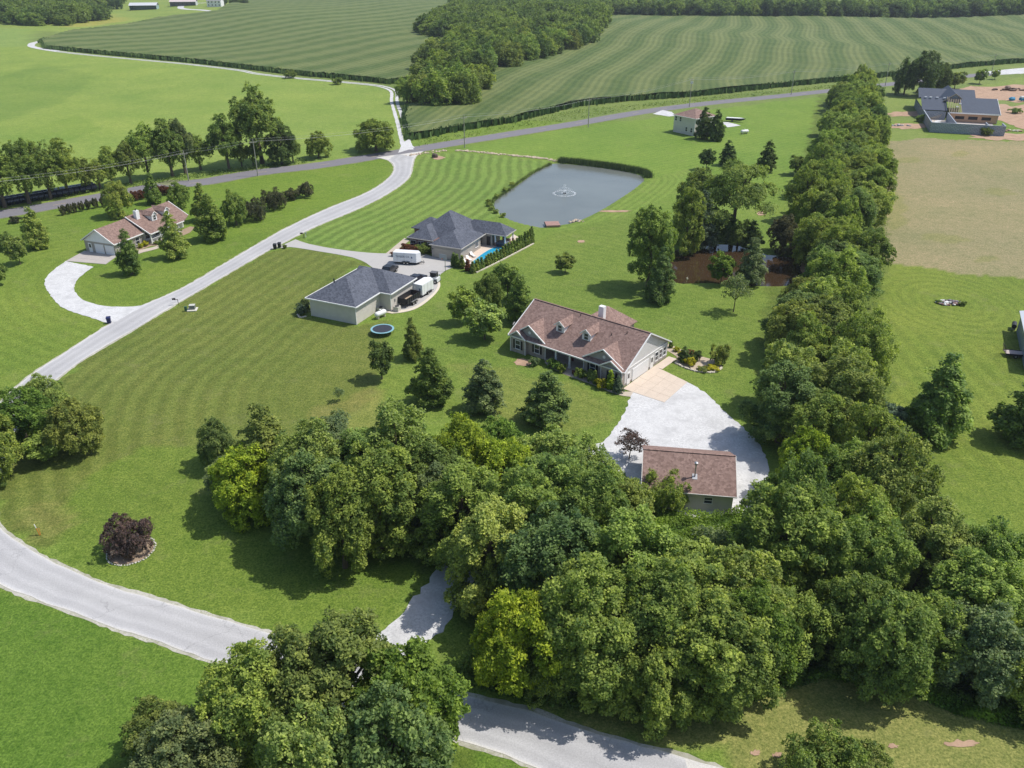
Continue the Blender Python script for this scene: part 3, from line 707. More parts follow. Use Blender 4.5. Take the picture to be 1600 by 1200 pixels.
def trunk_mesh(name, h, r, limbs, seed, base=.0):
    q = random.Random(seed); mb = MB()
    top = h * .62
    mb.tube([(0, 0, -.3), (0, 0, h * .1), (q.uniform(-.15, .15), q.uniform(-.15, .15), h * .35), (q.uniform(-.3, .3), q.uniform(-.3, .3), top)], [r * 1.35, r, r * .75, r * .3], 7)
    for c in limbs:
        z0 = min(c[2] * .62, top * .9); z0 = max(z0, h * .14)
        mb.tube([(0, 0, z0), (c[0] * .5, c[1] * .5, (z0 + c[2]) / 2 + .2), (c[0] * .92, c[1] * .92, c[2])], [r * .45, r * .3, r * .1], 5)
    return mb.mesh(name, BARK)
def lobes_round(h, r, seed, n=12, low=.22, squash=.8):
    q = random.Random(seed); L = []
    cz = h * (low + 1) / 2; hz = h * (1 - low) / 2
    L.append(((0, 0, cz), (r * .6, r * .6, hz * .72)))
    for i in range(n):
        t = 2.4 * i + q.uniform(-.3, .3); zf = -0.72 + 1.55 * (i + .5) / n
        k = math.sqrt(max(.12, 1 - (zf * .95) ** 2))
        rr = r * q.uniform(.2, .36); k *= q.uniform(.84, 1.14)
        L.append(((math.cos(t) * (r * k - rr * .75), math.sin(t) * (r * k - rr * .75), cz + zf * hz * .86), (rr, rr, rr * squash)))
    return L
def lobes_cone(h, r, seed, n=34, low=.04):
    q = random.Random(seed); L = []
    for i in range(n):
        f = ((i + .5) / n) ** .9; z = h * (low + (1 - low) * f * .96)
        k = r * min(1, (f + .12) * 4) * ((1 - f) ** .68) * q.uniform(.82, 1.08) + r * .06
        t = 2.4 * i + q.uniform(-.5, .5); rr = r * q.uniform(.2, .3) * (1.1 - f * .72)
        L.append(((math.cos(t) * max(k - rr, 0), math.sin(t) * max(k - rr, 0), z), (rr, rr, rr * .8)))
    for f in (.14, .3, .46, .6): L.append(((0, 0, h * (low + f)), (r * .7 * (1 - f), r * .7 * (1 - f), h * .12)))
    return L
def lobes_cone_old(h, r, seed, n=15, low=.06):
    q = random.Random(seed); L = []
    for i in range(n):
        f = (i + .4) / n; z = h * (low + (1 - low) * f * .97); k = r * ((1 - f) ** .72) * (1 if f > .12 else .8)
        t = 2.4 * i; rr = max(k * .62, r * .17)
        L.append(((math.cos(t) * k * .42, math.sin(t) * k * .42, z), (rr, rr, max(rr * .75, h * .05))))
    L.append(((0, 0, h * .42), (r * .42, r * .42, h * .34)))
    return L
def lobes_forest(h, r, seed, n=20, fall=.42, low=.1):
    q = random.Random(seed); L = [((0, 0, h * .45), (r * .5, r * .5, h * .3))]
    for i in range(n):
        k = r * math.sqrt((i + .4) / n) * .86 * q.uniform(.85, 1.12); t = 2.4 * i + q.uniform(-.35, .35)
        top = h * (1 - fall * (k / r) ** 2) * q.uniform(.8, 1.04); rr = r * q.uniform(.17, .27); rz = rr * q.uniform(1.0, 1.9)
        L.append(((math.cos(t) * k, math.sin(t) * k, top - rz), (rr, rr, rz)))
    for i in range(n):
        zf = low + (.62 - low) * q.random(); k = r * q.uniform(.62, .92) * (1 if zf > .25 else .85); t = 2.4 * i + 1.1 + q.uniform(-.4, .4); rr = r * q.uniform(.18, .3)
        L.append(((math.cos(t) * k, math.sin(t) * k, h * zf + rr * .4), (rr, rr, rr * q.uniform(.8, 1.5))))
    return L
def lobes_umbrella(h, r, seed):
    q = random.Random(seed); L = []
    for i in range(17):
        t = 2.4 * i; k = r * math.sqrt((i + .5) / 17) * .92
        z = h * (.92 - .58 * (k / r) ** 1.7) + q.uniform(-.07, .04) * h
        rr = r * q.uniform(.2, .3)
        L.append(((math.cos(t) * k, math.sin(t) * k, z), (rr, rr, rr * .36)))
    for i in range(6):
        t = 2.4 * i + 1; k = r * .5
        L.append(((math.cos(t) * k, math.sin(t) * k, h * q.uniform(.5, .68)), (r * .22, r * .22, r * .1)))
    return L
PROTO = {}
def proto(kind, h, r, lobes, nleaf, size, seed, clump, per=34, spread=.9, flat=.55, tr=.028, droop=0, limbs=True):
    crown = leaf_cloud('crown_' + kind, lobes, nleaf, size, seed, clump, per, spread, flat, droop=droop)
    trunk = trunk_mesh('trunk_' + kind, h, max(.06, h * tr), [l[0] for l in lobes[1:10]] if limbs else [], seed)
    PROTO.setdefault(kind, []).append((h, r, crown, trunk))
for s_ in range(4): proto('round', 10, 4.3, lobes_forest(10, 4.3, s_, 17, .5, .06), 33000, .225, 10 + s_, .5)
for s_ in range(3): proto('tall', 14, 4.6, lobes_forest(14, 4.6, 20 + s_, 20, .38, .07), 40000, .24, 30 + s_, .54)
for s_ in range(3): proto('open', 14, 4.6, lobes_forest(14, 4.6, 120 + s_, 20, .36, .36), 30000, .26, 130 + s_, .56)
for s_ in range(4): proto('far', 15, 7.5, lobes_forest(15, 7.5, 140 + s_, 15, .45, .03), 8500, .62, 150 + s_, 1.25, 22)
for s_ in range(3): proto('cone', 9, 3.0, lobes_cone(9, 3.0, 40 + s_), 19000, .21, 50 + s_, .4)
proto('spruce', 9, 3.3, lobes_cone(9, 3.3, 47, 40, .02), 17000, .2, 57, .45, 30, .6, .3)
proto('umbrella', 14, 8, lobes_umbrella(14, 8, 60), 30000, .26, 61, .75, 34, .5, .3, tr=.03)
proto('column', 3.4, .62, [((0, 0, .35 + .3 * i), (.5 * (1 - max(0, i - 3) / 8.5), .5 * (1 - max(0, i - 3) / 8.5), .4)) for i in range(10)], 5200, .16, 70, .2, 20, .8, .8)
for s_ in range(2): proto('shrub', 2, 1.4, lobes_round(2, 1.4, 80 + s_, 9, .0, .9), 3600, .17, 81 + s_, .26, 22, tr=.02)
proto('big_shrub', 3.6, 3.3, lobes_round(3.6, 3.3, 85, 14, .02, .85), 15000, .17, 86, .34, 26, tr=.03)
proto('sparse', 7, 2.6, lobes_round(7, 2.6, 90, 10, .3, .7), 2400, .24, 91, .6, 16, 1.2, .6, tr=.014)
proto('young', 5, 1.7, lobes_round(5, 1.7, 95, 16, .14, .95), 7000, .21, 96, .36, 26, tr=.016)
GREEN = dict(mid=(.250, .328, .088), dark=(.198, .276, .082), deep=(.112, .168, .060), blue=(.178, .256, .098), light=(.290, .360, .112), yellow=(.285, .365, .045), olive=(.225, .275, .084),
             grey=(.200, .255, .128), bright=(.170, .268, .060), purple=(.135, .092, .10), rust=(.20, .085, .055), bluegrey=(.14, .19, .14), golden=(.40, .40, .04), dusky=(.105, .112, .070))
WORD = dict(mid='mid green', dark='dark green', deep='very dark green', blue='blue green', light='light green', yellow='yellow green', olive='olive green', grey='grey green', bright='bright green',
            purple='purple leaved', rust='rust red', bluegrey='grey blue', golden='golden yellow', dusky='dusky brownish green')
tree_count = [0]
def tree(kind, x, y, h, r, col, label, cat='tree', group=None, name=None, solo=False):
    k = tree_count[0]; tree_count[0] += 1
    q = random.Random(k * 7 + 3)
    ph, pr, crown, trunk = PROTO[kind][k % len(PROTO[kind])]
    base = {'round': 'broadleaf_tree', 'open': 'broadleaf_tree', 'far': 'broadleaf_tree', 'tall': 'broadleaf_tree', 'cone': 'pyramidal_tree', 'spruce': 'spruce_tree', 'umbrella': 'spreading_tree', 'column': 'arborvitae', 'shrub': 'shrub', 'big_shrub': 'shrub', 'sparse': 'sapling', 'young': 'young_tree'}[kind]
    o = empty(name or base, (x, y), math.degrees(q.uniform(0, 6.28)), label, cat, group)
    if kind == 'cone': r *= 1.2
    e_ = q.uniform(.88, 1.12) if kind not in ('column', 'shrub') else 1
    o.scale = (r / pr * e_, r / pr / e_, h / ph * q.uniform(.96, 1.04))
    if kind in ('round', 'tall', 'open', 'cone', 'young'): o.rotation_euler[0] = q.uniform(-.05, .05); o.rotation_euler[1] = q.uniform(-.05, .05)
    c = bpy.data.objects.new('crown', crown); link(c, o)
    g = GREEN[col]; j = q.uniform(.86, 1.14); hue = q.uniform(-.06, .06)
    c.color = (g[0] * j * (1 + hue), g[1] * j, g[2] * j * (1 - hue), 1)
    if kind not in ('shrub', 'big_shrub', 'column'):
        t = bpy.data.objects.new('trunk', trunk); link(t, o)
    return o
def at_base(kind, bx, by, h, r, col, label, **k):
    x, y = G(bx, by); return tree(kind, x, y, h, r, col, label, **k)
def at_crown(kind, cx, cy, h, r, col, label, f=.58, **k):
    x, y = G(cx, cy, h * f); return tree(kind, x, y, h, r, col, label, **k)
PLACED = []
# trees that stand alone on the lawns: kind, base pixel, height, radius, colour, label
LONE = [
 ('cone', 206, 428, 10, 2.7, 'dark', 'dark pyramidal tree standing right in front of the left house garage'),
 ('cone', 276, 402, 10.5, 3.0, 'light', 'light green pyramidal tree hiding the right half of the left house porch'),
 ('cone', 62, 388, 9.5, 2.9, 'light', 'tall light green pyramidal tree left of the left house'),
 ('young', 32, 413, 6.6, 2.1, 'olive', 'olive young tree on the lawn left of the curved gravel drive'),
 ('round', 12, 389, 4.0, 2.1, 'dark', 'low dark round tree near the left edge above the olive young tree'),
 ('young', -2, 446, 5, 2.0, 'dark', 'dark small tree cut by the left edge of the picture'),
 ('cone', 335, 374, 11.5, 4.0, 'mid', 'bushy two headed green tree right of the left house'),
 ('cone', 318, 345, 9.5, 2.8, 'mid', 'taller green tree behind the bushy two headed tree'),
 ('round', 370, 352, 8.6, 3.0, 'dark', 'dark rounded tree between the bushy tree and the purplish shrubs'),
 ('big_shrub', 400, 343, 5.2, 3.3, 'dusky', 'purplish grey large shrub, nearest of the shrub pair right of the left house'),
 ('big_shrub', 430, 326, 5.0, 3.2, 'dusky', 'brownish green large shrub behind the purplish grey one'),
 ('shrub', 457, 312, 3.0, 2.1, 'dusky', 'low dark shrub at the end of the lawn shrub line'),
 ('shrub', 478, 308, 4.4, 2.2, 'dusky', 'upright dark shrub, last of the line towards the highway'),
 ('round', 186, 338, 9.5, 3.7, 'light', 'pale green round tree behind the roof of the left house'),
 ('cone', 241, 318, 8, 2.5, 'dark', 'slim dark tree behind the left house beside the red shrubs'),
 ('round', 283, 327, 7, 2.8, 'mid', 'small green tree behind the right end of the left house roof'),
 ('shrub', 25, 348, 1.8, 1.4, 'dusky', 'single low round bush beside the highway at the far left'),
 ('young', 883, 426, 4.3, 1.9, 'olive', 'small umbrella shaped tree alone on the lawn below the pond dock'),
 ('young', 727, 505, 7.2, 2.4, 'mid', 'shaded tree at the left end of the clump beside the brown brick house'),
 ('round', 765, 485, 7.6, 2.7, 'dark', 'dark tree in the middle of the clump left of the brown brick house'),
 ('young', 793, 470, 8.2, 2.6, 'dark', 'dark narrow tree at the back of the clump left of the brown brick house'),
 ('cone', 812, 502, 9.4, 3.1, 'mid', 'mid green tree touching the left roof corner of the brown brick house'),
 ('young', 757, 530, 7.2, 3.3, 'light', 'light green tree at the front of the clump left of the brown brick house'),
 ('cone', 645, 560, 7.2, 1.9, 'olive', 'narrow yellowish cone shaped tree on the open lawn'),
 ('young', 597, 592, 6.6, 2.0, 'deep', 'small dark tree left of the yellowish cone shaped tree'),
 ('cone', 674, 630, 9.2, 3.1, 'dark', 'full dark pyramidal tree, largest of the open lawn trees'),
 ('cone', 756, 641, 8.6, 3.1, 'grey', 'grey green feathery pyramidal tree between the two dark pyramidal trees'),
 ('cone', 851, 662, 8.6, 3.6, 'blue', 'dark blue green pyramidal tree in front of the brown brick house path'),
 ('sparse', 530, 627, 2.4, .9, 'grey', 'nearly bare tiny sapling on the big striped lawn'),
 ('cone', 1452, 676, 12.5, 4.6, 'dark', 'large dark tree alone on the right hand lawn'),
 ('cone', 1597, 690, 11, 4.4, 'dark', 'large dark tree cut by the right edge of the picture'),
 ('cone', 1098, 217, 11.3, 3.3, 'deep', 'dark tree right in front of the two storey house, left one of a pair'),
 ('cone', 1119, 220, 10.6, 3.0, 'deep', 'dark tree in front of the two storey house, right one of a pair'),
 ('cone', 1196, 268, 9.3, 3.0, 'deep', 'dark tree on a clear trunk alone on the lawn near the windbreak'),
 ('young', 1243, 273, 6, 2.4, 'dark', 'small dark tree close beside the windbreak'),
 ('cone', 1136, 258, 7.6, 2.8, 'deep', 'dark tree just behind the spreading tree of the brown pond'),
 ('young', 1103, 265, 6.4, 2.3, 'deep', 'small dark tree behind the left side of the brown pond clump'),
 ('tall', 1012, 450, 17.5, 4.9, 'mid', 'very tall green tree left of the brown pond'),
 ('cone', 1028, 472, 11, 2.9, 'blue', 'lower blue green tree standing in front of the very tall tree'),
 ('tall', 1068, 396, 14.5, 4.2, 'mid', 'green tree behind the very tall tree left of the brown pond'),
 ('cone', 1092, 387, 13.5, 3.4, 'bluegrey', 'grey blue conical tree on the far bank of the brown pond'),
 ('tall', 1083, 352, 15, 4.6, 'olive', 'dark olive tree at the back left of the brown pond clump'),
 ('umbrella', 1143, 374, 19, 9.2, 'mid', 'wide spreading airy tree with bare dark limbs over the brown pond'),
 ('round', 1118, 382, 8.5, 3.8, 'deep', 'dark low tree shading the middle of the far bank of the brown pond'),
 ('round', 1152, 384, 6.5, 3.2, 'dark', 'low dark tree on the far bank right under the spreading tree'),
 ('cone', 1172, 386, 6.5, 2.6, 'deep', 'very dark small conifer on the far bank of the brown pond'),
 ('young', 1126, 443, 6.8, 2.5, 'bright', 'bright green round tree on the near bank of the brown pond'),
 ('spruce', 1172, 442, 10, 3.9, 'grey', 'grey green spruce on the near bank of the brown pond'),
 ('sparse', 1146, 487, 7.4, 2.8, 'grey', 'thin see through tree on the lawn below the brown pond'),
 ('round', 1221, 394, 8.6, 3.4, 'dusky', 'dull brownish tree between the brown pond and the windbreak'),
 ('round', 588, 236, 11.5, 7.2, 'mid', 'broad low spreading tree beside the highway left of the farm lane'),
 ('round', 498, 247, 8.2, 4.2, 'mid', 'medium round tree alone by the highway between the giant tree and the broad one'),
 ('round', 636, 161, 11, 5.0, 'light', 'yellowish light green tree at the bend of the farm lane'),
 ('big_shrub', 656, 166, 6, 4, 'dusky', 'dull bush beside the light green tree at the farm lane'),
 ('shrub', 454, 122, 4, 3.2, 'dark', 'dark bush on the farm lane verge'),
 ('shrub', 527, 132, 3.4, 2.8, 'dark', 'smaller dark bush further along the farm lane verge'),
 ('round', 1412, 148, 17, 5.8, 'deep', 'dark round tree, left one of the three behind the unfinished house'),
 ('round', 1438, 150, 19.5, 7.2, 'deep', 'biggest dark tree, middle one of the three behind the unfinished house'),
 ('round', 1463, 145, 16, 5.4, 'deep', 'dark tree with paler twigs, right one of the three behind the unfinished house'),
 ('young', 1491, 139, 8, 4.2, 'olive', 'small olive tree right of the three dark ones behind the unfinished house'),
 ('young', 1530, 131, 7, 3, 'dark', 'small shrubby tree on the verge near the white gravel road'),
 ('young', 1554, 124, 5, 2, 'mid', 'smallest tree on the verge near the white gravel road'),
 ('open', 410, 255, 24.5, 8.0, 'dark', 'giant dark tree in the roadside row, tallest of all'),
 ('tall', 441, 257, 13, 4.4, 'deep', 'dark tree leaning against the right side of the giant roadside tree'),
 ('shrub', 1440, 190, 3, 2.2, 'dark', 'dark bush at the corner of the unfinished block walls'),
 ('shrub', 1541, 212, 3, 2, 'dark', 'dark weed bush growing at the foot of the long grey block wall'),
 ('shrub', 1586, 177, 2.2, 2.4, 'dark', 'dark bush on the bare dirt right of the unfinished house'),
 ('round', 342, 727, 6.8, 2.6, 'blue', 'blue green small tree at the left end of the middle wood'),
]
for k, bx, by, h, r, c, lb in LONE:
    o = at_base(k, bx, by, h, r, c, lb, cat='shrub' if 'shrub' in k else 'tree')
    PLACED.append((o.location.x, o.location.y, r))
# roadside row beyond the highway, left
ROW = [(-30, 330, 15, 5, 'dark'), (8, 324, 15.5, 5.2, 'mid'), (46, 318, 16.5, 5.3, 'dark'), (80, 311, 15.5, 5.0, 'dark'), (107, 305, 14.5, 4.4, 'mid'), (137, 300, 10, 3.6, 'olive'), (157, 296, 9, 3.2, 'light'),
       (176, 291, 11, 3.4, 'mid'), (205, 287, 12, 3.8, 'olive'), (233, 278, 16, 4.6, 'mid'), (270, 276, 17, 4.8, 'dark'), (290, 272, 16.5, 3.8, 'grey'), (314, 265, 10.5, 3.6, 'dark'),
       (358, 264, 17, 5.2, 'dark'), (378, 260, 8, 2.6, 'olive'), (396, 259, 7.5, 2.4, 'dark'), (458, 253, 8.4, 2.4, 'dark')]
for i, (bx, by, h, r, c) in enumerate(ROW):
    pos = ['first', 'second', 'third', 'fourth', 'fifth', 'sixth', 'seventh', 'eighth', 'ninth', 'tenth', 'eleventh', 'twelfth', 'thirteenth', 'fourteenth', 'fifteenth', 'sixteenth', 'last'][i]
    at_base('open', bx, by, h, r, c, f'{WORD[c]} roadside tree across the highway, {pos} from the left picture edge', group='roadside trees across the highway')
for i, (bx, by) in enumerate([(99, 336), (108, 334), (117, 332), (128, 330), (139, 327), (150, 325), (162, 323)]):
    at_base('shrub', bx, by, 2.7, .85, 'dusky', f'upright dark shrub beside the highway, {["first","second","third","fourth","fifth","sixth","last"][i]} from the left of seven', cat='shrub', group='shrub row along the highway')
for i, (bx, by) in enumerate([(212, 313), (222, 311), (253, 304), (262, 304)]):
    at_base('shrub', bx, by, 2.6, 1.25, 'rust', f'dark red shrub beside the highway, {["leftmost","second","third","rightmost"][i]} of four', cat='shrub', group='red shrubs along the highway')
# ---------------- woods: hand-set accents, then filled in
ACC = [('spruce', 412, 692, 13.5, 5.6, 'olive', 'feathery olive conifer rising at the left end of the middle wood'),
 ('round', 385, 738, 10, 4.6, 'yellow', 'yellow green tree in front of the feathery olive conifer'),
 ('round', 352, 735, 6, 2.6, 'grey', 'small greyish tree at the shaded foot of the yellow green tree'),
 ('round', 492, 770, 12.5, 5.4, 'blue', 'dark blue green tree facing the lower lawn in the middle wood'),
 ('umbrella', 520, 705, 12.5, 5.0, 'grey', 'feathery grey green tree with flat top in the middle wood'),
 ('tall', 585, 760, 14.5, 5.2, 'mid', 'tall green tree in the centre of the middle wood facing the lower lawn'),
 ('tall', 622, 700, 14.5, 4.6, 'light', 'light olive tree towering over the middle wood'),
 ('round', 676, 775, 10, 3.6, 'grey', 'fine leaved grey tree leaning over a dark hollow in the middle wood'),
 ('round', 728, 706, 11, 4.8, 'yellow', 'yellow green maple at the top edge of the middle wood'),
 ('round', 775, 692, 8.5, 3.4, 'bright', 'bright green maple at the lawn edge below the grey green pyramidal tree'),
 ('round', 782, 722, 11, 4.4, 'yellow', 'second yellow green maple, nearer than the one at the top edge'),
 ('round', 862, 712, 9, 4.2, 'light', 'light green tree below the dark blue green pyramidal tree'),
 ('round', 915, 735, 9.5, 3.8, 'light', 'pale tree at the left edge of the white gravel parking pad'),
 ('round', 975, 785, 9, 3.6, 'light', 'light green tree left of the small brown roofed shed'),
 ('big_shrub', 1040, 765, 4.6, 2.8, 'mid', 'rounded bush overlapping the left eave of the small brown roofed shed'),
 ('tall', 762, 850, 12.5, 4.6, 'light', 'big light green tree with fine foliage in the near wood'),
 ('round', 812, 985, 11.5, 4.2, 'yellow', 'vivid yellow green tree in the near wood above the street'),
 ('tall', 860, 870, 15, 5.2, 'blue', 'blue green tree in the near wood right of the big light green tree'),
 ('tall', 985, 880, 14, 5, 'mid', 'green tree in the near wood below the light green tree beside the shed'),
 ('tall', 1240, 835, 14, 5.2, 'mid', 'broad green tree right below the small brown roofed shed'),
 ('tall', 1085, 915, 12.5, 4.8, 'mid', 'full green tree in the near wood two crowns below the shed'),
 ('round', 1155, 925, 12, 4.6, 'light', 'lighter green tree in the near wood right of the full green one'),
 ('tall', 1110, 1000, 12, 4.6, 'mid', 'green tree in the near wood above the verge corner by the street'),
 ('round', 1180, 985, 11, 4.0, 'bright', 'bright green understorey tree in the middle of the near wood'),
 ('tall', 920, 960, 14, 4.8, 'mid', 'tall green tree right of the vivid yellow green one'),
 ('round', 1262, 715, 10, 3.4, 'yellow', 'yellow green tree beside the right edge of the gravel parking pad'),
 ('round', 640, 1070, 13, 4.6, 'bright', 'bright green maple at the right of the near left wood by the street'),
 ('tall', 545, 1045, 13, 4.8, 'olive', 'olive tree at the top of the near left wood covering the street'),
 ('tall', 470, 1070, 12, 4.2, 'olive', 'olive tree at the upper left of the near left wood'),
 ('round', 620, 1160, 12, 4.6, 'blue', 'blue green tree at the lower right of the near left wood'),
 ('round', 480, 1180, 12, 4.6, 'light', 'light green tree at the bottom of the near left wood'),
 ('round', 295, 1175, 8, 4.2, 'grey', 'low grey green tree at the bottom left corner of the near left wood'),
 ('round', 245, 1130, 6, 2.6, 'olive', 'small ragged tree at the left tip of the near left wood'),
 ('round', 28, 648, 9, 4.2, 'bright', 'bright green tree over the left bend of the street'),
 ('round', 110, 655, 8.6, 3.9, 'olive', 'darker rounded tree, right one of the group over the left bend of the street'),
 ('round', 66, 612, 7.6, 3.0, 'light', 'pale tree at the back of the group over the left bend of the street'),
 ('round', -25, 690, 9, 3.8, 'mid', 'green tree at the left picture edge over the bend of the street'),
 ('young', 66, 690, 5, 2.6, 'mid', 'low tree in the shade of the group over the left bend of the street'),
 ('big_shrub', 1290, 1180, 4.2, 3.2, 'dark', 'dark bush on the dry grass verge at the bottom'),
 ('big_shrub', 1345, 1195, 3.2, 2.6, 'olive', 'olive bush right of the dark bush on the dry grass verge'),
 ('young', 1395, 648, 4, 1.8, 'bluegrey', 'grey blue little tree poking out of the right side of the windbreak'),
 ('sparse', 985, 692, 4.2, 2.2, 'purple', 'purple leaved little tree with thin crown at the gravel pad beside the shed'),
 ('sparse', 1110, 850, 5.2, 2.4, 'grey', 'thin pale sapling in the rough grass below the shed'),
 ('big_shrub', 205, 843, 4.3, 2.75, 'purple', 'dark purple leaved rounded shrub in a stone ring on the lower lawn'),
]
for k, cx, cy, h, r, c, lb in ACC:
    o = (at_base if 'stone ring' in lb else at_crown)(k, cx, cy + (17 if 'stone ring' in lb else 0), h, r, c, lb, cat='shrub' if 'shrub' in k else 'tree')
    PLACED.append((o.location.x, o.location.y, r))
FRONT = [(850, 1072, 8, 3.2, 'dark'), (935, 1098, 10, 3.8, 'mid'), (1020, 1112, 10, 3.8, 'mid'), (1120, 1098, 11, 4.2, 'dark'), (1225, 1035, 9, 3.6, 'mid'), (1325, 1028, 10, 4.0, 'dark'), (1425, 1046, 10, 4.2, 'mid'), (1520, 1074, 9.5, 4.0, 'grey'), (1600, 1095, 9, 4.0, 'mid')]
for i, (bx, by, h, r, c) in enumerate(FRONT):
    o = at_base('round', bx, by, h, r, c, f'{WORD[c]} tree at the lower edge of the near wood, {["first","second","third","fourth","fifth","sixth","seventh","eighth","ninth"][i]} from left', group='trees of the near wood'); PLACED.append((o.location.x, o.location.y, r))
def clear_of(x, y, polys, m=1.0):
    P = np.array([[x, y]])
    return not any(pip(P, p)[0] or pdist(P, p, True)[0] < m for p in polys)
KEEP_OFF = [STREET, GPAD, Gs([(1040, 830), (1085, 850), (1150, 838), (1165, 790), (1150, 690), (1000, 690), (1000, 750)])]
def fill(poly_px, zc, spacing, kinds, hs, rs, cols, phrase, group, jit=.3, seed=3, near=.62, keep=KEEP_OFF):
    q = random.Random(seed); poly = [G(a, b, zc) for a, b in poly_px]
    xs = [p[0] for p in poly]; ys = [p[1] for p in poly]; y = min(ys); row = 0; cnt = 0
    while y < max(ys):
        x = min(xs) + (row % 2) * spacing / 2
        while x < max(xs):
            px, py = x + q.uniform(-jit, jit) * spacing, y + q.uniform(-jit, jit) * spacing
            if pip(np.array([[px, py]]), poly)[0] and all(math.hypot(px - a, py - b) > (r_ * near * .8 + spacing * .22) for a, b, r_ in PLACED) and clear_of(px, py, keep, .8):
                h = q.uniform(*hs); r = q.uniform(*rs) * (h / hs[1]) ** .3; c = q.choice(cols); k = q.choice(kinds)
                size = 'tall' if h > (hs[0] + hs[1]) / 2 else 'lower'
                tree(k, px, py, h, r, c, f'{size} {WORD[c]} tree, {phrase(px, py)}', group=group); PLACED.append((px, py, r)); cnt += 1
            x += spacing
        y += spacing * .87; row += 1
    return cnt
def near_phrase(x, y):
    marks = [(G(1080, 760), 'near the small shed'), (G(1150, 700), 'near the gravel parking pad'), (G(650, 960), 'near the shaded gravel drive'), (G(900, 1150), 'above the street bend'), (G(1500, 1080), 'above the dry grass verge'),
             (G(1250, 1050), 'behind the brightest weeds of the verge'), (G(1590, 850), 'at the right picture edge'), (G(500, 720), 'towards the big striped lawn'), (G(560, 830), 'towards the lower lawn'), (G(900, 900), 'deep inside the near wood'), (G(1350, 850), 'in the right part of the near wood'), (G(860, 760), 'below the brown brick house lawn')]
    d = sorted((math.dist((x, y), m), t) for m, t in marks)
    return 'near wood ' + d[0][1]
n1 = fill([(450, 720), (560, 690), (690, 680), (860, 690), (930, 735), (1010, 800), (1040, 850), (1120, 868), (1180, 820), (1235, 760), (1300, 700), (1400, 715), (1445, 800), (1500, 830), (1640, 840), (1700, 1060), (1560, 1040), (1400, 1020), (1290, 980), (1215, 1010), (1140, 1035), (1040, 1050), (940, 1040), (840, 1015), (770, 960), (700, 880), (720, 820), (600, 800), (480, 790)],
          8, 7.0, ['tall', 'tall', 'round'], (10, 15), (3.9, 5.0), ['mid', 'mid', 'dark', 'light', 'olive', 'mid', 'dark', 'light'], near_phrase, 'trees of the near wood')
n2 = fill([(420, 1060), (540, 1010), (640, 1050), (720, 1110), (722, 1190), (700, 1230), (640, 1290), (380, 1300), (300, 1230), (270, 1160), (350, 1110)], 7, 6.2, ['round', 'tall'], (9, 12.5), (3.6, 4.6), ['mid', 'olive', 'light', 'mid'],
          lambda x, y: 'in the near left wood ' + ('at the very bottom' if y < 46 else 'below the street'), 'trees of the near left wood')
def wind_phrase(x, y):
    sx = 'windbreak left side' if x < BELT(y) - 3.5 else 'windbreak right side' if x > BELT(y) + 3.5 else 'windbreak middle'
    return wind_phrase0(x, y).replace('in the windbreak', sx)
BL = Gs([(1340, 130), (1335, 200), (1320, 300), (1310, 400), (1290, 500), (1285, 600), (1320, 700)], 7)[::-1]
def BELT(y): return float(np.interp(y, [p[1] for p in BL], [p[0] for p in BL]))
def wind_phrase0(x, y):
    for d, t in ((105, 'beside the gravel parking pad'), (125, 'level with the brown brick house'), (150, 'below the brown pond'), (172, 'beside the brown pond'), (215, 'level with the far pond'), (270, 'beside the dry field'), (330, 'level with the unfinished house')):
        if y < d: return 'in the windbreak ' + t
    return 'in the windbreak at its highway end'
n3 = fill([(1330, 122), (1368, 118), (1374, 250), (1368, 400), (1352, 500), (1370, 600), (1415, 720), (1300, 730), (1215, 660), (1190, 600), (1200, 540), (1200, 490), (1255, 440), (1262, 370), (1256, 300), (1275, 240), (1298, 190), (1312, 140)],
          7, 7.1, ['round', 'tall', 'round'], (9.5, 13.5), (4.3, 5.6), ['mid', 'mid', 'dark', 'light', 'mid', 'blue', 'olive'], wind_phrase, 'windbreak trees', seed=8)
def wood_phrase(x, y): return 'in the wood between the corn fields, ' + ('nearest end' if y < 420 else 'front edge' if y < 480 else 'middle' if y < 620 else 'far part')
WOODP = [(652, 140), (700, 150), (740, 138), (765, 95), (830, 84), (900, 62), (930, 50), (945, 22), (960, 2), (940, -8), (760, -6), (700, 10), (655, 40), (720, 52), (700, 66), (668, 80)]
WP = [G(a, b, 7) for a, b in WOODP]
def split(poly, y, near):
    out = []
    for a, b in zip(poly, poly[1:] + poly[:1]):
        ina = (a[1] < y) == near; inb = (b[1] < y) == near
        if ina: out.append(a)
        if ina != inb: t = (y - a[1]) / (b[1] - a[1]); out.append((a[0] + (b[0] - a[0]) * t, y))
    return out
def fill_world(poly, spacing, fn, seed, jit=.3):
    q = random.Random(seed); xs = [p[0] for p in poly]; y = min(p[1] for p in poly); row = 0; n = 0
    while y < max(p[1] for p in poly):
        x = min(xs) + (row % 2) * spacing / 2
        while x < max(xs):
            px, py = x + q.uniform(-jit, jit) * spacing, y + q.uniform(-jit, jit) * spacing
            if pip(np.array([[px, py]]), poly)[0]: fn(px, py, q); n += 1
            x += spacing
        y += spacing * .87; row += 1
    return n
def wood_tree(x, y, q):
    c = q.choice(['mid', 'dark', 'mid', 'deep', 'olive', 'dark']); h = q.uniform(13, 18)
    u = x / y
    side = 'left side' if u < -.035 else 'right side' if u > .03 else 'centre'
    tree('far', x, y, h, q.uniform(6.8, 8.8), c, f'{"tall" if h > 15.5 else "lower"} {WORD[c]} tree, {side}, {"nearest end" if y < 440 else "front part" if y < 520 else "middle"} of the wood between corn fields', group='trees of the wood between the corn fields')
n4 = fill_world(split(WP, 600, True), 12.5, wood_tree, 12)
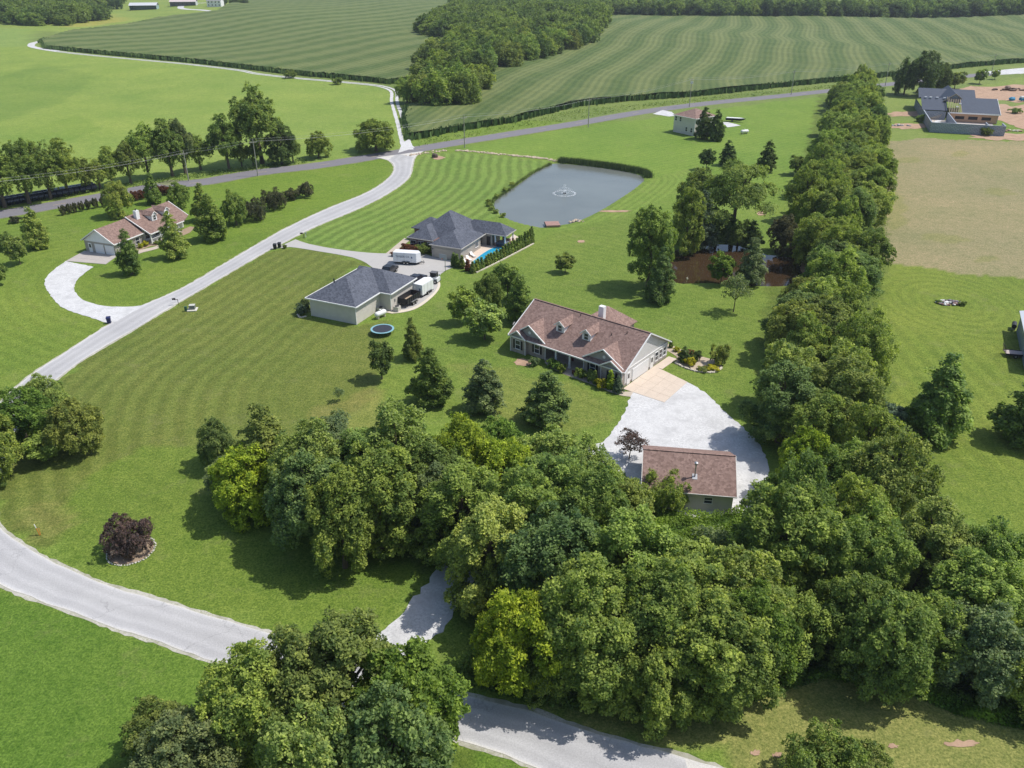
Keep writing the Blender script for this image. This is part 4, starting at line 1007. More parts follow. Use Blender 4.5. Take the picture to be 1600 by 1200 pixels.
def merged_wood(name, spots, label, seed, keep=3, grow=1.7):
    """a far wood whose trees read as one mass: thinned crowns joined in one mesh"""
    q = np.random.RandomState(seed); Vs = []; Ts = []
    src = []
    for ph, pr, crown, _ in PROTO['far']:
        v = np.empty(len(crown.vertices) * 3, np.float32); crown.vertices.foreach_get('co', v); v = v.reshape(-1, 4, 3)[::keep]
        c = v.mean(1, keepdims=True); src.append((ph, pr, c + (v - c) * grow))
    for x, y in spots:
        ph, pr, v = src[q.randint(len(src))]; h = q.uniform(13, 18); r = q.uniform(6.8, 8.6); a = q.uniform(0, 6.28)
        w = v.reshape(-1, 3) * np.array([r / pr, r / pr, h / ph]); w = np.column_stack([w[:, 0] * math.cos(a) - w[:, 1] * math.sin(a), w[:, 0] * math.sin(a) + w[:, 1] * math.cos(a), w[:, 2]])
        Vs.append(w + np.array([x, y, float(relief(x, y)) - .8])); t = np.ones((len(w), 4)); t[:, 0] = np.clip(q.rand() * .8 + q.rand(len(w) // 4).repeat(4) * .2, 0, 1); t[:, 1] = q.rand(len(w) // 4).repeat(4); Ts.append(t)
    v = np.concatenate(Vs); me = npmesh(name, v, np.arange(len(v)).reshape(-1, 4), LEAF, np.concatenate(Ts)); o = bpy.data.objects.new(name, me); link(o); o.color = (*[a * .9 for a in GREEN['dark']], 1)
    tag(o, label, 'wood', kind='stuff')
spots = []; fill_world(split(WP, 600, False), 14.5, lambda x, y, q: spots.append((x, y)), 4)
merged_wood('distant_wood', spots, 'far back of the wood between the corn fields, crowns merging into one mass', 5)
# far tree lines: single pieces, too small to show parts
def far_line(pts, spacing, h, r, cols, label, group, rows=2, seed=4, depth=9):
    q = random.Random(seed); L = smoothline(Gs(pts), spacing); n = 0
    for k in range(rows):
        for p in L:
            x = p[0] + q.uniform(-3, 3); y = p[1] + k * depth + q.uniform(-2, 2)
            o = tree('far', x, y, q.uniform(*h), q.uniform(*r), q.choice(cols), label, group=group); o.location.z -= 1.6; n += 1
    return n
n5 = far_line([(948, 26), (1100, 27), (1280, 28), (1450, 27), (1600, 25)], 11.5, (13, 21), (7.5, 10.5), ['deep', 'dark', 'deep', 'dark', 'mid'], 'dark tree in the long far tree line behind the contour planted corn', 'trees of the far tree line', 1, depth=12)
spots = [(p[0] + rnd.uniform(-4, 4), p[1] + 11 + k * 13 + rnd.uniform(-3, 3)) for k in range(5) for p in smoothline(Gs([(948, 26), (1100, 27), (1280, 28), (1450, 27), (1600, 25)]), 12)]
merged_wood('distant_tree_line', spots, 'back rows of the long far tree line behind the contour planted corn', 6, 4, 2.0)
n6 = far_line([(-60, 30), (0, 36), (60, 40), (100, 40)], 13, (11, 15), (6.5, 8.5), ['dark', 'mid', 'dark'], 'green tree at the front of the far left wood', 'trees of the far left wood', 1)
n7 = 0; spots = [(p[0] + rnd.uniform(-4, 4), p[1] + k * 15 + rnd.uniform(-3, 3)) for k in range(5) for p in smoothline(Gs([(-80, 16), (20, 18), (90, 17), (150, 12)]), 13)] + [(p[0] + rnd.uniform(-4, 4), p[1] + 12 + k * 13) for k in range(6) for p in smoothline(Gs([(-60, 30), (0, 36), (60, 40), (100, 38)]), 11)]
merged_wood('distant_left_wood', spots, 'dense back part of the far left wood', 7, 4, 1.9)
n8 = far_line([(352, 8), (372, 7), (384, 8)], 14, (9, 12), (5, 6.5), ['deep'], 'dark tree right of the far white farmhouse', 'trees by the far farmhouse', 1)
n9 = far_line([(186, 14)], 14, (16, 17), (8, 9), ['deep'], 'single dark tree left of the far open fronted barn', None, 1)
print('TREES', n1, n2, n3, n4, n5, n6, n7, n8, n9, tree_count[0])
# ---------------- ground cover
def scatter_leaves(name, regions, count, size, hmax, color, label, seed):
    q = np.random.RandomState(seed); P = []
    for poly in regions:
        a = np.array(poly); lo = a.min(0); hi = a.max(0); p = q.uniform(lo, hi, (count * 2, 2)); p = p[pip(p, [tuple(t) for t in poly])][:count]; P.append(p)
    P = np.concatenate(P); n = len(P)
    hh = .5 + .5 * np.sin(P[:, 0] * .9 + 2 * np.sin(P[:, 1] * .7)) * np.sin(P[:, 1] * 1.1 + np.sin(P[:, 0] * .6))
    z = relief(P[:, 0], P[:, 1]) + q.rand(n) * hmax * (.25 + .75 * hh)
    pos = np.column_stack([P, z]); nrm = q.normal(size=(n, 3)); nrm[:, 2] += 1.2; nrm /= np.linalg.norm(nrm, axis=1)[:, None]
    t = np.cross(nrm, q.normal(size=(n, 3))); t /= np.linalg.norm(t, axis=1)[:, None]; b = np.cross(nrm, t); s = size * q.uniform(.6, 1.4, n)[:, None]
    v = np.stack([pos - t * s * .6, pos + b * s * .35, pos + t * s * .6, pos - b * s * .35], 1).reshape(-1, 3)
    tone = np.ones((n, 4)); tone[:, 0] = hh; tone[:, 1] = q.rand(n)
    me = npmesh(name, v, np.arange(n * 4).reshape(n, 4), LEAF, np.repeat(tone, 4, 0))
    o = bpy.data.objects.new(name, me); link(o); o.color = (*color, 1); tag(o, label, 'undergrowth', kind='stuff')
scatter_leaves('weeds', [Gs([(1230, 1075), (1290, 1060), (1420, 1085), (1500, 1120), (1640, 1150), (1640, 1120), (1500, 1090), (1400, 1060), (1290, 1040), (1230, 1050)])], 16000, .24, .9, (.16, .27, .045), 'bright green weeds along the foot of the near wood', 1)
scatter_leaves('undergrowth', [Gs([(1000, 800), (1090, 812), (1160, 800), (1180, 830), (1130, 880), (1040, 880), (990, 830)])], 24000, .22, 1.7, (.20, .30, .06), 'rough bright grass and seedlings behind the shed', 2)
scatter_leaves('undergrowth', [Gs([(700, 1060), (850, 1105), (1000, 1120), (1100, 1130), (1200, 1090), (1300, 1060), (1500, 1100), (1640, 1120), (1640, 1040), (1300, 990), (1000, 1040), (760, 1000)])], 26000, .28, 1.4, (.12, .19, .055), 'dark undergrowth below the trees of the near wood', 3)
scatter_leaves('undergrowth', [Gs([(1385, 200), (1385, 400), (1372, 520), (1395, 620), (1450, 760), (1400, 770), (1350, 620), (1345, 520), (1355, 400), (1365, 200)])], 26000, .3, 2.0, (.13, .20, .06), 'brushy foot of the windbreak along the dry field', 4)
scatter_leaves('roadside_weeds', [Gs([(-40, 322), (160, 292), (320, 270), (480, 249), (480, 255), (320, 277), (160, 299), (-40, 331)])], 13000, .4, .9, (.11, .17, .05), 'weeds between the highway and the roadside trees', 5)
scatter_leaves('roadside_weeds', [Gs([(650, 222), (800, 195), (900, 172), (1000, 163), (1200, 143), (1380, 124), (1380, 129), (1200, 149), (1000, 170), (900, 187), (800, 203), (655, 229)])], 26000, .45, 1.0, (.17, .24, .06), 'pale weedy verge between the highway and the contour planted corn', 6)
scatter_leaves('wood_edge_brush', [Gs([(655, 160), (740, 150), (765, 130), (772, 108), (840, 95), (905, 74), (940, 62), (938, 52), (900, 64), (830, 84), (760, 98), (735, 138), (655, 148)])], 22000, .7, 3.5, (.12, .18, .06), 'brush along the front edge of the wood between the corn fields', 7)
# ------------------------------------------------------------------ building materials
SH_BR = shingle('brown_shingle', (.205, .132, .112), (.285, .198, .170))
SH_DK = shingle('charcoal_shingle', (.075, .085, .11), (.12, .13, .16))
SH_LB = shingle('tan_brown_shingle', (.185, .122, .102), (.265, .182, .155))
def brick(name, a, b, mort):
    m, n = newmat(name)
    t = N(n, 'ShaderNodeTexBrick'); t.inputs['Scale'].default_value = 4.5; t.inputs['Color1'].default_value = (*a, 1); t.inputs['Color2'].default_value = (*b, 1); t.inputs['Mortar'].default_value = (*mort, 1)
    t.inputs['Mortar Size'].default_value = .025; t.inputs['Brick Width'].default_value = .9; t.inputs['Row Height'].default_value = .34
    g = N(n, 'ShaderNodeTexCoord'); sx = N(n, 'ShaderNodeSeparateXYZ'); n.links.new(g.outputs['Object'], sx.inputs[0])
    ad = N(n, 'ShaderNodeMath', operation='ADD'); n.links.new(sx.outputs[0], ad.inputs[0]); n.links.new(sx.outputs[1], ad.inputs[1])
    cx = N(n, 'ShaderNodeCombineXYZ'); n.links.new(ad.outputs[0], cx.inputs[0]); n.links.new(sx.outputs[2], cx.inputs[1]); n.links.new(cx.outputs[0], t.inputs['Vector'])
    f = noise(n, 1.4, 5, .6, obj_pos(n))
    c = mix(n, 1.0, t.outputs[0], ramp(n, f, .3, .7, (.82, .82, .82), (1.18, 1.18, 1.18)), 'MULTIPLY')
    finish(m, n, c, .85, .2, t.outputs['Fac'], .3, .01)
    MATS[name] = m; return m
BRK = brick('grey_tan_brick', (.32, .27, .23), (.40, .35, .31), (.42, .40, .37))
BRK2 = brick('red_brown_brick', (.16, .085, .07), (.22, .12, .10), (.3, .27, .25))
def siding(name, col):
    if name in MATS: return MATS[name]
    m, n = newmat(name)
    g = N(n, 'ShaderNodeTexCoord'); sx = N(n, 'ShaderNodeSeparateXYZ'); n.links.new(g.outputs['Object'], sx.inputs[0])
    w = N(n, 'ShaderNodeMath', operation='MULTIPLY'); n.links.new(sx.outputs[2], w.inputs[0]); w.inputs[1].default_value = 5.0
    fr = N(n, 'ShaderNodeMath', operation='FRACT'); n.links.new(w.outputs[0], fr.inputs[0])
    f = noise(n, .9, 5, .6, obj_pos(n))
    c = ramp(n, f, .3, .7, tuple(a * .93 for a in col), tuple(min(1, a * 1.06) for a in col))
    finish(m, n, c, .6, .3, fr.outputs[0], .5, .02)
    MATS[name] = m; return m
SD_G = siding('grey_siding', (.62, .61, .60)); SD_W = siding('white_siding', (.78, .78, .78)); SD_T = siding('taupe_siding', (.36, .335, .30)); SD_C = siding('cream_siding', (.60, .565, .51)); SD_D = siding('gable_slate_siding', (.36, .345, .335))
WHT = paint('white_trim', (.78, .78, .77), .05, 2, .5); BLK = paint('black_shutter', (.018, .018, .02), .2, 3, .5); GLS = None
def glass():
    m, n = newmat('window_glass'); f = noise(n, .6, 2, .5, obj_pos(n))
    finish(m, n, ramp(n, f, .3, .7, (.02, .026, .034), (.05, .06, .075)), .06, .6); return m
GLS = glass()
DOOR = paint('white_garage_door', (.74, .745, .75), .04, 2, .45); TDOOR = paint('tan_garage_door', (.40, .365, .31), .05, 2, .5)
MET = paint('galvanised', (.45, .46, .47), .15, 4, .35, .5, metal=.7); DRK = paint('dark_metal', (.03, .03, .034), .25, 4, .5); RUB = paint('rubber', (.02, .02, .021), .2, 5, .8)
def face_box(parent, name, mat, o, along, n, w, h, t, z, inset=0.0):
    """box w wide, h high, t thick, its bottom centre at o (2d local) height z; n = outward normal, along = wall direction"""
    mb = MB(); a = Vector(along).normalized(); nn = Vector(n).normalized(); c = Vector(o)
    P = [c - a * w / 2 - nn * inset, c + a * w / 2 - nn * inset, c + a * w / 2 + nn * t, c - a * w / 2 + nn * t]
    mb.prism([tuple(p) for p in P], z, z + h); return mb.build(name, mat, parent)
def window(parent, o, along, n, w, h, z, shutters=False, mull=1, trim=WHT, vm=0, name='window'):
    fr = MB(); a = Vector(along).normalized(); nn = Vector(n).normalized(); c = Vector(o); t = .07
    def bx(mb, u0, u1, z0, z1, d0, d1):
        P = [c + a * u0 + nn * d0, c + a * u1 + nn * d0, c + a * u1 + nn * d1, c + a * u0 + nn * d1]; mb.prism([tuple(p) for p in P], z0, z1)
    bx(fr, -w / 2 - t, -w / 2, z, z + h, 0, .08); bx(fr, w / 2, w / 2 + t, z, z + h, 0, .08); bx(fr, -w / 2 - t, w / 2 + t, z + h, z + h + t, 0, .09); bx(fr, -w / 2 - t - .03, w / 2 + t + .03, z - t, z, 0, .12)
    for i in range(mull): zz = z + h * (i + 1) / (mull + 1); bx(fr, -w / 2, w / 2, zz - .03, zz + .03, .025, .07)
    for i in range(vm): uu = -w / 2 + w * (i + 1) / (vm + 1); bx(fr, uu - .03, uu + .03, z, z + h, .022, .066)
    f = fr.build(name, trim, parent)
    g = MB(); bx(g, -w / 2, w / 2, z, z + h, .004, .02); g.build('pane', GLS, f)
    if shutters:
        for s in (-1, 1):
            m = MB(); u0 = s * (w / 2 + t + .04); u1 = s * (w / 2 + t + .42); bx(m, min(u0, u1), max(u0, u1), z - .03, z + h + .05, 0, .05); m.build('shutter', BLK, parent)
    return f
def door(parent, o, along, n, w, h, z, mat=WHT, name='door', panels=0, glassy=False):
    d = face_box(parent, name, mat, o, along, n, w, h, .06, z)
    a = Vector(along).normalized(); nn = Vector(n).normalized(); c = Vector(o)
    if panels:
        for i in range(panels):
            p = c + nn * .06; P = [p - a * (w / 2 - .06), p + a * (w / 2 - .06), p + a * (w / 2 - .06) + nn * .02, p - a * (w / 2 - .06) + nn * .02]
            z0 = z + .04 + (h - .06) * i / panels; MB().prism([tuple(q) for q in P], z0, z0 + (h - .06) / panels - .035).build('panel', mat, d)
    if glassy:
        p = c + nn * .06; P = [p - a * w * .28, p + a * w * .28, p + a * w * .28 + nn * .01, p - a * w * .28 + nn * .01]; MB().prism([tuple(q) for q in P], z + h * .5, z + h * .88).build('pane', GLS, d)
    MB().beam((*(c + a * w * .38 + nn * .08), z + 1.0), (*(c + a * w * .38 + nn * .12), z + 1.0), .06, .06).build('handle', MET, d)
    return d
def tapergable(mb, x0, x1, y, z0, zt, t=.12, mi=0, ax='x'):
    m = (x0 + x1) / 2
    P = [(x0, y, z0), (x1, y, z0), (m, y, zt)] if ax == 'x' else [(y, x0, z0), (y, x1, z0), (y, m, zt)]
    Q = [(a, b + t, c) if ax == 'x' else (a + t, b, c) for a, b, c in P]
    mb.add(P + Q, [(0, 1, 2), (5, 4, 3), (0, 3, 4, 1), (1, 4, 5, 2), (2, 5, 3, 0)], mi)
def fascia(parent, segs, mat=WHT, w=.14, h=.2):
    mb = MB()
    for p, q in segs: mb.beam(p, q, w, h)
    return mb.build('fascia', mat, parent)
# ================================================================== 1. the brown roofed brick house
def brick_house():
    O = (-.01, 125.14); A = -38.5
    H = empty('brick_house', O, A, 'brown shingled brick ranch house with two dormers and a recessed front porch', 'house')
    L, D, E_, RZ, o = 21.7, 13.6, 2.84, 6.9, .45
    rx, ry = (1, 0), (0, 1); fn = (0, -1); sn = (1, 0)
    w = MB()
    w.box(0, 6.7, .35, 3, 0, E_); w.box(14.2, L, .35, 3, 0, E_); w.box(.02, L - .02, 2.6, D, 0, E_)
    w.box(0, 3.1, -.35, .35, 0, E_); w.box(17.9, L, -.35, .35, 0, E_)
    w.build('wall', BRK, H)
    g = MB(); tapergable(g, .02, L * 0 + D - .02, L - .13, E_, RZ - .12, .12, ax='y'); g.add([], []); 
    g.build('gable_siding', SD_G, H)
    g = MB(); tapergable(g, .02, D - .02, .01, E_, RZ - .12, .12, ax='y'); g.build('far_gable_siding', SD_G, H)
    side = MB(); side.box(L - .01, L + .045, .36, D - .01, .45, E_ - .001); side.build('side_siding', SD_G, H)
    gb = MB(); tapergable(gb, 0, 6.9, .35, E_, 4.95, .12); tapergable(gb, 14.0, L + .01, .35, E_, 4.95, .12); tapergable(gb, 0, 3.1, -.35, E_, 3.85, .12); tapergable(gb, 17.9, L, -.35, E_, 3.85, .12); gb.build('front_gable', SD_D, H)
    # main roof
    m = (RZ - E_) / (D / 2 + o)
    rf = MB()
    rf.slab([(-o, -o, E_), (L + o, -o, E_), (L + o, D / 2, RZ), (-o, D / 2, RZ)], .16)
    rf.slab([(-o, D / 2, RZ), (L + o, D / 2, RZ), (L + o, D + o, E_), (-o, D + o, E_)], .16)
    rf.beam((-o, D / 2, RZ + .02), (L + o, D / 2, RZ + .02), .28, .07)
    roof = rf.build('roof', SH_BR, H)
    def zmain(v): return E_ + m * (v + o)
    def gable_roof(x0, x1, v0, ez, rz, ov=.3):
        """a cross gable running back into the main roof"""
        c = (x0 + x1) / 2; vb_r = (rz - E_) / m - o; s = (rz - ez) / ((x1 - x0) / 2 + ov)
        ze = ez; vb_e = max((ze - E_) / m - o, v0)
        up = .03
        q = MB()
        q.slab([(c, v0 - .35, rz + up), (x0 - ov, v0 - .35, ez + up), (x0 - ov, vb_e + .02, ez + up), (c, vb_r + .1, rz + up)], .13)
        q.slab([(c, v0 - .35, rz + up), (c, vb_r + .1, rz + up), (x1 + ov, vb_e + .02, ez + up), (x1 + ov, v0 - .35, ez + up)], .13)
        return q, [((x0 - ov, v0 - .37, ez - .03), (c, v0 - .37, rz - .03)), ((c, v0 - .37, rz - .03), (x1 + ov, v0 - .37, ez - .03))]
    F = []
    for x0, x1, v0, ez, rz in ((.1, 6.8, .35, E_, 5.35), (14.1, 21.6, .35, E_, 5.35), (.1, 3.1, -.4, E_ + .02, 4.15), (17.9, 21.6, -.4, E_ + .02, 4.2)):
        q, f = gable_roof(x0, x1, v0, ez, rz); q.build('gable_roof', SH_BR, roof); F += f
    for u, v in ((4.5, 9.5), (9.4, 6.2), (16.4, 4.6), (18.6, 5.6)):
        if v < D / 2: MB().tube([(u, v, zmain(v) - .05), (u, v, zmain(v) + .35)], .07, 8).build('vent_pipe', DRK, roof)
    # rear wing with hip roof
    w2 = MB(); w2.box(6.2, 13.2, D - .01, D + 3.6, 0, E_); w2.build('rear_wall', BRK, H)
    rw = MB(); x0, x1, c, y0, y1 = 5.8, 13.6, 9.7, 6.9, D + 4.0
    rw.slab([(x0, D - .2, E_ + .05), (c, y0, 5.9), (c, y1 - 3.6, 5.9), (x0, y1, E_ + .05)], .12); rw.slab([(x1, y1, E_ + .05), (c, y1 - 3.6, 5.9), (c, y0, 5.9), (x1, D - .2, E_ + .05)], .12); rw.slab([(x0, y1, E_ + .05), (c, y1 - 3.6, 5.9), (x1, y1, E_ + .05)], .12)
    rw.build('rear_wing_roof', SH_BR, roof)
    # chimney
    ch = MB(); ch.box(11.0, 11.95, 9.0, 9.8, 5.0, 7.8); k = ch.build('chimney', SD_W, roof)
    # dormers
    for u in (7.9, 13.0):
        v0 = 2.6; zb = zmain(v0); zt = zb + 1.15
        d = MB(); d.box(u - .8, u + .8, v0, v0 + 2.2, zb - .5, zt); tapergable(d, u - .8, u + .8, v0, zt, zt + .7, .15)
        dd = d.build('dormer', SD_W, H)
        r = MB(); rz = zt + .85; vb = (rz - E_) / m - o; vbe = (zt - E_) / m - o
        r.slab([(u, v0 - .3, rz), (u - 1.05, v0 - .3, zt - .02), (u - 1.05, vbe + .05, zt - .02), (u, vb + .08, rz)], .09)
        r.slab([(u, v0 - .3, rz), (u, vb + .08, rz), (u + 1.05, vbe + .05, zt - .02), (u + 1.05, v0 - .3, zt - .02)], .09)
        r.build('dormer_roof', SH_BR, dd)
        fascia(dd, [((u - 1.05, v0 - .31, zt - .07), (u, v0 - .31, rz - .07)), ((u, v0 - .31, rz - .07), (u + 1.05, v0 - .31, zt - .07))], w=.07, h=.16)
        window(dd, (u, v0 - .005), rx, fn, .75, 1.0, zb + .16)
    # trim
    F += [((-o, -o - .03, E_ - .06), (L + o, -o - .03, E_ - .06)), ((L + o + .02, -o, E_ - .05), (L + o + .02, D / 2, RZ - .06)), ((L + o + .02, D / 2, RZ - .06), (L + o + .02, D + o, E_ - .05)), ((-o - .02, -o, E_ - .05), (-o - .02, D / 2, RZ - .06)), ((-o, D + o, E_ - .06), (L + o, D + o, E_ - .06))]
    fascia(H, F)
    so_ = MB(); so_.box(L + .05, L + .12, -.2, D, E_ - .14, E_ + .04); so_.build('trim_board', WHT, H)
    for u, v in ((.03, -.37), (3.1, -.38), (6.72, .32), (14.2, .32), (17.88, -.38), (L - .03, -.37)):
        MB().beam((u, v - .03, 0), (u, v - .03, E_), .1, .1).build('corner_downspout', WHT, H)
    # octagonal attic vents
    for u, v in ((3.45, .33), (17.9, .33)):
        q = MB(); q.tube([(u, v, 3.95), (u, v - .06, 3.95)], .27, 8); q.build('attic_vent', WHT, H)
    # front windows
    for u, v in ((1.55, -.36), (5.0, .34), (15.9, .34), (19.9, -.36)): window(H, (u, v), rx, fn, .95, 1.5, .75, True, 1)
    # porch: deck, posts, door, windows
    MB().box(6.7, 14.2, .1, 2.6, 0, .17).build('porch_deck', M_TN, H)
    for u in (9.0, 11.7): 
        p = MB(); p.box(u - .13, u + .13, -.05, .21, .17, E_ - .1); p.box(u - .19, u + .19, -.11, .27, .17, .37); p.build('porch_post', WHT, H)
    door(H, (10.3, 2.59), rx, fn, 1.0, 2.1, .17, paint('dark_red_door', (.12, .03, .025), .1), 'front_door')
    for u in (8.2, 12.6): window(H, (u, 2.59), rx, fn, 1.3, 1.35, .9, True, 1)
    # right side: garage doors, small door, windows
    door(H, (L + .045, 5.0), ry, sn, 4.9, 2.15, .06, DOOR, 'garage_door', 4)
    door(H, (L + .045, 8.55), ry, sn, .95, 2.05, .06, WHT, 'side_door', 0, True)
    door(H, (L + .045, 1.45), ry, sn, .9, 2.05, .06, WHT, 'service_door', 0, True)
    for v in (10.0, 11.3, 12.6): window(H, (L + .045, v), ry, sn, .8, 1.45, .85, False, 1)
    # satellite dish on the left eave
    s = MB(); s.beam((-.5, 1.9, 3.2), (-.7, 1.7, 4.0), .05, .05); s.build('dish_mast', DRK, H)
    s = MB(); n_ = 10; s.add([(-.75, 1.6, 4.1)] + [(-.75 + .1 * math.cos(t * 2 * math.pi / n_), 1.6 + .32 * math.sin(t * 2 * math.pi / n_) - .15, 4.1 + .32 * math.cos(t * 2 * math.pi / n_)) for t in range(n_)], [(0, i + 1, (i + 1) % n_ + 1) for i in range(n_)]); s.build('satellite_dish', WHT, H)
    return H, O, A
BH, BO, BA = brick_house()
def inhouse(O, A, u, v):
    a = R(A); return (O[0] + u * math.cos(a) - v * math.sin(a), O[1] + u * math.sin(a) + v * math.cos(a))
# planting round the brick house
for u, v, h, r, c, k, lb in [(9.0, -1.0, 1.5, .85, 'bright', 'shrub', 'bright green globe shrub at the left porch post'), (10.4, -1.4, 1.5, .85, 'bright', 'shrub', 'bright green globe shrub, middle one before the porch'), (11.3, -1.5, 1.4, .8, 'mid', 'shrub', 'globe shrub, right one before the porch'),
    (14.6, -1.3, 1.8, .9, 'mid', 'shrub', 'dark bushy shrub at the right end of the porch'), (13.4, -1.0, .8, .45, 'rust', 'shrub', 'tiny reddish shrub before the right end of the porch'), (16.6, -1.2, 1.9, 1.0, 'blue', 'shrub', 'blue green shrub under the large front gable window'), (17.7, -1.6, 2.3, .5, 'dark', 'column', 'narrow dark columnar shrub between the two right front windows'),
    (19.1, -2.0, 1.7, 1.0, 'golden', 'shrub', 'golden yellow shrub at the right front window'), (20.4, -1.5, 3.0, .75, 'yellow', 'column', 'tall green columnar shrub left of the blue spruce'), (21.9, -1.7, 2.9, 1.15, 'bluegrey', 'spruce', 'small blue spruce at the front corner of the brick house'),
    (6.4, -2.4, 1.5, .9, 'grey', 'shrub', 'pale grassy clump beside the bare dirt patch'), (15.4, -.6, .9, .5, 'golden', 'shrub', 'small yellowish perennial below the large front gable window'),
    (24.8, 13.8, 3.1, 1.3, 'deep', 'spruce', 'dark rounded evergreen at the rear corner of the brick house'), (26.2, 13.3, 1.6, .9, 'golden', 'shrub', 'yellow green shrub beside the dark rear evergreen'), (26.0, 15.6, 1.7, 1.0, 'deep', 'shrub', 'dark shrub behind the yellow green one in the rear bed'),
    (24.6, 16.6, 1.0, .9, 'rust', 'shrub', 'reddish low shrub in the rear bed'), (29.5, 16.8, 3.4, 1.7, 'olive', 'shrub', 'loose olive bush at the far end of the rear bed'), (29.6, 14.2, .7, 1.1, 'golden', 'shrub', 'low golden ground shrub at the outer edge of the rear bed'), (28.6, 12.9, .6, 1.0, 'olive', 'shrub', 'low olive ground shrub at the near edge of the rear bed'), (20.5, 17.3, 1.4, .4, 'olive', 'column', 'small upright shrub behind the roof ridge in the rear bed'), (21.9, 16.6, .8, .6, 'golden', 'shrub', 'small golden shrub behind the gable in the rear bed'), (23.2, 16.0, .8, .6, 'golden', 'shrub', 'second small golden shrub behind the gable in the rear bed')]:
    x, y = inhouse(BO, BA, u, v); tree(k, x, y, h, r, c, lb, 'shrub', 'shrubs round the brick house', name='garden_shrub')
bed = [inhouse(BO, BA, u, v) for u, v in ((23.9, 12.6), (26, 12.0), (28.6, 12.2), (30.4, 13.6), (30.6, 15.8), (29, 17.6), (26, 17.4), (22, 17.8), (19, 18.4), (19, 16.6), (23, 14.8))]
sheet('rear_garden_bed', smoothline(bed, 1, True), .015, paint('stone_mulch', (.46, .38, .29), .25, 2.5, .95, .1, False), 1)
def stones(name, line, r, n, label, mat, group=None, cat='stone edging', seed=0, name1='stone'):
    q = random.Random(seed); root = empty(name, (*line[0], 0), 0, label, cat, group)
    L = smoothline(line, max(.2, sum(math.dist(a, b) for a, b in zip(line, line[1:])) / n))
    variants = []
    for s in range(4): mb = MB(); mb.blob((0, 0, 0), (r, r * .8, r * .6), s, 7, 4, jit=.22); variants.append(mb.mesh('stone', mat))
    for i, p in enumerate(L):
        o = bpy.data.objects.new(name1, variants[i % 4]); link(o, root); o.location = (p[0] - line[0][0] + q.uniform(-.06, .06), p[1] - line[0][1] + q.uniform(-.06, .06), r * .3); f = q.uniform(.7, 1.25); o.scale = (f, f, f); o.rotation_euler = (0, 0, q.uniform(0, 6))
    return root
LIME = paint('limestone', (.58, .53, .44), .2, 2, .9, .2)
stones('garden_bed_edging', bed[:4] + [bed[4]], .24, 34, 'pale stone edging round the rear bed of the brick house', LIME)
def ring(cx, cy, rad, n): return [(cx + rad * math.cos(2 * math.pi * i / n), cy + rad * math.sin(2 * math.pi * i / n)) for i in range(n + 1)]
pc = G(205, 860)
stones('stone_ring', ring(pc[0], pc[1], 2.55, 14), .12, 60, 'ring of pale stones round the purple shrub', paint('pale_stone', (.52, .5, .45), .15, 2, .9), seed=3)
sheet('shrub_bed', ring(pc[0], pc[1], 2.4, 20)[:-1], .012, MATS['bed_mulch'], 1)
# ================================================================== 2. small shed
def shed():
    O = (15.85, 81.45); A = -8.3; H = empty('small_shed', O, A, 'tan sided shed with brown shingle roof beside the gravel parking pad', 'shed')
    L, D, E_, RZ, o = 10.45, 9.34, 2.6, 5.15, .35
    MB().box(0, L, 0, D, 0, E_).build('wall', SD_C, H)
    g = MB(); tapergable(g, 0, D, L - .12, E_, RZ - .1, .12, ax='y'); tapergable(g, 0, D, 0, E_, RZ - .1, .12, ax='y'); g.build('gable', SD_C, H)
    r = MB(); r.slab([(-o, -o, E_), (L + o, -o, E_), (L + o, D / 2, RZ), (-o, D / 2, RZ)], .14); r.slab([(-o, D / 2, RZ), (L + o, D / 2, RZ), (L + o, D + o, E_), (-o, D + o, E_)], .14); r.beam((-o, D / 2, RZ + .02), (L + o, D / 2, RZ + .02), .26, .06)
    rf = r.build('roof', SH_BR, H)
    fascia(H, [((-o, -o - .05, E_ - .04), (L + o, -o - .05, E_ - .04)), ((L + o + .02, -o, E_ - .05), (L + o + .02, D / 2, RZ - .06)), ((-o - .02, -o, E_ - .05), (-o - .02, D / 2, RZ - .06))], paint('shed_trim', (.62, .6, .56), .05), .08, .14)
    u, v = 5.9, 1.7; z = E_ + (RZ - E_) * (v + o) / (D / 2 + o)
    MB().slab([(u - .3, v - .35, z - .12), (u + .3, v - .35, z - .12), (u + .3, v + .3, z + .24), (u - .3, v + .3, z + .24)], .05).build('vent_flashing', MET, H)
    MB().tube([(u, v, z - .1), (u, v, z + 1.75)], .085, 10).build('vent_pipe', MET, H)
    c = MB(); c.tube([(u, v, z + 1.75), (u, v, z + 2.0)], [.2, .17], 10); c.tube([(u, v, z + 2.02), (u, v, z + 2.16)], [.25, .05], 10); c.build('vent_cap', MET, H)
    window(H, (7.6, -.005), (1, 0), (0, -1), .9, .8, 1.2)
    door(H, (L + .005, 4.5), (0, 1), (1, 0), 3.0, 2.2, 0, DOOR, 'garage_door', 4)
shed()
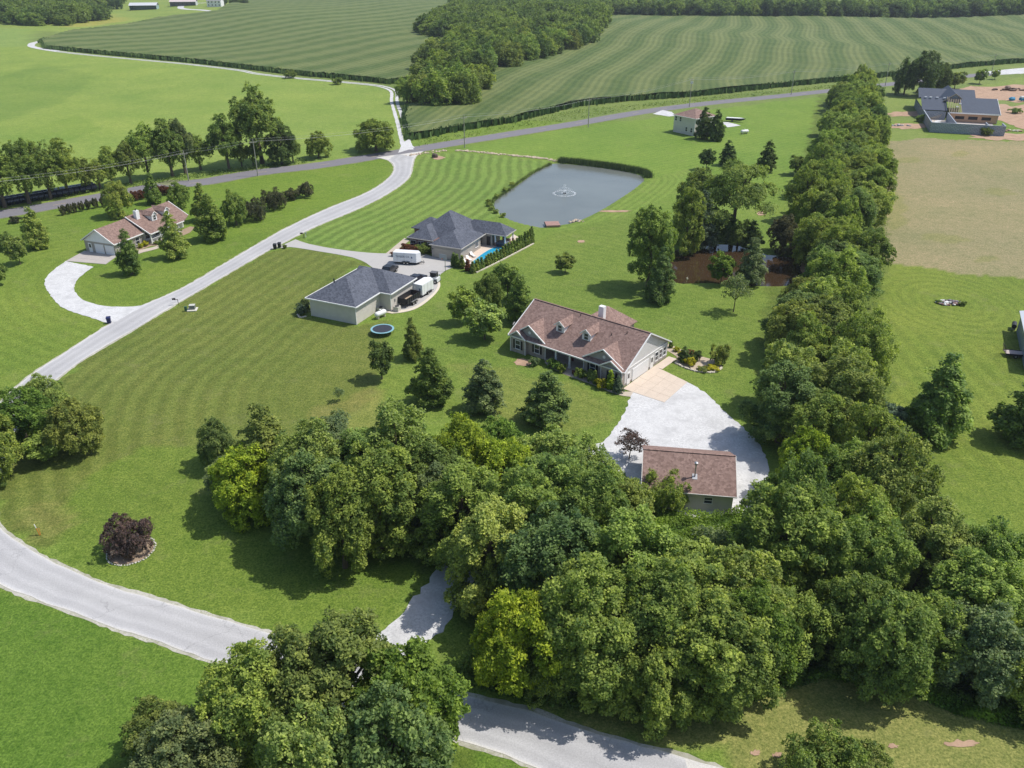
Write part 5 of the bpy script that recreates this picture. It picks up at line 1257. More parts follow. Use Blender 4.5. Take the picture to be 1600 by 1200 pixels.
# ================================================================== 3. dark hip roofed garage
def hip(mb, x0, x1, y0, y1, e, r, t=.16):
    """hip roof on a rectangle"""
    w, d = x1 - x0, y1 - y0
    if w <= d: a, b = ((x0 + x1) / 2, y0 + w / 2), ((x0 + x1) / 2, y1 - w / 2)
    else: a, b = (x0 + d / 2, (y0 + y1) / 2), (x1 - d / 2, (y0 + y1) / 2)
    A_, B_ = (*a, r), (*b, r); c = [(x0, y0, e), (x1, y0, e), (x1, y1, e), (x0, y1, e)]
    if w <= d: P = [[c[0], c[1], A_], [c[1], c[2], B_, A_], [c[2], c[3], B_], [c[3], c[0], A_, B_]]
    else: P = [[c[0], c[1], B_, A_], [c[1], c[2], B_], [c[2], c[3], A_, B_], [c[3], c[0], A_]]
    for p in P: mb.slab(p, t)
    return mb
def garage():
    O = (-36.8, 139.55); A = -24.5; H = empty('large_garage', O, A, 'taupe garage with charcoal hip roof, propane tank beside it', 'garage')
    E_ = 3.6
    w = MB(); w.box(0, 9.9, 0, 16.2, 0, E_); w.box(9.9, 12.24, 7.87, 16.2, 0, E_ - .002); w.build('wall', SD_C, H)
    r = MB(); o = .5
    hip(r, -o, 9.9 + o, -o, 16.2 + o, E_, 6.6); rf = r.build('roof', SH_DK, H)
    r2 = MB(); x0, x1, y0, y1 = 3.0, 12.24 + o, 7.87 - o, 16.2 + o; c = (y0 + y1) / 2; rz = 6.2
    r2.slab([(x0, y0, E_ + .02), (x1, y0, E_ + .02), (x1 - 4.6, c, rz), (x0, c, rz)], .14); r2.slab([(x1, y0, E_ + .02), (x1, y1, E_ + .02), (x1 - 4.6, c, rz)], .14); r2.slab([(x0, c, rz), (x1 - 4.6, c, rz), (x1, y1, E_ + .03), (x0, y1, E_ + .03)], .14)
    r2.build('side_wing_roof', SH_DK, rf)
    fascia(H, [((-o, -o - .04, E_ - .06), (9.9 + o, -o - .04, E_ - .06)), ((9.9 + o + .04, -o, E_ - .06), (9.9 + o + .04, 7.87 - o, E_ - .06)), ((9.9 + o, 7.87 - o - .04, E_ - .06), (12.24 + o, 7.87 - o - .04, E_ - .06)), ((12.24 + o + .04, 7.87 - o, E_ - .06), (12.24 + o + .04, 16.2 + o, E_ - .06)), ((-o - .04, -o, E_ - .06), (-o - .04, 16.2 + o, E_ - .06))])
    for p in ((9.93, -.03), (12.27, 7.84), (12.27, 16.2)): MB().beam((*p, 0), (*p, E_), .09, .09).build('downspout', WHT, H)
    MB().tube([(2.6, 4.4, E_ + 1.0), (2.6, 4.4, E_ + 2.5)], .13, 8).build('roof_vent', DRK, rf)
    MB().box(12.245, 12.33, 9.1, 9.4, 1.4, 2.0).build('electric_meter', MET, H)
    door(H, (8.2, 16.205), (1, 0), (0, 1), 5.0, 2.4, 0, WHT, 'garage_door', 4)
    return O, A
GO, GA = garage()
def ac_unit(u, v, lb, O=None, A=None, s=1.0):
    x, y = inhouse(O or GO, A or GA, u, v); H = empty('air_conditioner', (x, y), A or GA, lb, 'air conditioner')
    MB().box(-.45 * s, .45 * s, -.45 * s, .45 * s, .08, .85 * s).build('cabinet', paint('beige_metal', (.5, .48, .44), .1, 4, .5), H)
    q = MB(); q.tube([(0, 0, .85 * s), (0, 0, .9 * s)], .36 * s, 12); q.build('fan_grille', DRK, H); MB().box(-.55 * s, .55 * s, -.55 * s, .55 * s, 0, .08).build('pad', LIME, H)
ac_unit(10.6, 6.9, 'beige air conditioner in the notch of the charcoal roofed garage'); ac_unit(13.2, 8.4, 'white condenser box behind the black dump trailer', s=1.15)
def propane(px, py, lb, rz, L=2.6, r=.5):
    x, y = G(px, py); H = empty('propane_tank', (x, y), rz, lb, 'propane tank')
    q = MB(); q.tube([(-L / 2, 0, .85), (-L / 2 + .12, 0, .85), (-L / 2 + .35, 0, .85), (L / 2 - .35, 0, .85), (L / 2 - .12, 0, .85), (L / 2, 0, .85)], [r * .25, r * .75, r, r, r * .75, r * .25], 14); q.build('tank', paint('tank_white', (.72, .73, .72), .06, 2, .4), H, smooth=True)
    for s in (-1, 1): MB().box(s * L * .3 - .08, s * L * .3 + .08, -.35, .35, 0, .5).build('foot', LIME, H)
    MB().tube([(0, 0, .85 + r - .03), (0, 0, .85 + r + .22)], .17, 10).build('valve_dome', WHT, H)
propane(595, 496, 'white propane tank between the garage and the trampoline', 52); propane(1163, 209, 'white propane tank on the lawn right of the two storey house', 22, 3.2, .6)
def trampoline():
    x, y = G(598, 521); H = empty('trampoline', (x, y), 0, 'round black trampoline with pale blue rim behind the garage', 'trampoline')
    n = 28; r0, r1, z = 1.72, 2.05, .9
    MB().tube([(0, 0, z - .02), (0, 0, z)], r0 + .05, n).build('jumping_mat', paint('tramp_mat', (.035, .04, .055), .15, 3, .7), H)
    q = MB(); V = [(a * math.cos(2 * math.pi * i / n), a * math.sin(2 * math.pi * i / n), b) for a, b in ((r0, z + .03), (r1, z + .02), (r1, z - .05), (r0, z - .04)) for i in range(n)]
    q.add(V, [(k * n + i, k * n + (i + 1) % n, ((k + 1) % 4) * n + (i + 1) % n, ((k + 1) % 4) * n + i) for k in range(4) for i in range(n)]); q.build('rim_pad', paint('tramp_rim', (.22, .42, .48), .1, 3, .5), H)
    for i in range(6):
        t = i * math.pi / 3 + .2; MB().tube([(1.95 * math.cos(t), 1.95 * math.sin(t), 0), (1.95 * math.cos(t), 1.95 * math.sin(t), z - .04)], .035, 6).build('leg', DRK, H)
trampoline()
# ================================================================== 4. pool house
def pool_house():
    O = G(675, 401); A = -24.5; H = empty('pool_house', O, A, 'charcoal hip roofed brick and siding house beside the swimming pool', 'house'); E_ = 2.85; o = .4
    w = MB(); w.box(0, 7.1, 0, 9.5, 0, E_); w.build('garage_wall', SD_T, H)
    MB().box(-6.8, -.01, 2.3, 13.0, 0, E_ - .002).build('brick_wall', BRK2, H); MB().box(-9.6, -6.81, 9.0, 14.5, 0, E_ - .004).build('rear_brick_wall', BRK2, H)
    MB().box(.01, 4.2, 9.51, 16.3, 0, E_ - .003).build('wall', SD_T, H); MB().box(4.21, 8.8, 12.0, 16.2, 0, E_ - .006).build('wing_wall', SD_T, H)
    r = MB(); hip(r, -o, 7.5, -o, 11.0, E_ + .02, 5.3); hip(r, -7.3, -.8, 1.9, 13.0, E_, 5.1); hip(r, -10.1, -3.0, 8.4, 15.0, E_ + .01, 4.9); rf = r.build('roof', SH_DK, H)
    r2 = MB(); hip(r2, -6.9, 4.6, 4.6, 17.0, E_ + .05, 7.3); r2.build('upper_roof', SH_DK, rf)
    r3 = MB(); hip(r3, .5, 12.5, 11.5, 16.9, E_ + .04, 4.9); r3.build('patio_roof', SH_DK, rf)
    fascia(H, [((-o, -o - .04, E_ - .03), (7.5, -o - .04, E_ - .03)), ((7.54, -o, E_ - .03), (7.54, 11.4, E_ - .03)), ((7.6, 11.46, E_ - .02), (12.5, 11.46, E_ - .02)), ((12.54, 11.5, E_ - .02), (12.54, 16.9, E_ - .02)), ((-7.3, 1.86, E_ - .05), (-.5, 1.86, E_ - .05)), ((-7.34, 1.9, E_ - .05), (-7.34, 8.3, E_ - .05))], paint('taupe_trim', (.5, .47, .42), .05), .1, .18)
    door(H, (3.0, -.005), (1, 0), (0, -1), 4.8, 2.2, 0, TDOOR, 'garage_door', 4); MB().beam((.35, -.1, 1.9), (.35, -.25, 1.9), .12, .25).build('wall_lamp', DRK, H)
    for u, v in ((-5.9, 2.29), (-4.0, 2.29), (-1.6, 2.29)): window(H, (u, v), (1, 0), (0, -1), 1.3, 1.5, .7, False, 1, vm=1)
    for u in (5.6, 7.9): door(H, (u, 11.99), (1, 0), (0, -1), .95, 2.1, 0, DRK, 'patio_door')
    window(H, (7.105, 7.6), (0, 1), (1, 0), 1.4, 1.2, .9, False, 0, vm=2)
    for u, v in ((9.6, 12.0), (12.0, 12.0), (12.0, 16.3), (9.6, 16.3)):
        q = MB(); q.box(u - .2, u + .2, v - .2, v + .2, 0, 1.0, 1); q.box(u - .13, u + .13, v - .13, v + .13, 1.0, E_ - .1, 0); q.build('patio_post', [WHT, BRK2], H)
    MB().box(9.9, 11.7, 15.0, 15.7, 0, 1.0).build('outdoor_counter', BRK2, H)
    return O, A
PO, PA = pool_house()
def pl(u, v): return inhouse(PO, PA, u, v)
sheet('pool_deck', Gs([(716, 412), (725, 419), (742, 424), (770, 407), (800, 392), (812, 372), (802, 366), (790, 380), (741, 376)]) , .05, paint('pool_deck_concrete', (.60, .50, .42), .07, .8, .85, .2, False), 1)
def pool():
    pts = smoothline(Gs([(736, 413), (745, 404), (757, 395), (768, 389), (783, 384), (800, 385), (806, 389), (800, 395), (780, 402), (762, 409), (748, 416)]), .8, True)
    c = (sum(p[0] for p in pts) / len(pts), sum(p[1] for p in pts) / len(pts))
    H = empty('swimming_pool', (*c, .0), 0, 'kidney shaped turquoise swimming pool behind the arborvitae hedge', 'swimming pool')
    loc = [(p[0] - c[0], p[1] - c[1]) for p in pts]; n = len(loc)
    q = MB(); outer = [(x * 1.05, y * 1.05) for x, y in loc]; V = [(x, y, .10) for x, y in loc] + [(x, y, .10) for x, y in outer] + [(x, y, .03) for x, y in outer] + [(x, y, .03) for x, y in loc]
    q.add(V, [(k * n + i, ((k + 1) % 4) * n + i, ((k + 1) % 4) * n + (i + 1) % n, k * n + (i + 1) % n) for k in range(4) for i in range(n)]); q.build('coping', LIME, H)
    m, nn = newmat('pool_water'); f = noise(nn, 1.3, 4, .6); finish(m, nn, ramp(nn, f, .35, .65, (.015, .26, .46), (.04, .40, .62)), .08, .5, f, .2, .03)
    MB().prism(loc, .035, .075).build('water_surface', m, H)
pool()
for i, (px, py) in enumerate(((727, 411), (733, 407), (739, 401))):
    x, y = G(px, py); H = empty('sun_lounger', (x, y), 30, ['white sun lounger nearest the garage corner of the pool deck', 'white sun lounger in the middle of three on the pool deck', 'white sun lounger nearest the water of three on the pool deck'][i], 'sun lounger', 'sun loungers on the pool deck')
    MB().box(-.3, .3, -.9, .5, .3, .4).build('seat', WHT, H); MB().slab([(-.3, .5, .4), (.3, .5, .4), (.3, 1.05, .85), (-.3, 1.05, .85)], .08).build('backrest', WHT, H)
    for a in (-.25, .25):
        for b in (-.8, .4): MB().box(a - .03, a + .03, b - .03, b + .03, 0, .3).build('leg', MET, H)
x, y = G(740, 384); H = empty('patio_chair', (x, y), 20, 'reddish wooden chair under the eave by the pool', 'chair'); RW = paint('red_wood', (.25, .08, .05), .2, 3)
MB().box(-.35, .35, -.35, .35, .38, .46).build('seat', RW, H); MB().slab([(-.35, .3, .46), (.35, .3, .46), (.35, .5, 1.1), (-.35, .5, 1.1)], .05).build('backrest', RW, H)
for a in (-.3, .3):
    for b in (-.3, .3): MB().box(a - .04, a + .04, b - .04, b + .04, 0, .38).build('leg', RW, H)
x, y = pl(11.0, 12.9); H = empty('hot_tub', (x, y), PA, 'dark square hot tub under the patio roof', 'hot tub'); MB().box(-1.1, 1.1, -1.1, 1.1, 0, .85).build('cabinet', paint('dark_panel', (.04, .045, .06), .2), H); MB().box(-1.15, 1.15, -1.15, 1.15, .86, .98).build('cover', paint('tub_cover', (.12, .14, .17), .1), H)
HEDGE = smoothline(Gs([(744, 424), (760, 416), (790, 401), (815, 388), (831, 379)]), .95)
for i, p in enumerate(HEDGE):
    f = i / (len(HEDGE) - 1)
    tree('column', p[0], p[1], 2.3 + 1.9 * max(0, f - .3) + rnd.uniform(-.15, .15), .68, 'dark' if i % 3 else 'mid', 'arborvitae in the middle of the long hedge between the pool and the stone curb' if 0 < i < len(HEDGE) - 1 else ('first arborvitae of the long hedge at the driveway end of the stone curb' if i == 0 else 'last and tallest arborvitae of the long hedge, nearest the pond dock'), 'hedge tree', 'arborvitae hedge along the pool', name='arborvitae')
for i, (px, py, c, h) in enumerate(((709, 416, 'dark', 2.9), (714, 417, 'dark', 2.9), (722, 419, 'olive', 2.8), (731, 423, 'rust', 2.4), (739, 426, 'olive', 2.3))):
    x, y = G(px, py); tree('column', x, y, h, .7, c, ['dark arborvitae at the garage corner, leftmost by the basketball hoop', 'second dark arborvitae from the basketball hoop', 'olive arborvitae in front of the pool deck gate', 'browning thin arborvitae by the pool gate', 'olive arborvitae where the hedge turns'][i], 'hedge tree', name='arborvitae')
def curb():
    L = smoothline(Gs([(744, 426.5), (760, 419), (790, 404), (815, 391), (834, 381)]), 1.0); root = empty('stone_curb', (*L[0], 0), 0, 'pale stone curb along the lawn side of the arborvitae hedge', 'curb')
    for a, b in zip(L, L[1:]):
        MB().beam((a[0] - L[0][0], a[1] - L[0][1], .1), (b[0] - L[0][0] - .03, b[1] - L[0][1], .1), .3, .22 + rnd.uniform(-.02, .02)).build('stone', LIME, root)
curb()
for px, py, h, r, c, lb in ((646, 398, 2.2, 1.6, 'rust', 'rust brown mounded shrub behind the white enclosed trailer'), (636, 393, 2.0, 1.5, 'rust', 'rust brown shrub at the brick corner left of the trailer roof'), (662, 396, 2.4, 1.8, 'olive', 'olive round shrub at the front of the enclosed trailer'), (652, 390, 2.2, 1.2, 'purple', 'purple shrub against the brick wall of the pool house'), (618, 400, 1.1, 1.0, 'rust', 'low red shrub at the back end of the enclosed trailer'), (670, 394, 1.6, .9, 'dark', 'dark shrub between the olive round shrub and the garage door'), (472, 490, 2.0, 1.3, 'bluegrey', 'grey spiky shrub at the left corner of the large garage'), (478, 486, 2.6, .9, 'grey', 'taller grey shrub against the left garage corner')):
    at_base('shrub', px, py, h, r, c, lb, cat='shrub', name='garden_shrub')
stones('garage_bed_edging', Gs([(465, 492), (469, 496), (478, 495)]), .2, 10, 'curved stone edging at the left corner of the large garage', LIME, seed=5)
# ---------------- vehicles and yard things
def wheel(parent, c, r, w, ax='x', hub=True):
    v = Vector((1, 0, 0)) if ax == 'x' else Vector((0, 1, 0)); c = Vector(c)
    t = MB(); t.tube([c - v * w / 2, c - v * w * .42, c + v * w * .42, c + v * w / 2], [r * .86, r, r, r * .86], 14); o = t.build('wheel', RUB, parent)
    if hub: MB().tube([c - v * (w / 2 + .012), c + v * (w / 2 + .012)], r * .5, 10).build('rim', MET, o)
    return o
def cargo_trailer(px, py, rz, lb, L, text=None, tandem=True, group=None):
    x, y = G(px, py); H = empty('cargo_trailer', (x, y), rz, lb, 'cargo trailer'); Wd = 2.1; z0, z1 = .5, 2.55; TW = paint('trailer_white', (.74, .76, .78), .04, 2, .35)
    q = MB(); P = [(-L / 2, -Wd / 2), (L / 2, -Wd / 2), (L / 2 + .7, 0), (L / 2, Wd / 2), (-L / 2, Wd / 2)]; q.prism(P, z0, z1); q.build('body', TW, H)
    q = MB(); q.prism([(a * 1.005, b * 1.012) for a, b in P], z0 - .1, z0 + .05); q.build('skirt_rail', DRK, H)
    q = MB(); q.prism([(a * .99, b * .97) for a, b in P], z1, z1 + .06); q.build('roof', paint('trailer_roof', (.7, .71, .72), .06, 2), H)
    for i in range(3):
        u = -L * .32 + i * L * .3; MB().box(u - .02, u + .02, -Wd / 2 - .012, -Wd / 2, z0 + .06, z1 - .02).build('seam_strip', MET, H)
    for s in (-1, 1):
        for u in ((-.15, .6) if tandem else (0,)): wheel(H, (u, s * (Wd / 2 - .02), .34), .34, .22, 'y')
        MB().box(-.65, 1.1, s * (Wd / 2 + .1) - .11, s * (Wd / 2 + .1) + .11, .70, .76).build('fender', DRK, H)
    d = MB(); d.box(-L / 2 - .04, -L / 2, -Wd / 2 + .12, -.02, z0 + .1, z1 - .12); d.build('rear_door', TW, H); d = MB(); d.box(-L / 2 - .04, -L / 2, .02, Wd / 2 - .12, z0 + .1, z1 - .12); d.build('rear_door', TW, H)
    q = MB(); q.beam((L / 2, .5, .45), (L / 2 + 1.5, 0, .45), .09, .1); q.beam((L / 2, -.5, .45), (L / 2 + 1.5, 0, .45), .09, .1); q.tube([(L / 2 + 1.3, 0, 0), (L / 2 + 1.3, 0, .9)], .04, 6); q.build('tongue', DRK, H)
    if text:
        c = bpy.data.curves.new('lettering', 'FONT'); c.body = text; c.size = .62; c.align_x = 'CENTER'; c.extrude = .006; c.materials.append(paint('trailer_ink', (.12, .14, .2), .05))
        t_ = bpy.data.objects.new('tmp', c); link(t_); bpy.context.view_layer.update(); me = bpy.data.meshes.new_from_object(t_.evaluated_get(bpy.context.evaluated_depsgraph_get())); bpy.data.objects.remove(t_); o = bpy.data.objects.new('lettering', me); link(o, H); o.location = (-.45, -Wd / 2 - .012, 1.55); o.rotation_euler = (R(90), 0, 0)
        q = MB(); q.add([(1.35, -Wd / 2 - .018, 1.5), (1.75, -Wd / 2 - .018, 1.5), (1.5, -Wd / 2 - .018, 1.95)], [(0, 1, 2)]); q.build('emblem', paint('trailer_blue', (.04, .09, .22), .05), H)
    return H
cargo_trailer(635, 411, -10, 'white enclosed trailer with dark lettering parked before the pool house', 5.1, 'TIMBER CK')
H = cargo_trailer(662, 459, 63, 'plain white box trailer with rear doors beside the black dump trailer', 4.0, None, False)
q = MB(); q.box(-2.05, -2.045, -.7, -.3, 1.3, 1.9); q.build('door_sticker', paint('sticker', (.2, .25, .35), .3, 8), H)
def dump_trailer():
    x, y = G(640, 474); H = empty('dump_trailer', (x, y), 63, 'black high sided dump trailer with tan load floor beside the garage', 'trailer'); L, Wd = 4.6, 2.0; BK = paint('trailer_black', (.02, .022, .028), .3, 3, .45)
    for s in (-1, 1): MB().box(-L / 2, L / 2, s * Wd / 2 - .04, s * Wd / 2 + .04, .7, 1.9).build('side_panel', BK, H)
    for u in (-L / 2, L / 2): MB().box(u - .04, u + .04, -Wd / 2 + .05, Wd / 2 - .05, .7, 1.85).build('end_panel', BK, H)
    MB().box(-L / 2 + .05, L / 2 - .05, -Wd / 2 + .05, Wd / 2 - .05, .72, .85).build('load_floor', paint('load_tan', (.42, .33, .24), .25, 2), H)
    q = MB()
    for i in range(7):
        u = -L / 2 + .1 + i * (L - .2) / 6
        for s in (-1, 1): q.box(u - .04, u + .04, s * (Wd / 2 + .08) - .04, s * (Wd / 2 + .08) + .04, .65, 1.9)
    q.box(-L / 2, L / 2, -.5, -.38, .5, .7); q.box(-L / 2, L / 2, .38, .5, .5, .7); q.build('frame', BK, H)
    for s in (-1, 1):
        for u in (-.45, .45): wheel(H, (u, s * (Wd / 2 + .16), .38), .38, .24, 'y')
        MB().box(-1, 1, s * (Wd / 2 + .18) - .14, s * (Wd / 2 + .18) + .14, .8, .86).build('fender', MET, H)
    q = MB(); q.beam((L / 2, .5, .5), (L / 2 + 1.4, 0, .5), .1, .12); q.beam((L / 2, -.5, .5), (L / 2 + 1.4, 0, .5), .1, .12); q.build('tongue', BK, H)
dump_trailer()
def pickup(px, py, rz, col, lb):
    x, y = G(px, py); H = empty('pickup_truck', (x, y), rz, lb, 'pickup truck'); P_ = paint('truck_' + lb[:8].replace(' ', '_'), col, .06, 2, .3, .5)
    prof = [(-2.8, .5), (2.75, .5), (2.8, .95), (2.65, 1.08), (1.35, 1.2), (.75, 1.78), (-.75, 1.82), (-1.0, 1.2), (-2.8, 1.2)]
    q = MB(); n = len(prof); w = .98
    def wy(z): return w if z < 1.25 else w * .82
    V = [(a, -wy(b), b) for a, b in prof] + [(a, wy(b), b) for a, b in prof]; q.add(V, [tuple(range(n)), tuple(range(2 * n - 1, n - 1, -1))] + [(i, n + i, n + (i + 1) % n, (i + 1) % n) for i in range(n)]); q.build('body', P_, H)
    MB().slab([(1.38, -.74, 1.2), (1.38, .74, 1.2), (.78, .7, 1.76), (.78, -.7, 1.76)], -.02).build('windscreen', GLS, H)
    MB().slab([(-1.0, -.72, 1.28), (-.77, -.7, 1.76), (-.77, .7, 1.76), (-1.0, .72, 1.28)], .02).build('rear_window', GLS, H)
    for s in (-1, 1):
        q = MB(); q.add([(-.85, s * .93, 1.26), (1.2, s * .93, 1.26), (.72, s * .82, 1.7), (-.72, s * .82, 1.7)], [(0, 1, 2, 3)]); q.build('side_window', GLS, H)
        for u in (-1.8, 1.8): wheel(H, (u, s * .9, .4), .4, .26, 'y')
        MB().box(2.76, 2.83, s * .75 - .15, s * .75 + .15, .8, .95).build('headlight', WHT, H)
    MB().box(-2.7, -1.15, -.85, .85, 1.205, 1.22).build('bed_liner', DRK, H)
pickup(607, 428, 70, (.018, .019, .024), 'black pickup truck half hidden behind the garage ridge')
pickup(650, 443, 62, (.02, .02, .03), 'dark pickup truck at the right front corner of the large garage')
def skid():
    x, y = G(678, 441); H = empty('skid_loader', (x, y), 250, 'white compact skid loader with black cab by the curved concrete edge', 'skid loader')
    MB().box(-.8, .8, -.85, 1.1, .35, 1.15).build('body', paint('loader_white', (.66, .68, .7), .06, 2), H)
    MB().box(-.55, .55, -.55, .75, 1.15, 2.15).build('cab', DRK, H); MB().box(-.6, .6, -.6, .8, 2.15, 2.22).build('cab_roof', paint('cab_roof', (.12, .12, .13), .1), H)
    for s in (-1, 1):
        MB().beam((s * .88, 1.1, 1.5), (s * .88, -1.5, .7), .12, .2).build('lift_arm', MATS['loader_white'], H)
        for v in (-.5, .7): wheel(H, (s * .85, v, .42), .42, .3, 'x')
    q = MB(); q.add([(-.95, -1.5, .15), (.95, -1.5, .15), (.95, -2.1, .1), (-.95, -2.1, .1), (-.95, -1.45, .8), (.95, -1.45, .8)], [(0, 1, 2, 3), (0, 4, 5, 1), (0, 3, 4), (1, 5, 2)]); q.build('bucket', paint('rusty', (.16, .07, .05), .3, 3), H)
skid()
def hoop():
    x, y = G(696, 424); H = empty('basketball_hoop', (x, y), 150, 'basketball hoop on a grey pole at the edge of the driveway', 'basketball hoop')
    MB().tube([(0, 0, 0), (0, 0, 2.6), (0, .7, 3.3)], .07, 8).build('pole', MET, H); MB().box(-.9, .9, .7, .75, 2.9, 3.95).build('backboard', paint('board_grey', (.35, .37, .4), .1, 2, .3), H)
    n = 14; q = MB(); q.tube([(.23 * math.cos(2 * math.pi * i / n), 1.0 + .23 * math.sin(2 * math.pi * i / n), 3.05) for i in range(n + 1)], .02, 5, cap=False); q.build('rim', paint('orange_rim', (.6, .15, .03), .1), H)
hoop()
def bin_(px, py, lb, col, rz=0):
    x, y = G(px, py); H = empty('trash_bin', (x, y), rz, lb, 'trash bin'); M = paint('bin_' + str(px), col, .15, 3, .5)
    V = [(a * .27, b * .3, .06) for a, b in ((-1, -1), (1, -1), (1, 1), (-1, 1))] + [(a * .34, b * .38, 1.08) for a, b in ((-1, -1), (1, -1), (1, 1), (-1, 1))]
    q = MB(); q.add(V, [(3, 2, 1, 0), (4, 5, 6, 7), (0, 1, 5, 4), (1, 2, 6, 5), (2, 3, 7, 6), (3, 0, 4, 7)]); q.build('body', M, H)
    MB().slab([(-.37, -.42, 1.12), (.37, -.42, 1.12), (.37, .42, 1.2), (-.37, .42, 1.2)], .05).build('lid', M, H)
    for s in (-1, 1): wheel(H, (s * .28, .3, .13), .13, .07, 'x', False)
bin_(430, 389, 'black trash bin nearest the street of the two at the driveway mouth', (.025, .025, .03)); bin_(437, 387, 'black trash bin on the lawn side of the two at the driveway mouth', (.026, .026, .03)); bin_(171, 505, 'navy blue trash bin at the end of the curved gravel drive', (.02, .025, .09), 15)
at_base('shrub', 445, 388, .9, .5, 'olive', 'small grassy shrub beside the two black trash bins', cat='shrub', name='garden_shrub')
def mailbox(px, py, lb, rz, arm=.45):
    x, y = G(px, py); H = empty('mailbox', (x, y), rz, lb, 'mailbox'); MB().box(-.05, .05, -.05, .05, 0, 1.1).build('post', paint('post_wood', (.09, .07, .05), .2), H); MB().beam((0, 0, 1.05), (-arm, 0, 1.05), .09, .09).build('arm', MATS['post_wood'], H)
    q = MB(); q.box(-arm - .35, -arm + .25, -.13, .13, 1.1, 1.28); q.tube([(-arm - .35, 0, 1.28), (-arm + .25, 0, 1.28)], .13, 10); q.build('box', BLK, H)
mailbox(279, 476, 'black mailbox leaning over the street edge near the green utility box', 20, .6); mailbox(475, 372, 'dark mailbox on the upper corner of the driveway mouth', 30)
x, y = G(478, 371); MBX = empty('newspaper_box', (x, y), 30, 'pale newspaper box on a white post beside the dark mailbox', 'newspaper box'); MB().box(-.05, .05, -.05, .05, 0, .95).build('post', WHT, MBX); MB().box(-.14, .3, -.12, .12, .95, 1.15).build('box', MET, MBX)
x, y = G(291, 486); H = empty('utility_pedestal', (x, y), 10, 'small green utility pedestal beside the transformer', 'utility box'); MB().box(-.22, .22, -.2, .2, 0, .85).build('cabinet', paint('utility_green', (.05, .12, .07), .1), H); MB().box(-.24, .24, -.22, .22, .85, .9).build('lid', MATS['utility_green'], H)
x, y = G(301, 484); H = empty('transformer_box', (x, y), 8, 'grey green transformer on a pale concrete pad near the street', 'utility box'); MB().box(-.85, .85, -.85, .85, 0, .14).build('pad', paint('pad_white', (.62, .6, .54), .06), H); MB().box(-.5, .5, -.35, .55, .14, .9).build('cabinet', paint('transformer', (.16, .18, .17), .1), H); MB().box(-.52, .52, -.37, .57, .9, .96).build('lid', paint('transformer_lid', (.5, .5, .46), .1), H)
x, y = G(62, 836); H = empty('marker_post', (x, y), 30, 'orange utility marker post leaning on the lower left lawn', 'marker post'); OR = paint('marker_orange', (.6, .2, .03), .1); MB().beam((0, 0, 0), (-.12, .1, 1.0), .12, .06).build('post', OR, H); MB().beam((-.12, .1, 1.0), (-.2, .16, 1.5), .13, .06).build('cap', WHT, H); MB().beam((.1, 0, 0), (.12, .12, .9), .07, .05).build('stake', OR, H)
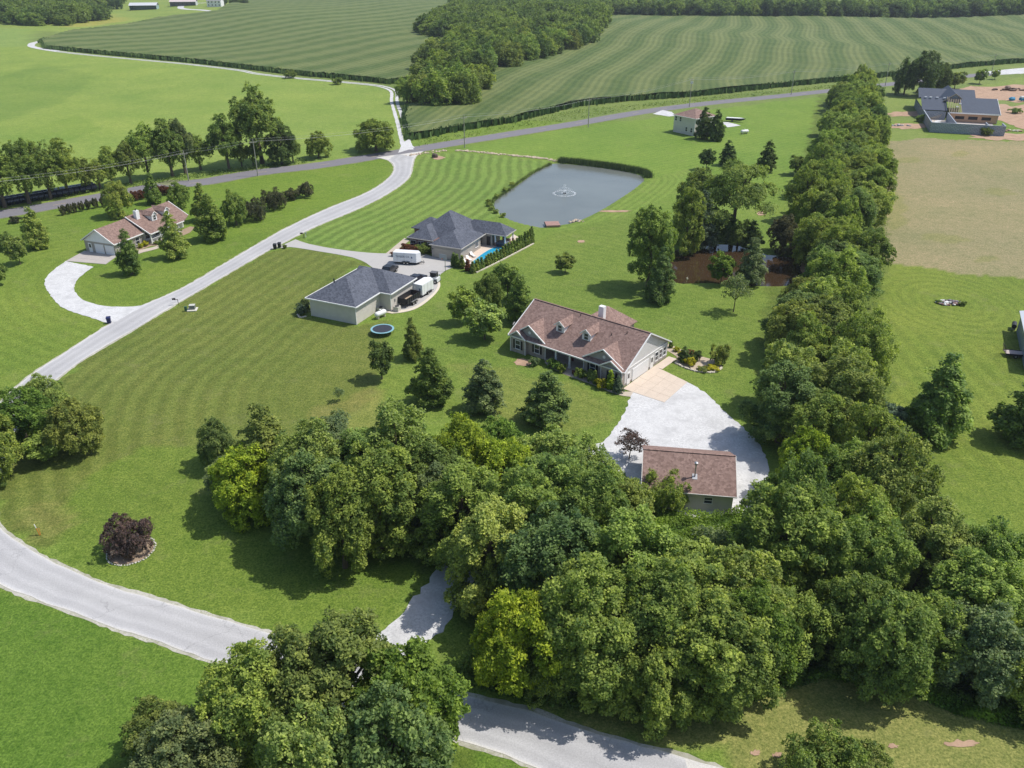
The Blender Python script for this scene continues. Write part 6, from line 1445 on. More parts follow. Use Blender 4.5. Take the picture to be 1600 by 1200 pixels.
# ================================================================== 5. left house
def left_house():
    O = (-94.43, 175.66); A = -21.1; H = empty('ranch_house', O, A, 'light ranch house with tan brown roof, two dormers and white garage doors', 'house')
    Wd, L, E_, RZ, o = 8.52, 22.1, 2.65, 5.5, .4; F = []
    MB().box(0, Wd, 0, 8.6, 0, E_).build('garage_wall', SD_T, H)
    MB().box(-.3, Wd - .6, 8.6, L, 0, E_ + .3).build('wall', SD_W, H)
    g = MB(); tapergable(g, 0, Wd, 0, E_, RZ - .1, .12); tapergable(g, -.3, Wd - .6, L - .12, E_ + .3, RZ + .2, .12); g.build('gable', SD_W, H)
    r = MB(); c = Wd / 2
    r.slab([(Wd + o, -o, E_), (Wd + o, 8.7, E_), (c, 8.7, RZ), (c, -o, RZ)], .14); r.slab([(c, -o, RZ), (c, 8.7, RZ), (-o, 8.7, E_), (-o, -o, E_)], .14)
    rf = r.build('roof', SH_LB, H)
    r = MB(); x1 = Wd + 2.2; rz = RZ + .35
    r.slab([(x1, 8.6, E_ - .1), (x1, L - 2.6, E_ - .1), (x1 - 1.2, L + o, E_ + .35), (c, L + o, rz), (c, 8.6, rz)], .15); r.slab([(c, 8.6, rz), (c, L + o, rz), (-.7, L + o, E_ + .1), (-.7, 8.6, E_ + .1)], .15); r.build('main_roof', SH_LB, rf)
    fascia(H, [((-o, -o - .02, E_ - .04), (c, -o - .02, RZ - .05)), ((c, -o - .02, RZ - .05), (Wd + o, -o - .02, E_ - .04)), ((Wd + o + .03, -o, E_ - .05), (Wd + o + .03, 8.6, E_ - .05)), ((x1 + .03, 8.6, E_ - .15), (x1 + .03, L - 2.6, E_ - .15)), ((c, 8.57, rz - .05), (x1, 8.57, E_ - .15)), ((c, L + o + .02, rz - .05), (x1 - 1.2, L + o + .02, E_ + .3))])
    MB().box(-.02, Wd + .02, -.04, 0, E_ - .12, E_ + .02).build('trim_board', WHT, H)
    door(H, (4.1, -.005), (1, 0), (0, -1), 2.5, 2.1, 0, DOOR, 'garage_door', 4); door(H, (7.0, -.005), (1, 0), (0, -1), 2.5, 2.1, 0, DOOR, 'garage_door', 4); door(H, (1.5, -.005), (1, 0), (0, -1), .95, 2.1, 0, WHT, 'service_door', 0, True)
    for v in (4.0, 6.6): window(H, (Wd + .005, v), (0, 1), (1, 0), 1.1, 1.4, .7, False, 1)
    MB().box(Wd - .6, Wd + 1.9, 8.7, L - 3, 0, .3).build('porch_deck', M_TN, H)
    for v in (8.9, 11.8, 14.8, 17.8): MB().box(Wd + 1.6, Wd + 1.85, v, v + .25, .3, E_ - .15).build('porch_post', WHT, H)
    for v0, v1 in ((9.15, 11.8), (12.05, 14.8), (15.05, 17.8)):
        q = MB(); q.box(Wd + 1.68, Wd + 1.76, v0, v1, .45, .53); q.box(Wd + 1.66, Wd + 1.78, v0, v1, 1.15, 1.23)
        for i in range(9): vv = v0 + (i + .5) * (v1 - v0) / 9; q.box(Wd + 1.69, Wd + 1.75, vv - .03, vv + .03, .53, 1.15)
        q.build('porch_railing', WHT, H)
    for v in (10.4, 13.4, 16.8): window(H, (Wd - .595, v), (0, 1), (1, 0), 1.3, 1.5, .75, False, 1)
    window(H, (2.2, L + .005), (1, 0), (0, 1), 1.1, 1.3, .9, False, 1)
    m = (rz - E_ + .1) / (x1 - c)
    def zr(u): return rz - m * (u - c)
    for v in (13.6, 17.6):
        u0 = c + 3.6; zb = zr(u0); zt = zb + 1.35
        d = MB(); d.box(c + 1.2, u0, v - .75, v + .75, zb - .4, zt); tapergable(d, v - .75, v + .75, u0 - .12, zt, zt + .65, .12, ax='y'); dd = d.build('dormer', SD_W, H)
        q = MB(); rzz = zt + .8; ub = c + (rz - rzz) / m; ue = c + (rz - zt) / m
        q.slab([(u0 + .25, v, rzz), (u0 + .25, v + 1, zt), (ue, v + 1, zt), (ub, v, rzz)], .09); q.slab([(u0 + .25, v, rzz), (ub, v, rzz), (ue, v - 1, zt), (u0 + .25, v - 1, zt)], .09); q.build('dormer_roof', SH_LB, dd)
        fascia(dd, [((u0 + .26, v - 1, zt - .06), (u0 + .26, v, rzz - .06)), ((u0 + .26, v, rzz - .06), (u0 + .26, v + 1, zt - .06))], w=.06, h=.14)
        window(dd, (u0 + .005, v), (0, 1), (1, 0), .75, 1.05, zb + .2)
    MB().box(c + 1.0, c + 1.8, 10.2, 11.2, 4.6, 6.9).build('chimney', SD_W, rf); MB().tube([(c + 1.4, 10.7, 6.9), (c + 1.4, 10.7, 7.3)], .15, 8).build('chimney_pot', DRK, rf)
    return O, A
LO, LA = left_house()
for u, v, h, r, c, lb in ((9.6, 7.6, 1.3, .8, 'golden', 'yellow flowering shrub left of the porch of the left house'), (9.6, 6.2, 1.1, .7, 'golden', 'smaller yellow shrub under the front window of the left house'), (11.2, 9.6, .9, .8, 'dark', 'dark low shrub at the first porch bay of the left house'), (11.3, 12.4, 1.0, .9, 'mid', 'green low shrub at the middle porch bay of the left house'), (11.3, 14.8, 1.0, .9, 'mid', 'green low shrub at the far porch bay of the left house'), (9.4, 2.2, 1.4, .7, 'grey', 'white flowering shrub at the garage corner of the left house')):
    x, y = inhouse(LO, LA, u, v); tree('shrub', x, y, h, r, c, lb, 'shrub', 'shrubs round the left house', name='garden_shrub')
sheet('left_house_bed', [inhouse(LO, LA, u, v) for u, v in ((8.8, 1.2), (10.4, 1.4), (10.8, 8), (12.3, 9), (12.3, 19), (10.6, 23), (9.0, 23), (8.8, 8))], .012, MATS['bed_mulch'], 1)
# ================================================================== 6. two storey house
def two_storey():
    O = (58.6, 308.6); A = -54; H = empty('two_storey_house', O, A, 'beige two storey house with brown hip roof near the highway', 'house'); L, D, E_, RZ, o = 10.2, 10.5, 6.0, 8.4, .4
    MB().box(0, L, 0, D, 0, E_).build('wall', SD_C, H); r = MB(); hip(r, -o, L + o, -o, D + o, E_, RZ); r.build('roof', SH_BR, H)
    fascia(H, [((-o, -o - .03, E_ - .06), (L + o, -o - .03, E_ - .06)), ((L + o + .03, -o, E_ - .06), (L + o + .03, D + o, E_ - .06))])
    MB().beam((L + .03, -.05, 0), (L + .03, -.05, E_), .16, .16).build('downspout', WHT, H)
    for u, z in ((1.0, 4.1), (3.2, 4.1), (6.4, 1.1), (8.8, 1.1)): window(H, (u, -.005), (1, 0), (0, -1), .9, 1.5, z)
    for v, z in ((2, 4.1), (5, 4.1), (8, 4.1), (2, 1.0), (8, 1.0)): window(H, (L + .005, v), (0, 1), (1, 0), .9, 1.5, z)
    door(H, (L + .005, 5), (0, 1), (1, 0), 1.0, 2.1, 0, WHT)
    MB().box(-1.6, -.01, 2, 5, 0, 2.6).build('side_porch', SD_C, H); MB().slab([(-1.9, 1.7, 2.6), (0, 1.7, 3.3), (0, 5.3, 3.3), (-1.9, 5.3, 2.6)], .12).build('porch_roof', SH_BR, H)
two_storey()
x, y = G(1148, 190); H = empty('boat_trailer', (x, y), -18, 'white boat with dark side on its trailer behind the two storey house', 'boat'); q = MB(); q.add([(-3.6, -1, 1.1), (2, -1.1, 1.1), (4.2, 0, 1.3), (2, 1.1, 1.1), (-3.6, 1, 1.1), (-3.4, -.7, .5), (1.8, -.7, .5), (3.2, 0, .7), (1.8, .7, .5), (-3.4, .7, .5)], [(0, 1, 2, 3, 4), (9, 8, 7, 6, 5), (0, 5, 6, 1), (1, 6, 7, 2), (2, 7, 8, 3), (3, 8, 9, 4), (4, 9, 5, 0)]); q.build('hull', BLK, H)
MB().prism([(-3.2, -.8), (1.6, -.85), (3.4, 0), (1.6, .85), (-3.2, .8)], 1.32, 1.45).build('deck_cover', WHT, H); wheel(H, (-1, -1, .35), .35, .2, 'y'); wheel(H, (-1, 1, .35), .35, .2, 'y')
# ================================================================== 7. unfinished house
def unfinished():
    m, n = newmat('grey_foam_block')
    t = N(n, 'ShaderNodeTexBrick'); t.inputs['Scale'].default_value = 1.0; t.inputs['Color1'].default_value = (.30, .34, .39, 1); t.inputs['Color2'].default_value = (.38, .42, .47, 1); t.inputs['Mortar'].default_value = (.16, .18, .22, 1); t.inputs['Mortar Size'].default_value = .06; t.inputs['Brick Width'].default_value = 1.2; t.inputs['Row Height'].default_value = .45
    g = N(n, 'ShaderNodeTexCoord'); sx = N(n, 'ShaderNodeSeparateXYZ'); n.links.new(g.outputs['Object'], sx.inputs[0]); ad = N(n, 'ShaderNodeMath', operation='ADD'); n.links.new(sx.outputs[0], ad.inputs[0]); n.links.new(sx.outputs[1], ad.inputs[1]); cx = N(n, 'ShaderNodeCombineXYZ'); n.links.new(ad.outputs[0], cx.inputs[0]); n.links.new(sx.outputs[2], cx.inputs[1]); n.links.new(cx.outputs[0], t.inputs['Vector'])
    finish(m, n, t.outputs[0], .8, .2, t.outputs['Fac'], .6, .05); FOAM = m
    OSB = paint('raw_sheathing', (.48, .30, .20), .15, 1.5, .9, .1); WOOD = paint('raw_lumber', (.42, .34, .24), .12, 2, .9); UND = paint('roof_underlay', (.055, .07, .10), .25, .8, .6)
    O = (151.5, 307.6); A = -18; H = empty('unfinished_house', O, A, 'unfinished house of grey foam block walls with dark roof underlay and bare rafters', 'house'); L = 24.3; h = 3.5
    for b in ((0, L, 0, .35), (0, .35, .36, 27), (8.2, 8.5, .36, 23.5), (18.6, 18.9, .36, 6), (L - .35, L, .36, 6)): MB().box(*b, 0, h).build('block_wall', FOAM, H)
    for b in ((.36, 8.2, 26.7, 27), (0, .3, 27.3, 56), (L + 1.4, L + 1.7, 24.4, 46)): MB().box(*b, 0, 3.2).build('block_wall', FOAM, H)
    MB().box(.36, L, .36, 26.6, .02, .12).build('floor_slab', paint('slab_pale', (.60, .54, .48), .2, .5, .9), H)
    MB().box(9.4, L + 1.4, 24.0, 24.35, .12, 3.4).build('framed_wall', OSB, H)
    for i in range(3): MB().box(11.2 + i * 4.6, 14.4 + i * 4.6, 23.93, 24.0, 1.2, 2.3).build('opening', paint('dark_opening', (.02, .02, .025), .1), H)
    rf = MB(); rf.slab([(13.2, 23.2, 3.6), (L + 2.0, 23.2, 3.6), (L + 2.0, 36, 7.4), (13.2, 36, 7.4)], .15).slab([(13.2, 36, 7.4), (L + 2, 36, 7.4), (L + 2, 48, 3.6), (13.2, 48, 3.6)], .15); r0 = rf.build('roof_deck', UND, H)
    fascia(H, [((8.8, 23.1, 3.5), (L + 2.1, 23.1, 3.5)), ((L + 2.1, 23.1, 3.5), (L + 2.1, 36, 7.3))], WHT, .12, .4)
    for i in range(8): u = 8.8 + i * .62; MB().beam((u, 23.3, 3.6), (u, 36, 7.4), .12, .3).build('rafter', WOOD, H)
    MB().slab([(-.4, 27.5, 3.5), (8.7, 27.5, 3.5), (8.7, 38, 6.6), (-.4, 38, 6.6)], .15).slab([(-.4, 38, 6.6), (13, 38, 6.6), (13, 57, 3.4), (-.4, 57, 3.4)], .15).build('left_roof_deck', UND, r0)
    MB().slab([(-.4, 44, 5.4), (20.6, 44, 5.4), (20.6, 52, 8.2), (-.4, 52, 8.2)], .15).slab([(-.4, 52, 8.2), (20.6, 52, 8.2), (20.6, 60, 5.0), (-.4, 60, 5.0)], .15).build('rear_roof_deck', UND, r0)
    MB().slab([(7.4, 34.5, 5.9), (11.4, 34.5, 8.9), (11.4, 58, 8.9), (7.4, 58, 5.9)], .15).slab([(11.4, 34.5, 8.9), (15.4, 34.5, 5.9), (15.4, 58, 5.9), (11.4, 58, 8.9)], .15).build('cross_gable_roof', UND, r0)
    g = MB(); tapergable(g, 7.8, 15.0, 34.9, 5.7, 8.6, .15); g.build('gable_sheathing', FOAM, H); fascia(H, [((7.3, 34.4, 5.8), (11.4, 34.4, 8.8)), ((11.4, 34.4, 8.8), (15.5, 34.4, 5.8))], WOOD, .12, .3)
    for u, v, z in ((1.2, 37.2, 6.6), (3.0, 37.2, 6.6), (5.4, 37.2, 6.6), (8.0, 37.0, 6.6), (11.6, 27, 5.0), (12.8, 29.6, 5.8)): MB().box(u - .45, u + .45, v - .3, v + .3, z, z + .35).build('wrap_roll', WHT, H)
    for i in range(5): MB().slab([(2.2 + i * .7, 14 + i * 1.8, .5), (4.6 + i * .4, 13 + i * 1.8, .9), (5 + i * .4, 16 + i * 1.8, .6), (2.6 + i * .6, 17 + i * 1.8, .4)], .06).build('plastic_sheet', WHT, H)
    for i in range(6): MB().beam((1 + i * .9, 26.4, .3), (1.4 + i * 1.0, 19 + i, 1.6 + .2 * i), .12, .12).build('brace', WOOD, H)
unfinished()
def rubble(px, py, n, spread, lb, mats, name='rubble_pile', rr=(.15, .45), seed=1, kind='rubble'):
    x, y = G(px, py); q = random.Random(seed); H = empty(name, (x, y), 0, lb, kind)
    for mi, m in enumerate(mats):
        mb = MB()
        for i in range(n):
            a = q.uniform(0, 6.28); d = q.random() ** .6; r = q.uniform(*rr); mb.blob((math.cos(a) * d * spread[0], math.sin(a) * d * spread[1], q.uniform(.05, spread[2]) * (1 - d) + .1), (r * q.uniform(.8, 1.8), r, r * .6), i + seed * 31 + mi * 7, 6, 3, jit=.3)
        mb.build('debris', m, H)['kind'] = 'stuff'
    return H
rubble(1578, 141, 26, (8, 3, 1.8), 'dark brown brush and soil heap on the construction dirt', [paint('dark_soil', (.14, .09, .065), .3, 1)], 'soil_heap', (.5, 1.2), 2, 'soil heap')
rubble(1560, 205, 22, (9, 1.2, .8), 'pale rubble along the end of the long block wall', [LIME, M_DT], 'rubble_pile', (.2, .6), 3)
rubble(1408, 197, 12, (4, .6, .6), 'grey stone strip in the grass left of the unfinished house', [MET], 'stone_heap', (.3, .6), 4)
x, y = G(1581, 157); H = empty('blue_tarp_stack', (x, y), 20, 'bright blue tarp covered stack on the construction dirt', 'tarp'); BT = paint('blue_tarp', (.03, .24, .42), .15, 1.5, .4); mb = MB(); mb.blob((0, 0, .6), (1.6, 1.1, 1.0), 4, 10, 5, jit=.2); mb.build('tarp', BT, H)
x, y = G(1598, 158); H = empty('blue_skip', (x, y), 10, 'white topped blue trailer at the right edge of the construction dirt', 'trailer'); MB().box(-1.5, 1.5, -.8, .8, .4, 1.3).build('bed', BT, H); MB().box(-1.4, 1.4, -.7, .7, 1.3, 2.0).build('cover', WHT, H); wheel(H, (0, -.85, .35), .35, .2, 'y'); wheel(H, (0, .85, .35), .35, .2, 'y')
# ================================================================== 8. metal shed at the right edge
def metal_shed():
    p0 = G(1588, 517); O = (p0[0] + .6, p0[1] - 12); H = empty('metal_shed', (*O,), 0, 'blue grey metal shed cut by the right edge of the picture', 'shed')
    BM = paint('blue_grey_metal', (.26, .31, .37), .08, 1, .4, .4); a = Vector(G(1588, 517)); b = Vector(G(1606, 606)); d = (b - a); ang = math.degrees(math.atan2(d.y, d.x)); H.location = (a.x, a.y, 0); H.rotation_euler = (0, 0, R(ang)); L = 17
    MB().box(0, L, 0, 12, 0, 3.6).build('wall', BM, H); g = MB(); g.slab([(-.4, -.4, 3.6), (L + .4, -.4, 3.6), (L + .4, 6, 5.2), (-.4, 6, 5.2)], .1); g.slab([(-.4, 6, 5.2), (L + .4, 6, 5.2), (L + .4, 12.4, 3.6), (-.4, 12.4, 3.6)], .1); g.build('roof', paint('pale_metal_roof', (.55, .58, .62), .06, 1, .35, .5), H)
    for i in range(17):
        u = .5 + i; MB().box(u - .04, u + .04, -.035, 0, .05, 3.55).build('wall_rib', BM, H)
    g = MB(); tapergable(g, 0, 12, 0, 3.6, 5.1, .1, ax='y'); g.build('gable', BM, H)
metal_shed()
x, y = G(1583, 556); H = empty('utility_trailer', (x, y), -12, 'small utility trailer with pale wooden bed and raised mesh ramp by the metal shed', 'trailer')
for i in range(7): MB().box(-1.4, 1.4, -.84 + i * .24, -.84 + i * .24 + .215, .55, .62).build('plank', paint('pale_planks', (.52, .44, .42), .12, 2, .9), H)
q = MB(); q.box(-1.45, 1.45, -.9, -.84, .45, .7); q.box(-1.45, 1.45, .85, .91, .45, .7); q.beam((1.45, 0, .5), (2.4, 0, .5), .1, .1); q.build('frame', DRK, H)
q = MB(); [q.beam((-1.45, -.8 + i * .32, .6), (-1.75, -.8 + i * .32, 1.9), .04, .04) for i in range(6)]; [q.beam((-1.45 - .3 * j / 4, -.82, .6 + 1.3 * j / 4), (-1.45 - .3 * j / 4, .8, .6 + 1.3 * j / 4), .04, .04) for j in range(5)]; q.build('ramp', DRK, H)
wheel(H, (0, -1.02, .34), .34, .2, 'y'); wheel(H, (0, 1.02, .34), .34, .2, 'y')
x, y = G(1583, 514); H = empty('fuel_tank', (x, y), 60, 'black tank leaning at the near corner of the metal shed', 'tank'); MB().tube([(-.9, 0, .8), (.9, 0, .8)], .4, 12).build('tank', DRK, H); MB().box(-.6, .6, -.3, .3, 0, .45).build('stand', MET, H)
rubble(1482, 474, 26, (2.3, 1.2, .8), 'white and grey burn pile debris in the middle of the mown rings', [WHT, paint('ash_grey', (.16, .14, .16), .3, 2), paint('char_red', (.22, .13, .11), .3, 2)], 'burn_pile', (.15, .4), 6, 'burn pile')
q_ = at_base('shrub', 1467, 473, .6, .7, 'dark', 'dark weed clump at the left end of the burn pile', cat='shrub', name='weed_clump'); at_base('shrub', 1503, 477, .9, .8, 'dark', 'green weed clump at the right end of the burn pile', cat='shrub', name='weed_clump')
# ================================================================== 9. pond things
x, y = G(863, 352); H = empty('pond_dock', (x, y), 6, 'reddish wooden dock at the near shore of the pond', 'dock'); DK = paint('dock_wood', (.36, .22, .19), .12, 2, .85)
for i in range(10): MB().box(-1.7, 1.7, -1.6 + i * .33, -1.6 + i * .33 + .3, .42, .5).build('plank', DK, H)
MB().box(-1.7, 1.7, -1.7, -1.62, .1, .5).build('fascia_board', DK, H); MB().box(-1.8, -1.72, -1.6, 1.7, .1, .45).build('side_board', DRK, H)
for a in (-1.5, 1.5):
    for b in (-1.4, 1.4): MB().tube([(a, b, -1.2), (a, b, .42)], .09, 7).build('piling', DK, H)
def fountain():
    x, y = G(882, 301); H = empty('pond_fountain', (x, y, -.22), 0, 'small round spray fountain in the middle of the pond', 'fountain')
    MB().tube([(0, 0, -.05), (0, 0, .12)], .45, 14).build('float', DRK, H)
    m, n = newmat('spray'); e = N(n, 'ShaderNodeBsdfPrincipled'); e.inputs['Base Color'].default_value = (.85, .88, .9, 1); e.inputs['Roughness'].default_value = .35; o = N(n, 'ShaderNodeOutputMaterial'); n.links.new(e.outputs[0], o.inputs[0])
    q = random.Random(3); mb = MB()
    for k in range(520):
        t = q.uniform(0, 6.28); ring_ = q.choice((2.9, 2.9, 2.7, 1.2, .6)); u = q.random() ** .8; hmax = {2.9: 1.2, 2.7: 1.0, 1.2: 1.7, .6: 2.3}[ring_]
        rr = ring_ * u; z = 4 * hmax * u * (1 - u) + .04; s = q.uniform(.015, .035); l = q.uniform(.06, .2); x_, y_ = rr * math.cos(t), rr * math.sin(t); sl_ = 4 * hmax * (1 - 2 * u) / ring_
        d = Vector((math.cos(t), math.sin(t), sl_)).normalized() * l; mb.beam((x_, y_, z), (x_ + d.x, y_ + d.y, max(z + d.z, .02)), s, s)
    mb.build('spray', m, H)['kind'] = 'stuff'
    mb = MB()
    for k in range(420):
        t = q.uniform(0, 6.28); rr = q.gauss(2.95, .16); s = q.uniform(.03, .09); mb.box(rr * math.cos(t) - s, rr * math.cos(t) + s, rr * math.sin(t) - s, rr * math.sin(t) + s, .0, .03)
    for k in range(110):
        t = q.uniform(0, 6.28); rr = abs(q.gauss(0, .8)); s = q.uniform(.03, .07); mb.box(rr * math.cos(t) - s, rr * math.cos(t) + s, rr * math.sin(t) - s, rr * math.sin(t) + s, .0, .03)
    mb.build('foam', m, H)['kind'] = 'stuff'
fountain()
def reeds(line, n, h, w, lb, col, seed):
    q = random.Random(seed); L = smoothline(line, .4); V = []; F = []
    for k in range(n):
        p = L[q.randrange(len(L))]; x = p[0] + q.gauss(0, w); y = p[1] + q.gauss(0, w); hh = h * q.uniform(.6, 1.15); t = q.uniform(0, 3.14); b = q.uniform(.05, .11); lx, ly = q.uniform(-.35, .35), q.uniform(-.35, .35); i = len(V)
        V += [(x - b * math.cos(t), y - b * math.sin(t), -.3), (x + b * math.cos(t), y + b * math.sin(t), -.3), (x + lx, y + ly, hh)]; F.append((i, i + 1, i + 2))
    me = bpy.data.meshes.new('reeds'); me.from_pydata(V, [], F); me.materials.append(paint('reed_' + str(seed), col, .3, .8, .7, .2, False)); o = bpy.data.objects.new('reeds', me); link(o); tag(o, lb, 'reeds', kind='stuff')
reeds(Gs([(876, 253), (900, 255), (935, 259), (975, 265), (1005, 271), (1014, 277)]), 7000, 1.7, .55, 'dense dark reeds along the far shore of the pond', (.10, .15, .045), 1)
reeds(Gs([(860, 256), (832, 270), (806, 288), (790, 300), (770, 314), (769, 325)]), 1500, .6, .3, 'thin reeds along the left shore of the pond', (.17, .22, .06), 2)
for i, (px, py) in enumerate(((764, 322), (763, 317), (768, 328), (776, 309), (789, 299), (775, 333), (800, 290), (786, 339))):
    at_base('shrub', px, py, 1.1, .8, 'light', ['pale willow clump beside the charcoal roofed house, lowest of the shore clumps', 'pale shore clump at the left tip of the pond', 'pale shore clump below the left tip of the pond', 'pale shore clump above the left tip of the pond', 'pale shore clump halfway up the left shore', 'small shore clump where the reeds end', 'highest pale clump on the left shore', 'little clump nearest the hedge on the pond shore'][i], cat='shrub', name='shore_shrub', group='pale clumps on the pond shore')
def rocks(px_line, n, w, lb, seed, r=(.15, .4)):
    q = random.Random(seed); L = smoothline(Gs(px_line), .4); root = empty('rock_swale', (*L[0], 0), 0, lb, 'rocks'); var = []
    for s in range(4): mb = MB(); mb.blob((0, 0, 0), 1, s + 9, 7, 4, jit=.28); var.append(mb.mesh('rock', paint('tan_rock', (.52, .42, .32), .25, .7, .9)))
    for k in range(n):
        p = L[q.randrange(len(L))]; s = q.uniform(*r); o = bpy.data.objects.new('rock', var[k % 4]); link(o, root); o.location = (p[0] - L[0][0] + q.gauss(0, w), p[1] - L[0][1] + q.gauss(0, w), s * .3); o.scale = (s * q.uniform(.8, 1.6), s, s * .6); o.rotation_euler = (0, 0, q.uniform(0, 6))
rocks([(712, 235), (750, 238), (800, 243), (850, 248), (868, 252)], 260, .45, 'line of tan rocks leading from the highway to the pond', 1)
rocks([(640, 243), (665, 239), (700, 235)], 60, .5, 'pale stones along the grass between the highway and the striped lawn', 2)
rocks([(893, 347), (902, 344), (908, 346)], 24, .35, 'small heap of brown stones on the near pond shore', 3, (.12, .3))
x, y = G(680, 246); H = empty('boulder', (x, y), 0, 'dark boulder on a small dirt mound in the striped lawn', 'boulder'); mb = MB(); mb.blob((0, 0, .5), (1.0, .8, .9), 4, 9, 6, jit=.2); mb.build('rock', paint('dark_rock', (.13, .10, .085), .3, 1.2, .9), H); patch('boulder_dirt_mound', 685, 246.5, 10, 2.6, .03, M_DT, 77)
x, y = G(1073, 441); H = empty('bird_statue', (x, y), 0, 'pale little heron statue on the near bank of the brown pond', 'statue'); MB().tube([(0, 0, 0), (0, 0, .6)], .03, 6).build('leg', LIME, H); mb = MB(); mb.blob((0, 0, .8), (.2, .35, .25), 1, 8, 5, jit=.05); mb.tube([(0, -.25, .9), (0, -.35, 1.3), (0, -.5, 1.35)], [.07, .05, .02], 6); mb.build('body', LIME, H)
# ================================================================== 10. poles and wires
POLES = []
def pole(px, py, h, lb, trans=False, lean=0):
    x, y = G(px, py); z = float(relief(x, y)); H = empty('power_pole', (x, y, z), 35, lb, 'power pole'); PW = paint('pole_wood', (.30, .29, .25), .15, 2, .9)
    MB().tube([(0, 0, -.3), (0, 0, h)], [.17, .11], 8).build('pole', PW, H); MB().box(-1.1, 1.1, -.07, .07, h - .9, h - .75).build('crossarm', PW, H)
    for a in (-1, 0, 1): MB().tube([(a, 0, h - .76 if a else h), (a, 0, h - .5 if a else h + .25)], .06, 6).build('insulator', MET, H)
    if trans:
        for a in (-.4, .4): MB().tube([(a, -.1, h - 2.3), (a, -.1, h - 1.3)], .28, 10).build('transformer', paint('transformer_grey', (.5, .52, .53), .1, 2, .4), H)
    POLES.append((x, y, z + h)); return H
for px, py, h, lb, tr in ((-70, 360, 11, 'power pole just outside the left picture edge', 0), (295, 283, 8.5, 'power pole among the roadside trees left of the giant tree', 0), (403, 275, 10.5, 'power pole in front of the giant roadside tree', 0), (726, 231, 10.5, 'power pole beside the striped lawn', 0), (919, 199, 10.5, 'power pole on the lawn left of the two storey house', 0), (1077, 167, 11.5, 'power pole with transformers behind the two storey house', 1), (1236, 148, 10.5, 'power pole left of the windbreak', 0), (1383, 134, 10.5, 'power pole between the windbreak and the three dark trees', 0), (1548, 118, 10.5, 'power pole near the white gravel road', 0), (1700, 100, 10.5, 'power pole beyond the right picture edge', 0)):
    pole(px, py, h, lb, bool(tr))
def wires():
    root = empty('power_lines', (*POLES[0][:2], 0), 0, 'sagging power wires strung between the roadside poles', 'power lines'); bx, by = POLES[0][:2]; WM = paint('wire_metal', (.3, .31, .32), .05, 2, .4)
    for a, b in zip(POLES, POLES[1:]):
        for off, dz in ((-.9, -.5), (.9, -.5), (0, .2)):
            P = []
            for i in range(13):
                t = i / 12; sag = 4 * t * (1 - t) * math.dist(a[:2], b[:2]) * .018; P.append((a[0] + (b[0] - a[0]) * t + off * .8 - bx, a[1] + (b[1] - a[1]) * t + off * .57 - by, a[2] + (b[2] - a[2]) * t + dz - sag))
            MB().tube(P, .014, 4).build('wire', WM, root)
wires()
# ================================================================== 11. wrapped bales, far farm
def bales():
    A_, B_ = Vector(G(-60, 333)), Vector(G(153, 297)); d = (B_ - A_); L = d.length; d.normalize(); n = int(L / 1.5); BW = paint('black_bale_wrap', (.012, .016, .032), .3, .8, .35, .6); WW = paint('white_bale_wrap', (.5, .56, .66), .1, .8, .4, .5)
    nn = Vector((-d.y, d.x)); ms = []
    for m in (BW, WW):
        mb = MB(); mb.tube([(-.72, 0, .95), (-.66, 0, .95), (.66, 0, .95), (.72, 0, .95)], [.88, 1.02, 1.02, .88], 14); ms.append(mb.mesh('wrapped_bale', m))
    for r_ in range(2):
        for i in range(n):
            p = A_ + d * (i + .5) * 1.5 + nn * (r_ * 2.2); white = r_ == 1 and .62 < i / n < .95
            o = bpy.data.objects.new('wrapped_bale', ms[1 if white else 0]); link(o); o.location = (p.x, p.y, 0); o.rotation_euler = (0, 0, math.atan2(d.y, d.x))
            tag(o, 'white wrapped round hay bale in the back row behind the roadside trees' if white else ('black wrapped round hay bale in the front row behind the roadside trees' if r_ == 0 else 'black wrapped round hay bale in the back row behind the roadside trees'), 'hay bale', 'wrapped bales behind the roadside trees')
bales()
sheet('field_gateway', Gs([(245, 287), (262, 281), (283, 281), (276, 286), (262, 290)]), .03, M_SH, 1.5, .2)
def barn(px, py, rz, L, D, h, lb, roofm, bays, wall):
    x, y = G(px, py); H = empty('open_barn', (x, y), rz, lb, 'barn'); MB().box(0, L, D - .2, D, 0, h).build('back_wall', wall, H)
    for u in (0, L - .2): MB().box(u, u + .2, 0, D - .2, 0, h).build('end_wall', wall, H)
    for i in range(bays + 1): MB().box(i * (L - .3) / bays, i * (L - .3) / bays + .3, 0, .3, 0, h - .3).build('post', WOODB, H)
    MB().slab([(-.6, -.8, h - .2), (L + .6, -.8, h - .2), (L + .6, D * .55, h + 2.2), (-.6, D * .55, h + 2.2)], .12).build('roof', roofm, H); MB().slab([(-.6, D * .55, h + 2.2), (L + .6, D * .55, h + 2.2), (L + .6, D + .6, h - .2), (-.6, D + .6, h - .2)], .12).build('rear_roof', roofm, H)
    return H
WOODB = paint('barn_post', (.2, .18, .16), .2)
barn(203, 16.5, 8, 27, 12, 5, 'open fronted far barn with pale grey roof, left of the two', paint('barn_roof_grey', (.55, .56, .58), .06, .5, .5), 5, paint('barn_teal', (.28, .38, .38), .1))
barn(266, 10.5, 8, 27, 12, 5, 'open fronted far barn with pinkish roof, right of the two', paint('barn_roof_pink', (.55, .48, .47), .08, .5, .6), 6, paint('barn_white', (.5, .52, .52), .1))
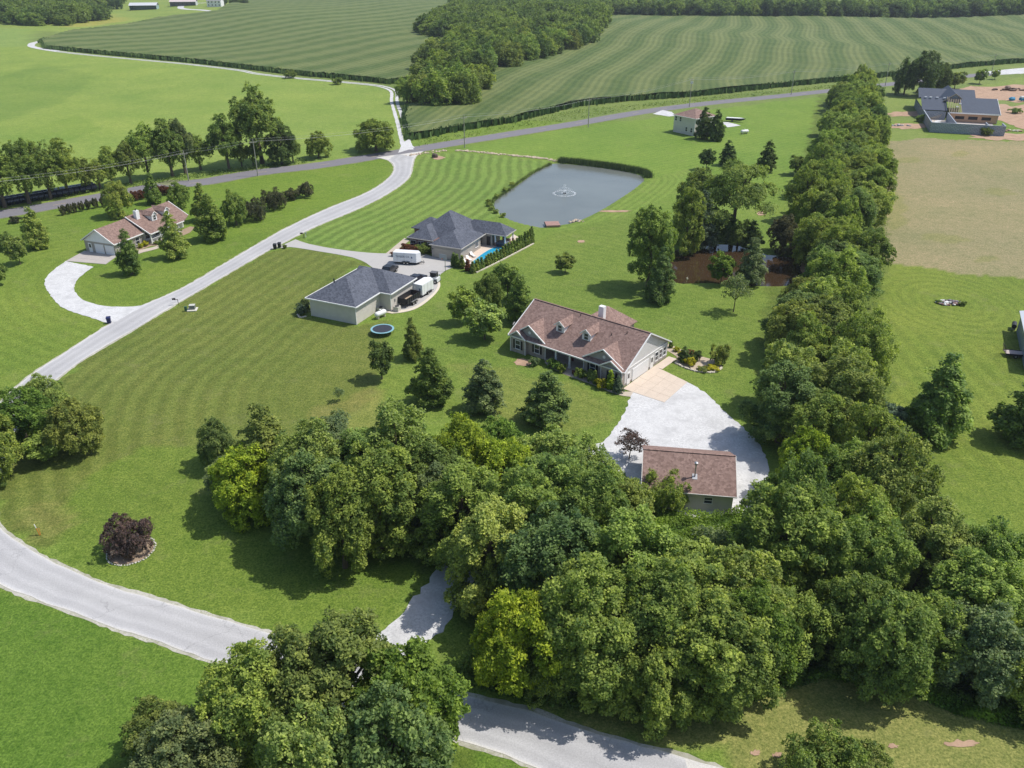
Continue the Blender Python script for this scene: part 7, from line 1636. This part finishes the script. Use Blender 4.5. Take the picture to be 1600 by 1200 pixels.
def far_house(px, py, rz, L, D, h, r, lb, wall, roofm, nm='farmhouse'):
    x, y = G(px, py); H = empty(nm, (x, y), rz, lb, 'house'); MB().box(0, L, 0, D, 0, h).build('wall', wall, H); g = MB(); tapergable(g, 0, D, 0, h, r - .1, .1, ax='y'); tapergable(g, 0, D, L - .1, h, r - .1, .1, ax='y'); g.build('gable', wall, H)
    MB().slab([(-.5, -.5, h), (L + .5, -.5, h), (L + .5, D / 2, r), (-.5, D / 2, r)], .15).slab([(-.5, D / 2, r), (L + .5, D / 2, r), (L + .5, D + .5, h), (-.5, D + .5, h)], .15).build('roof', roofm, H)
    for i in range(4): window(H, (L * (i + .5) / 4, -.005), (1, 0), (0, -1), 1.0, 1.5, 1.2)
    if h > 5:
        for i in range(4): window(H, (L * (i + .5) / 4, -.005), (1, 0), (0, -1), 1.0, 1.5, 4.0)
far_house(324, 11, -4, 15, 9, 6, 8.5, 'white far farmhouse at the top left with a gravel lane', WHT, paint('far_roof', (.3, .3, .32), .1))
far_house(1377, 24, 5, 12, 9, 4, 8, 'blue grey roofed house half hidden in the far tree line', SD_W, paint('blue_roof', (.2, .28, .42), .1), 'cottage')
far_house(1432, 16, -3, 30, 10, 4.5, 7, 'long white building glimpsed through the far tree line', WHT, paint('white_roof', (.6, .62, .64), .05), 'long_barn')
# ================================================================== air
def haze():
    mb = MB(); mb.box(-3600, 3600, -600, 5600, -14, 74)
    m, n = newmat('air'); v = N(n, 'ShaderNodeVolumePrincipled'); v.inputs['Color'].default_value = (.80, .88, 1, 1); v.inputs['Density'].default_value = HAZE_D; v.inputs['Anisotropy'].default_value = .2
    o = N(n, 'ShaderNodeOutputMaterial'); n.links.new(v.outputs[0], o.inputs['Volume'])
    h = mb.build('haze', m); tag(h, kind='stuff')
HAZE_D = .0001
haze()

# ------------------------------------------------------------------ labels: tell pairs and triples apart by side
def tell_apart():
    by = {}
    for o in S.objects:
        if o.parent is None and o.get('group') and o.get('label'): by.setdefault((o['group'], o['label']), []).append(o)
    for (g, l), L in by.items():
        if 2 <= len(L) <= 3 and len(l.split()) <= 14:
            L.sort(key=lambda o: o.location.x / max(o.location.y, 1))
            for o, w in zip(L, ('left one', 'right one') if len(L) == 2 else ('left one', 'middle one', 'right one')): o['label'] = l + ', ' + w
tell_apart()
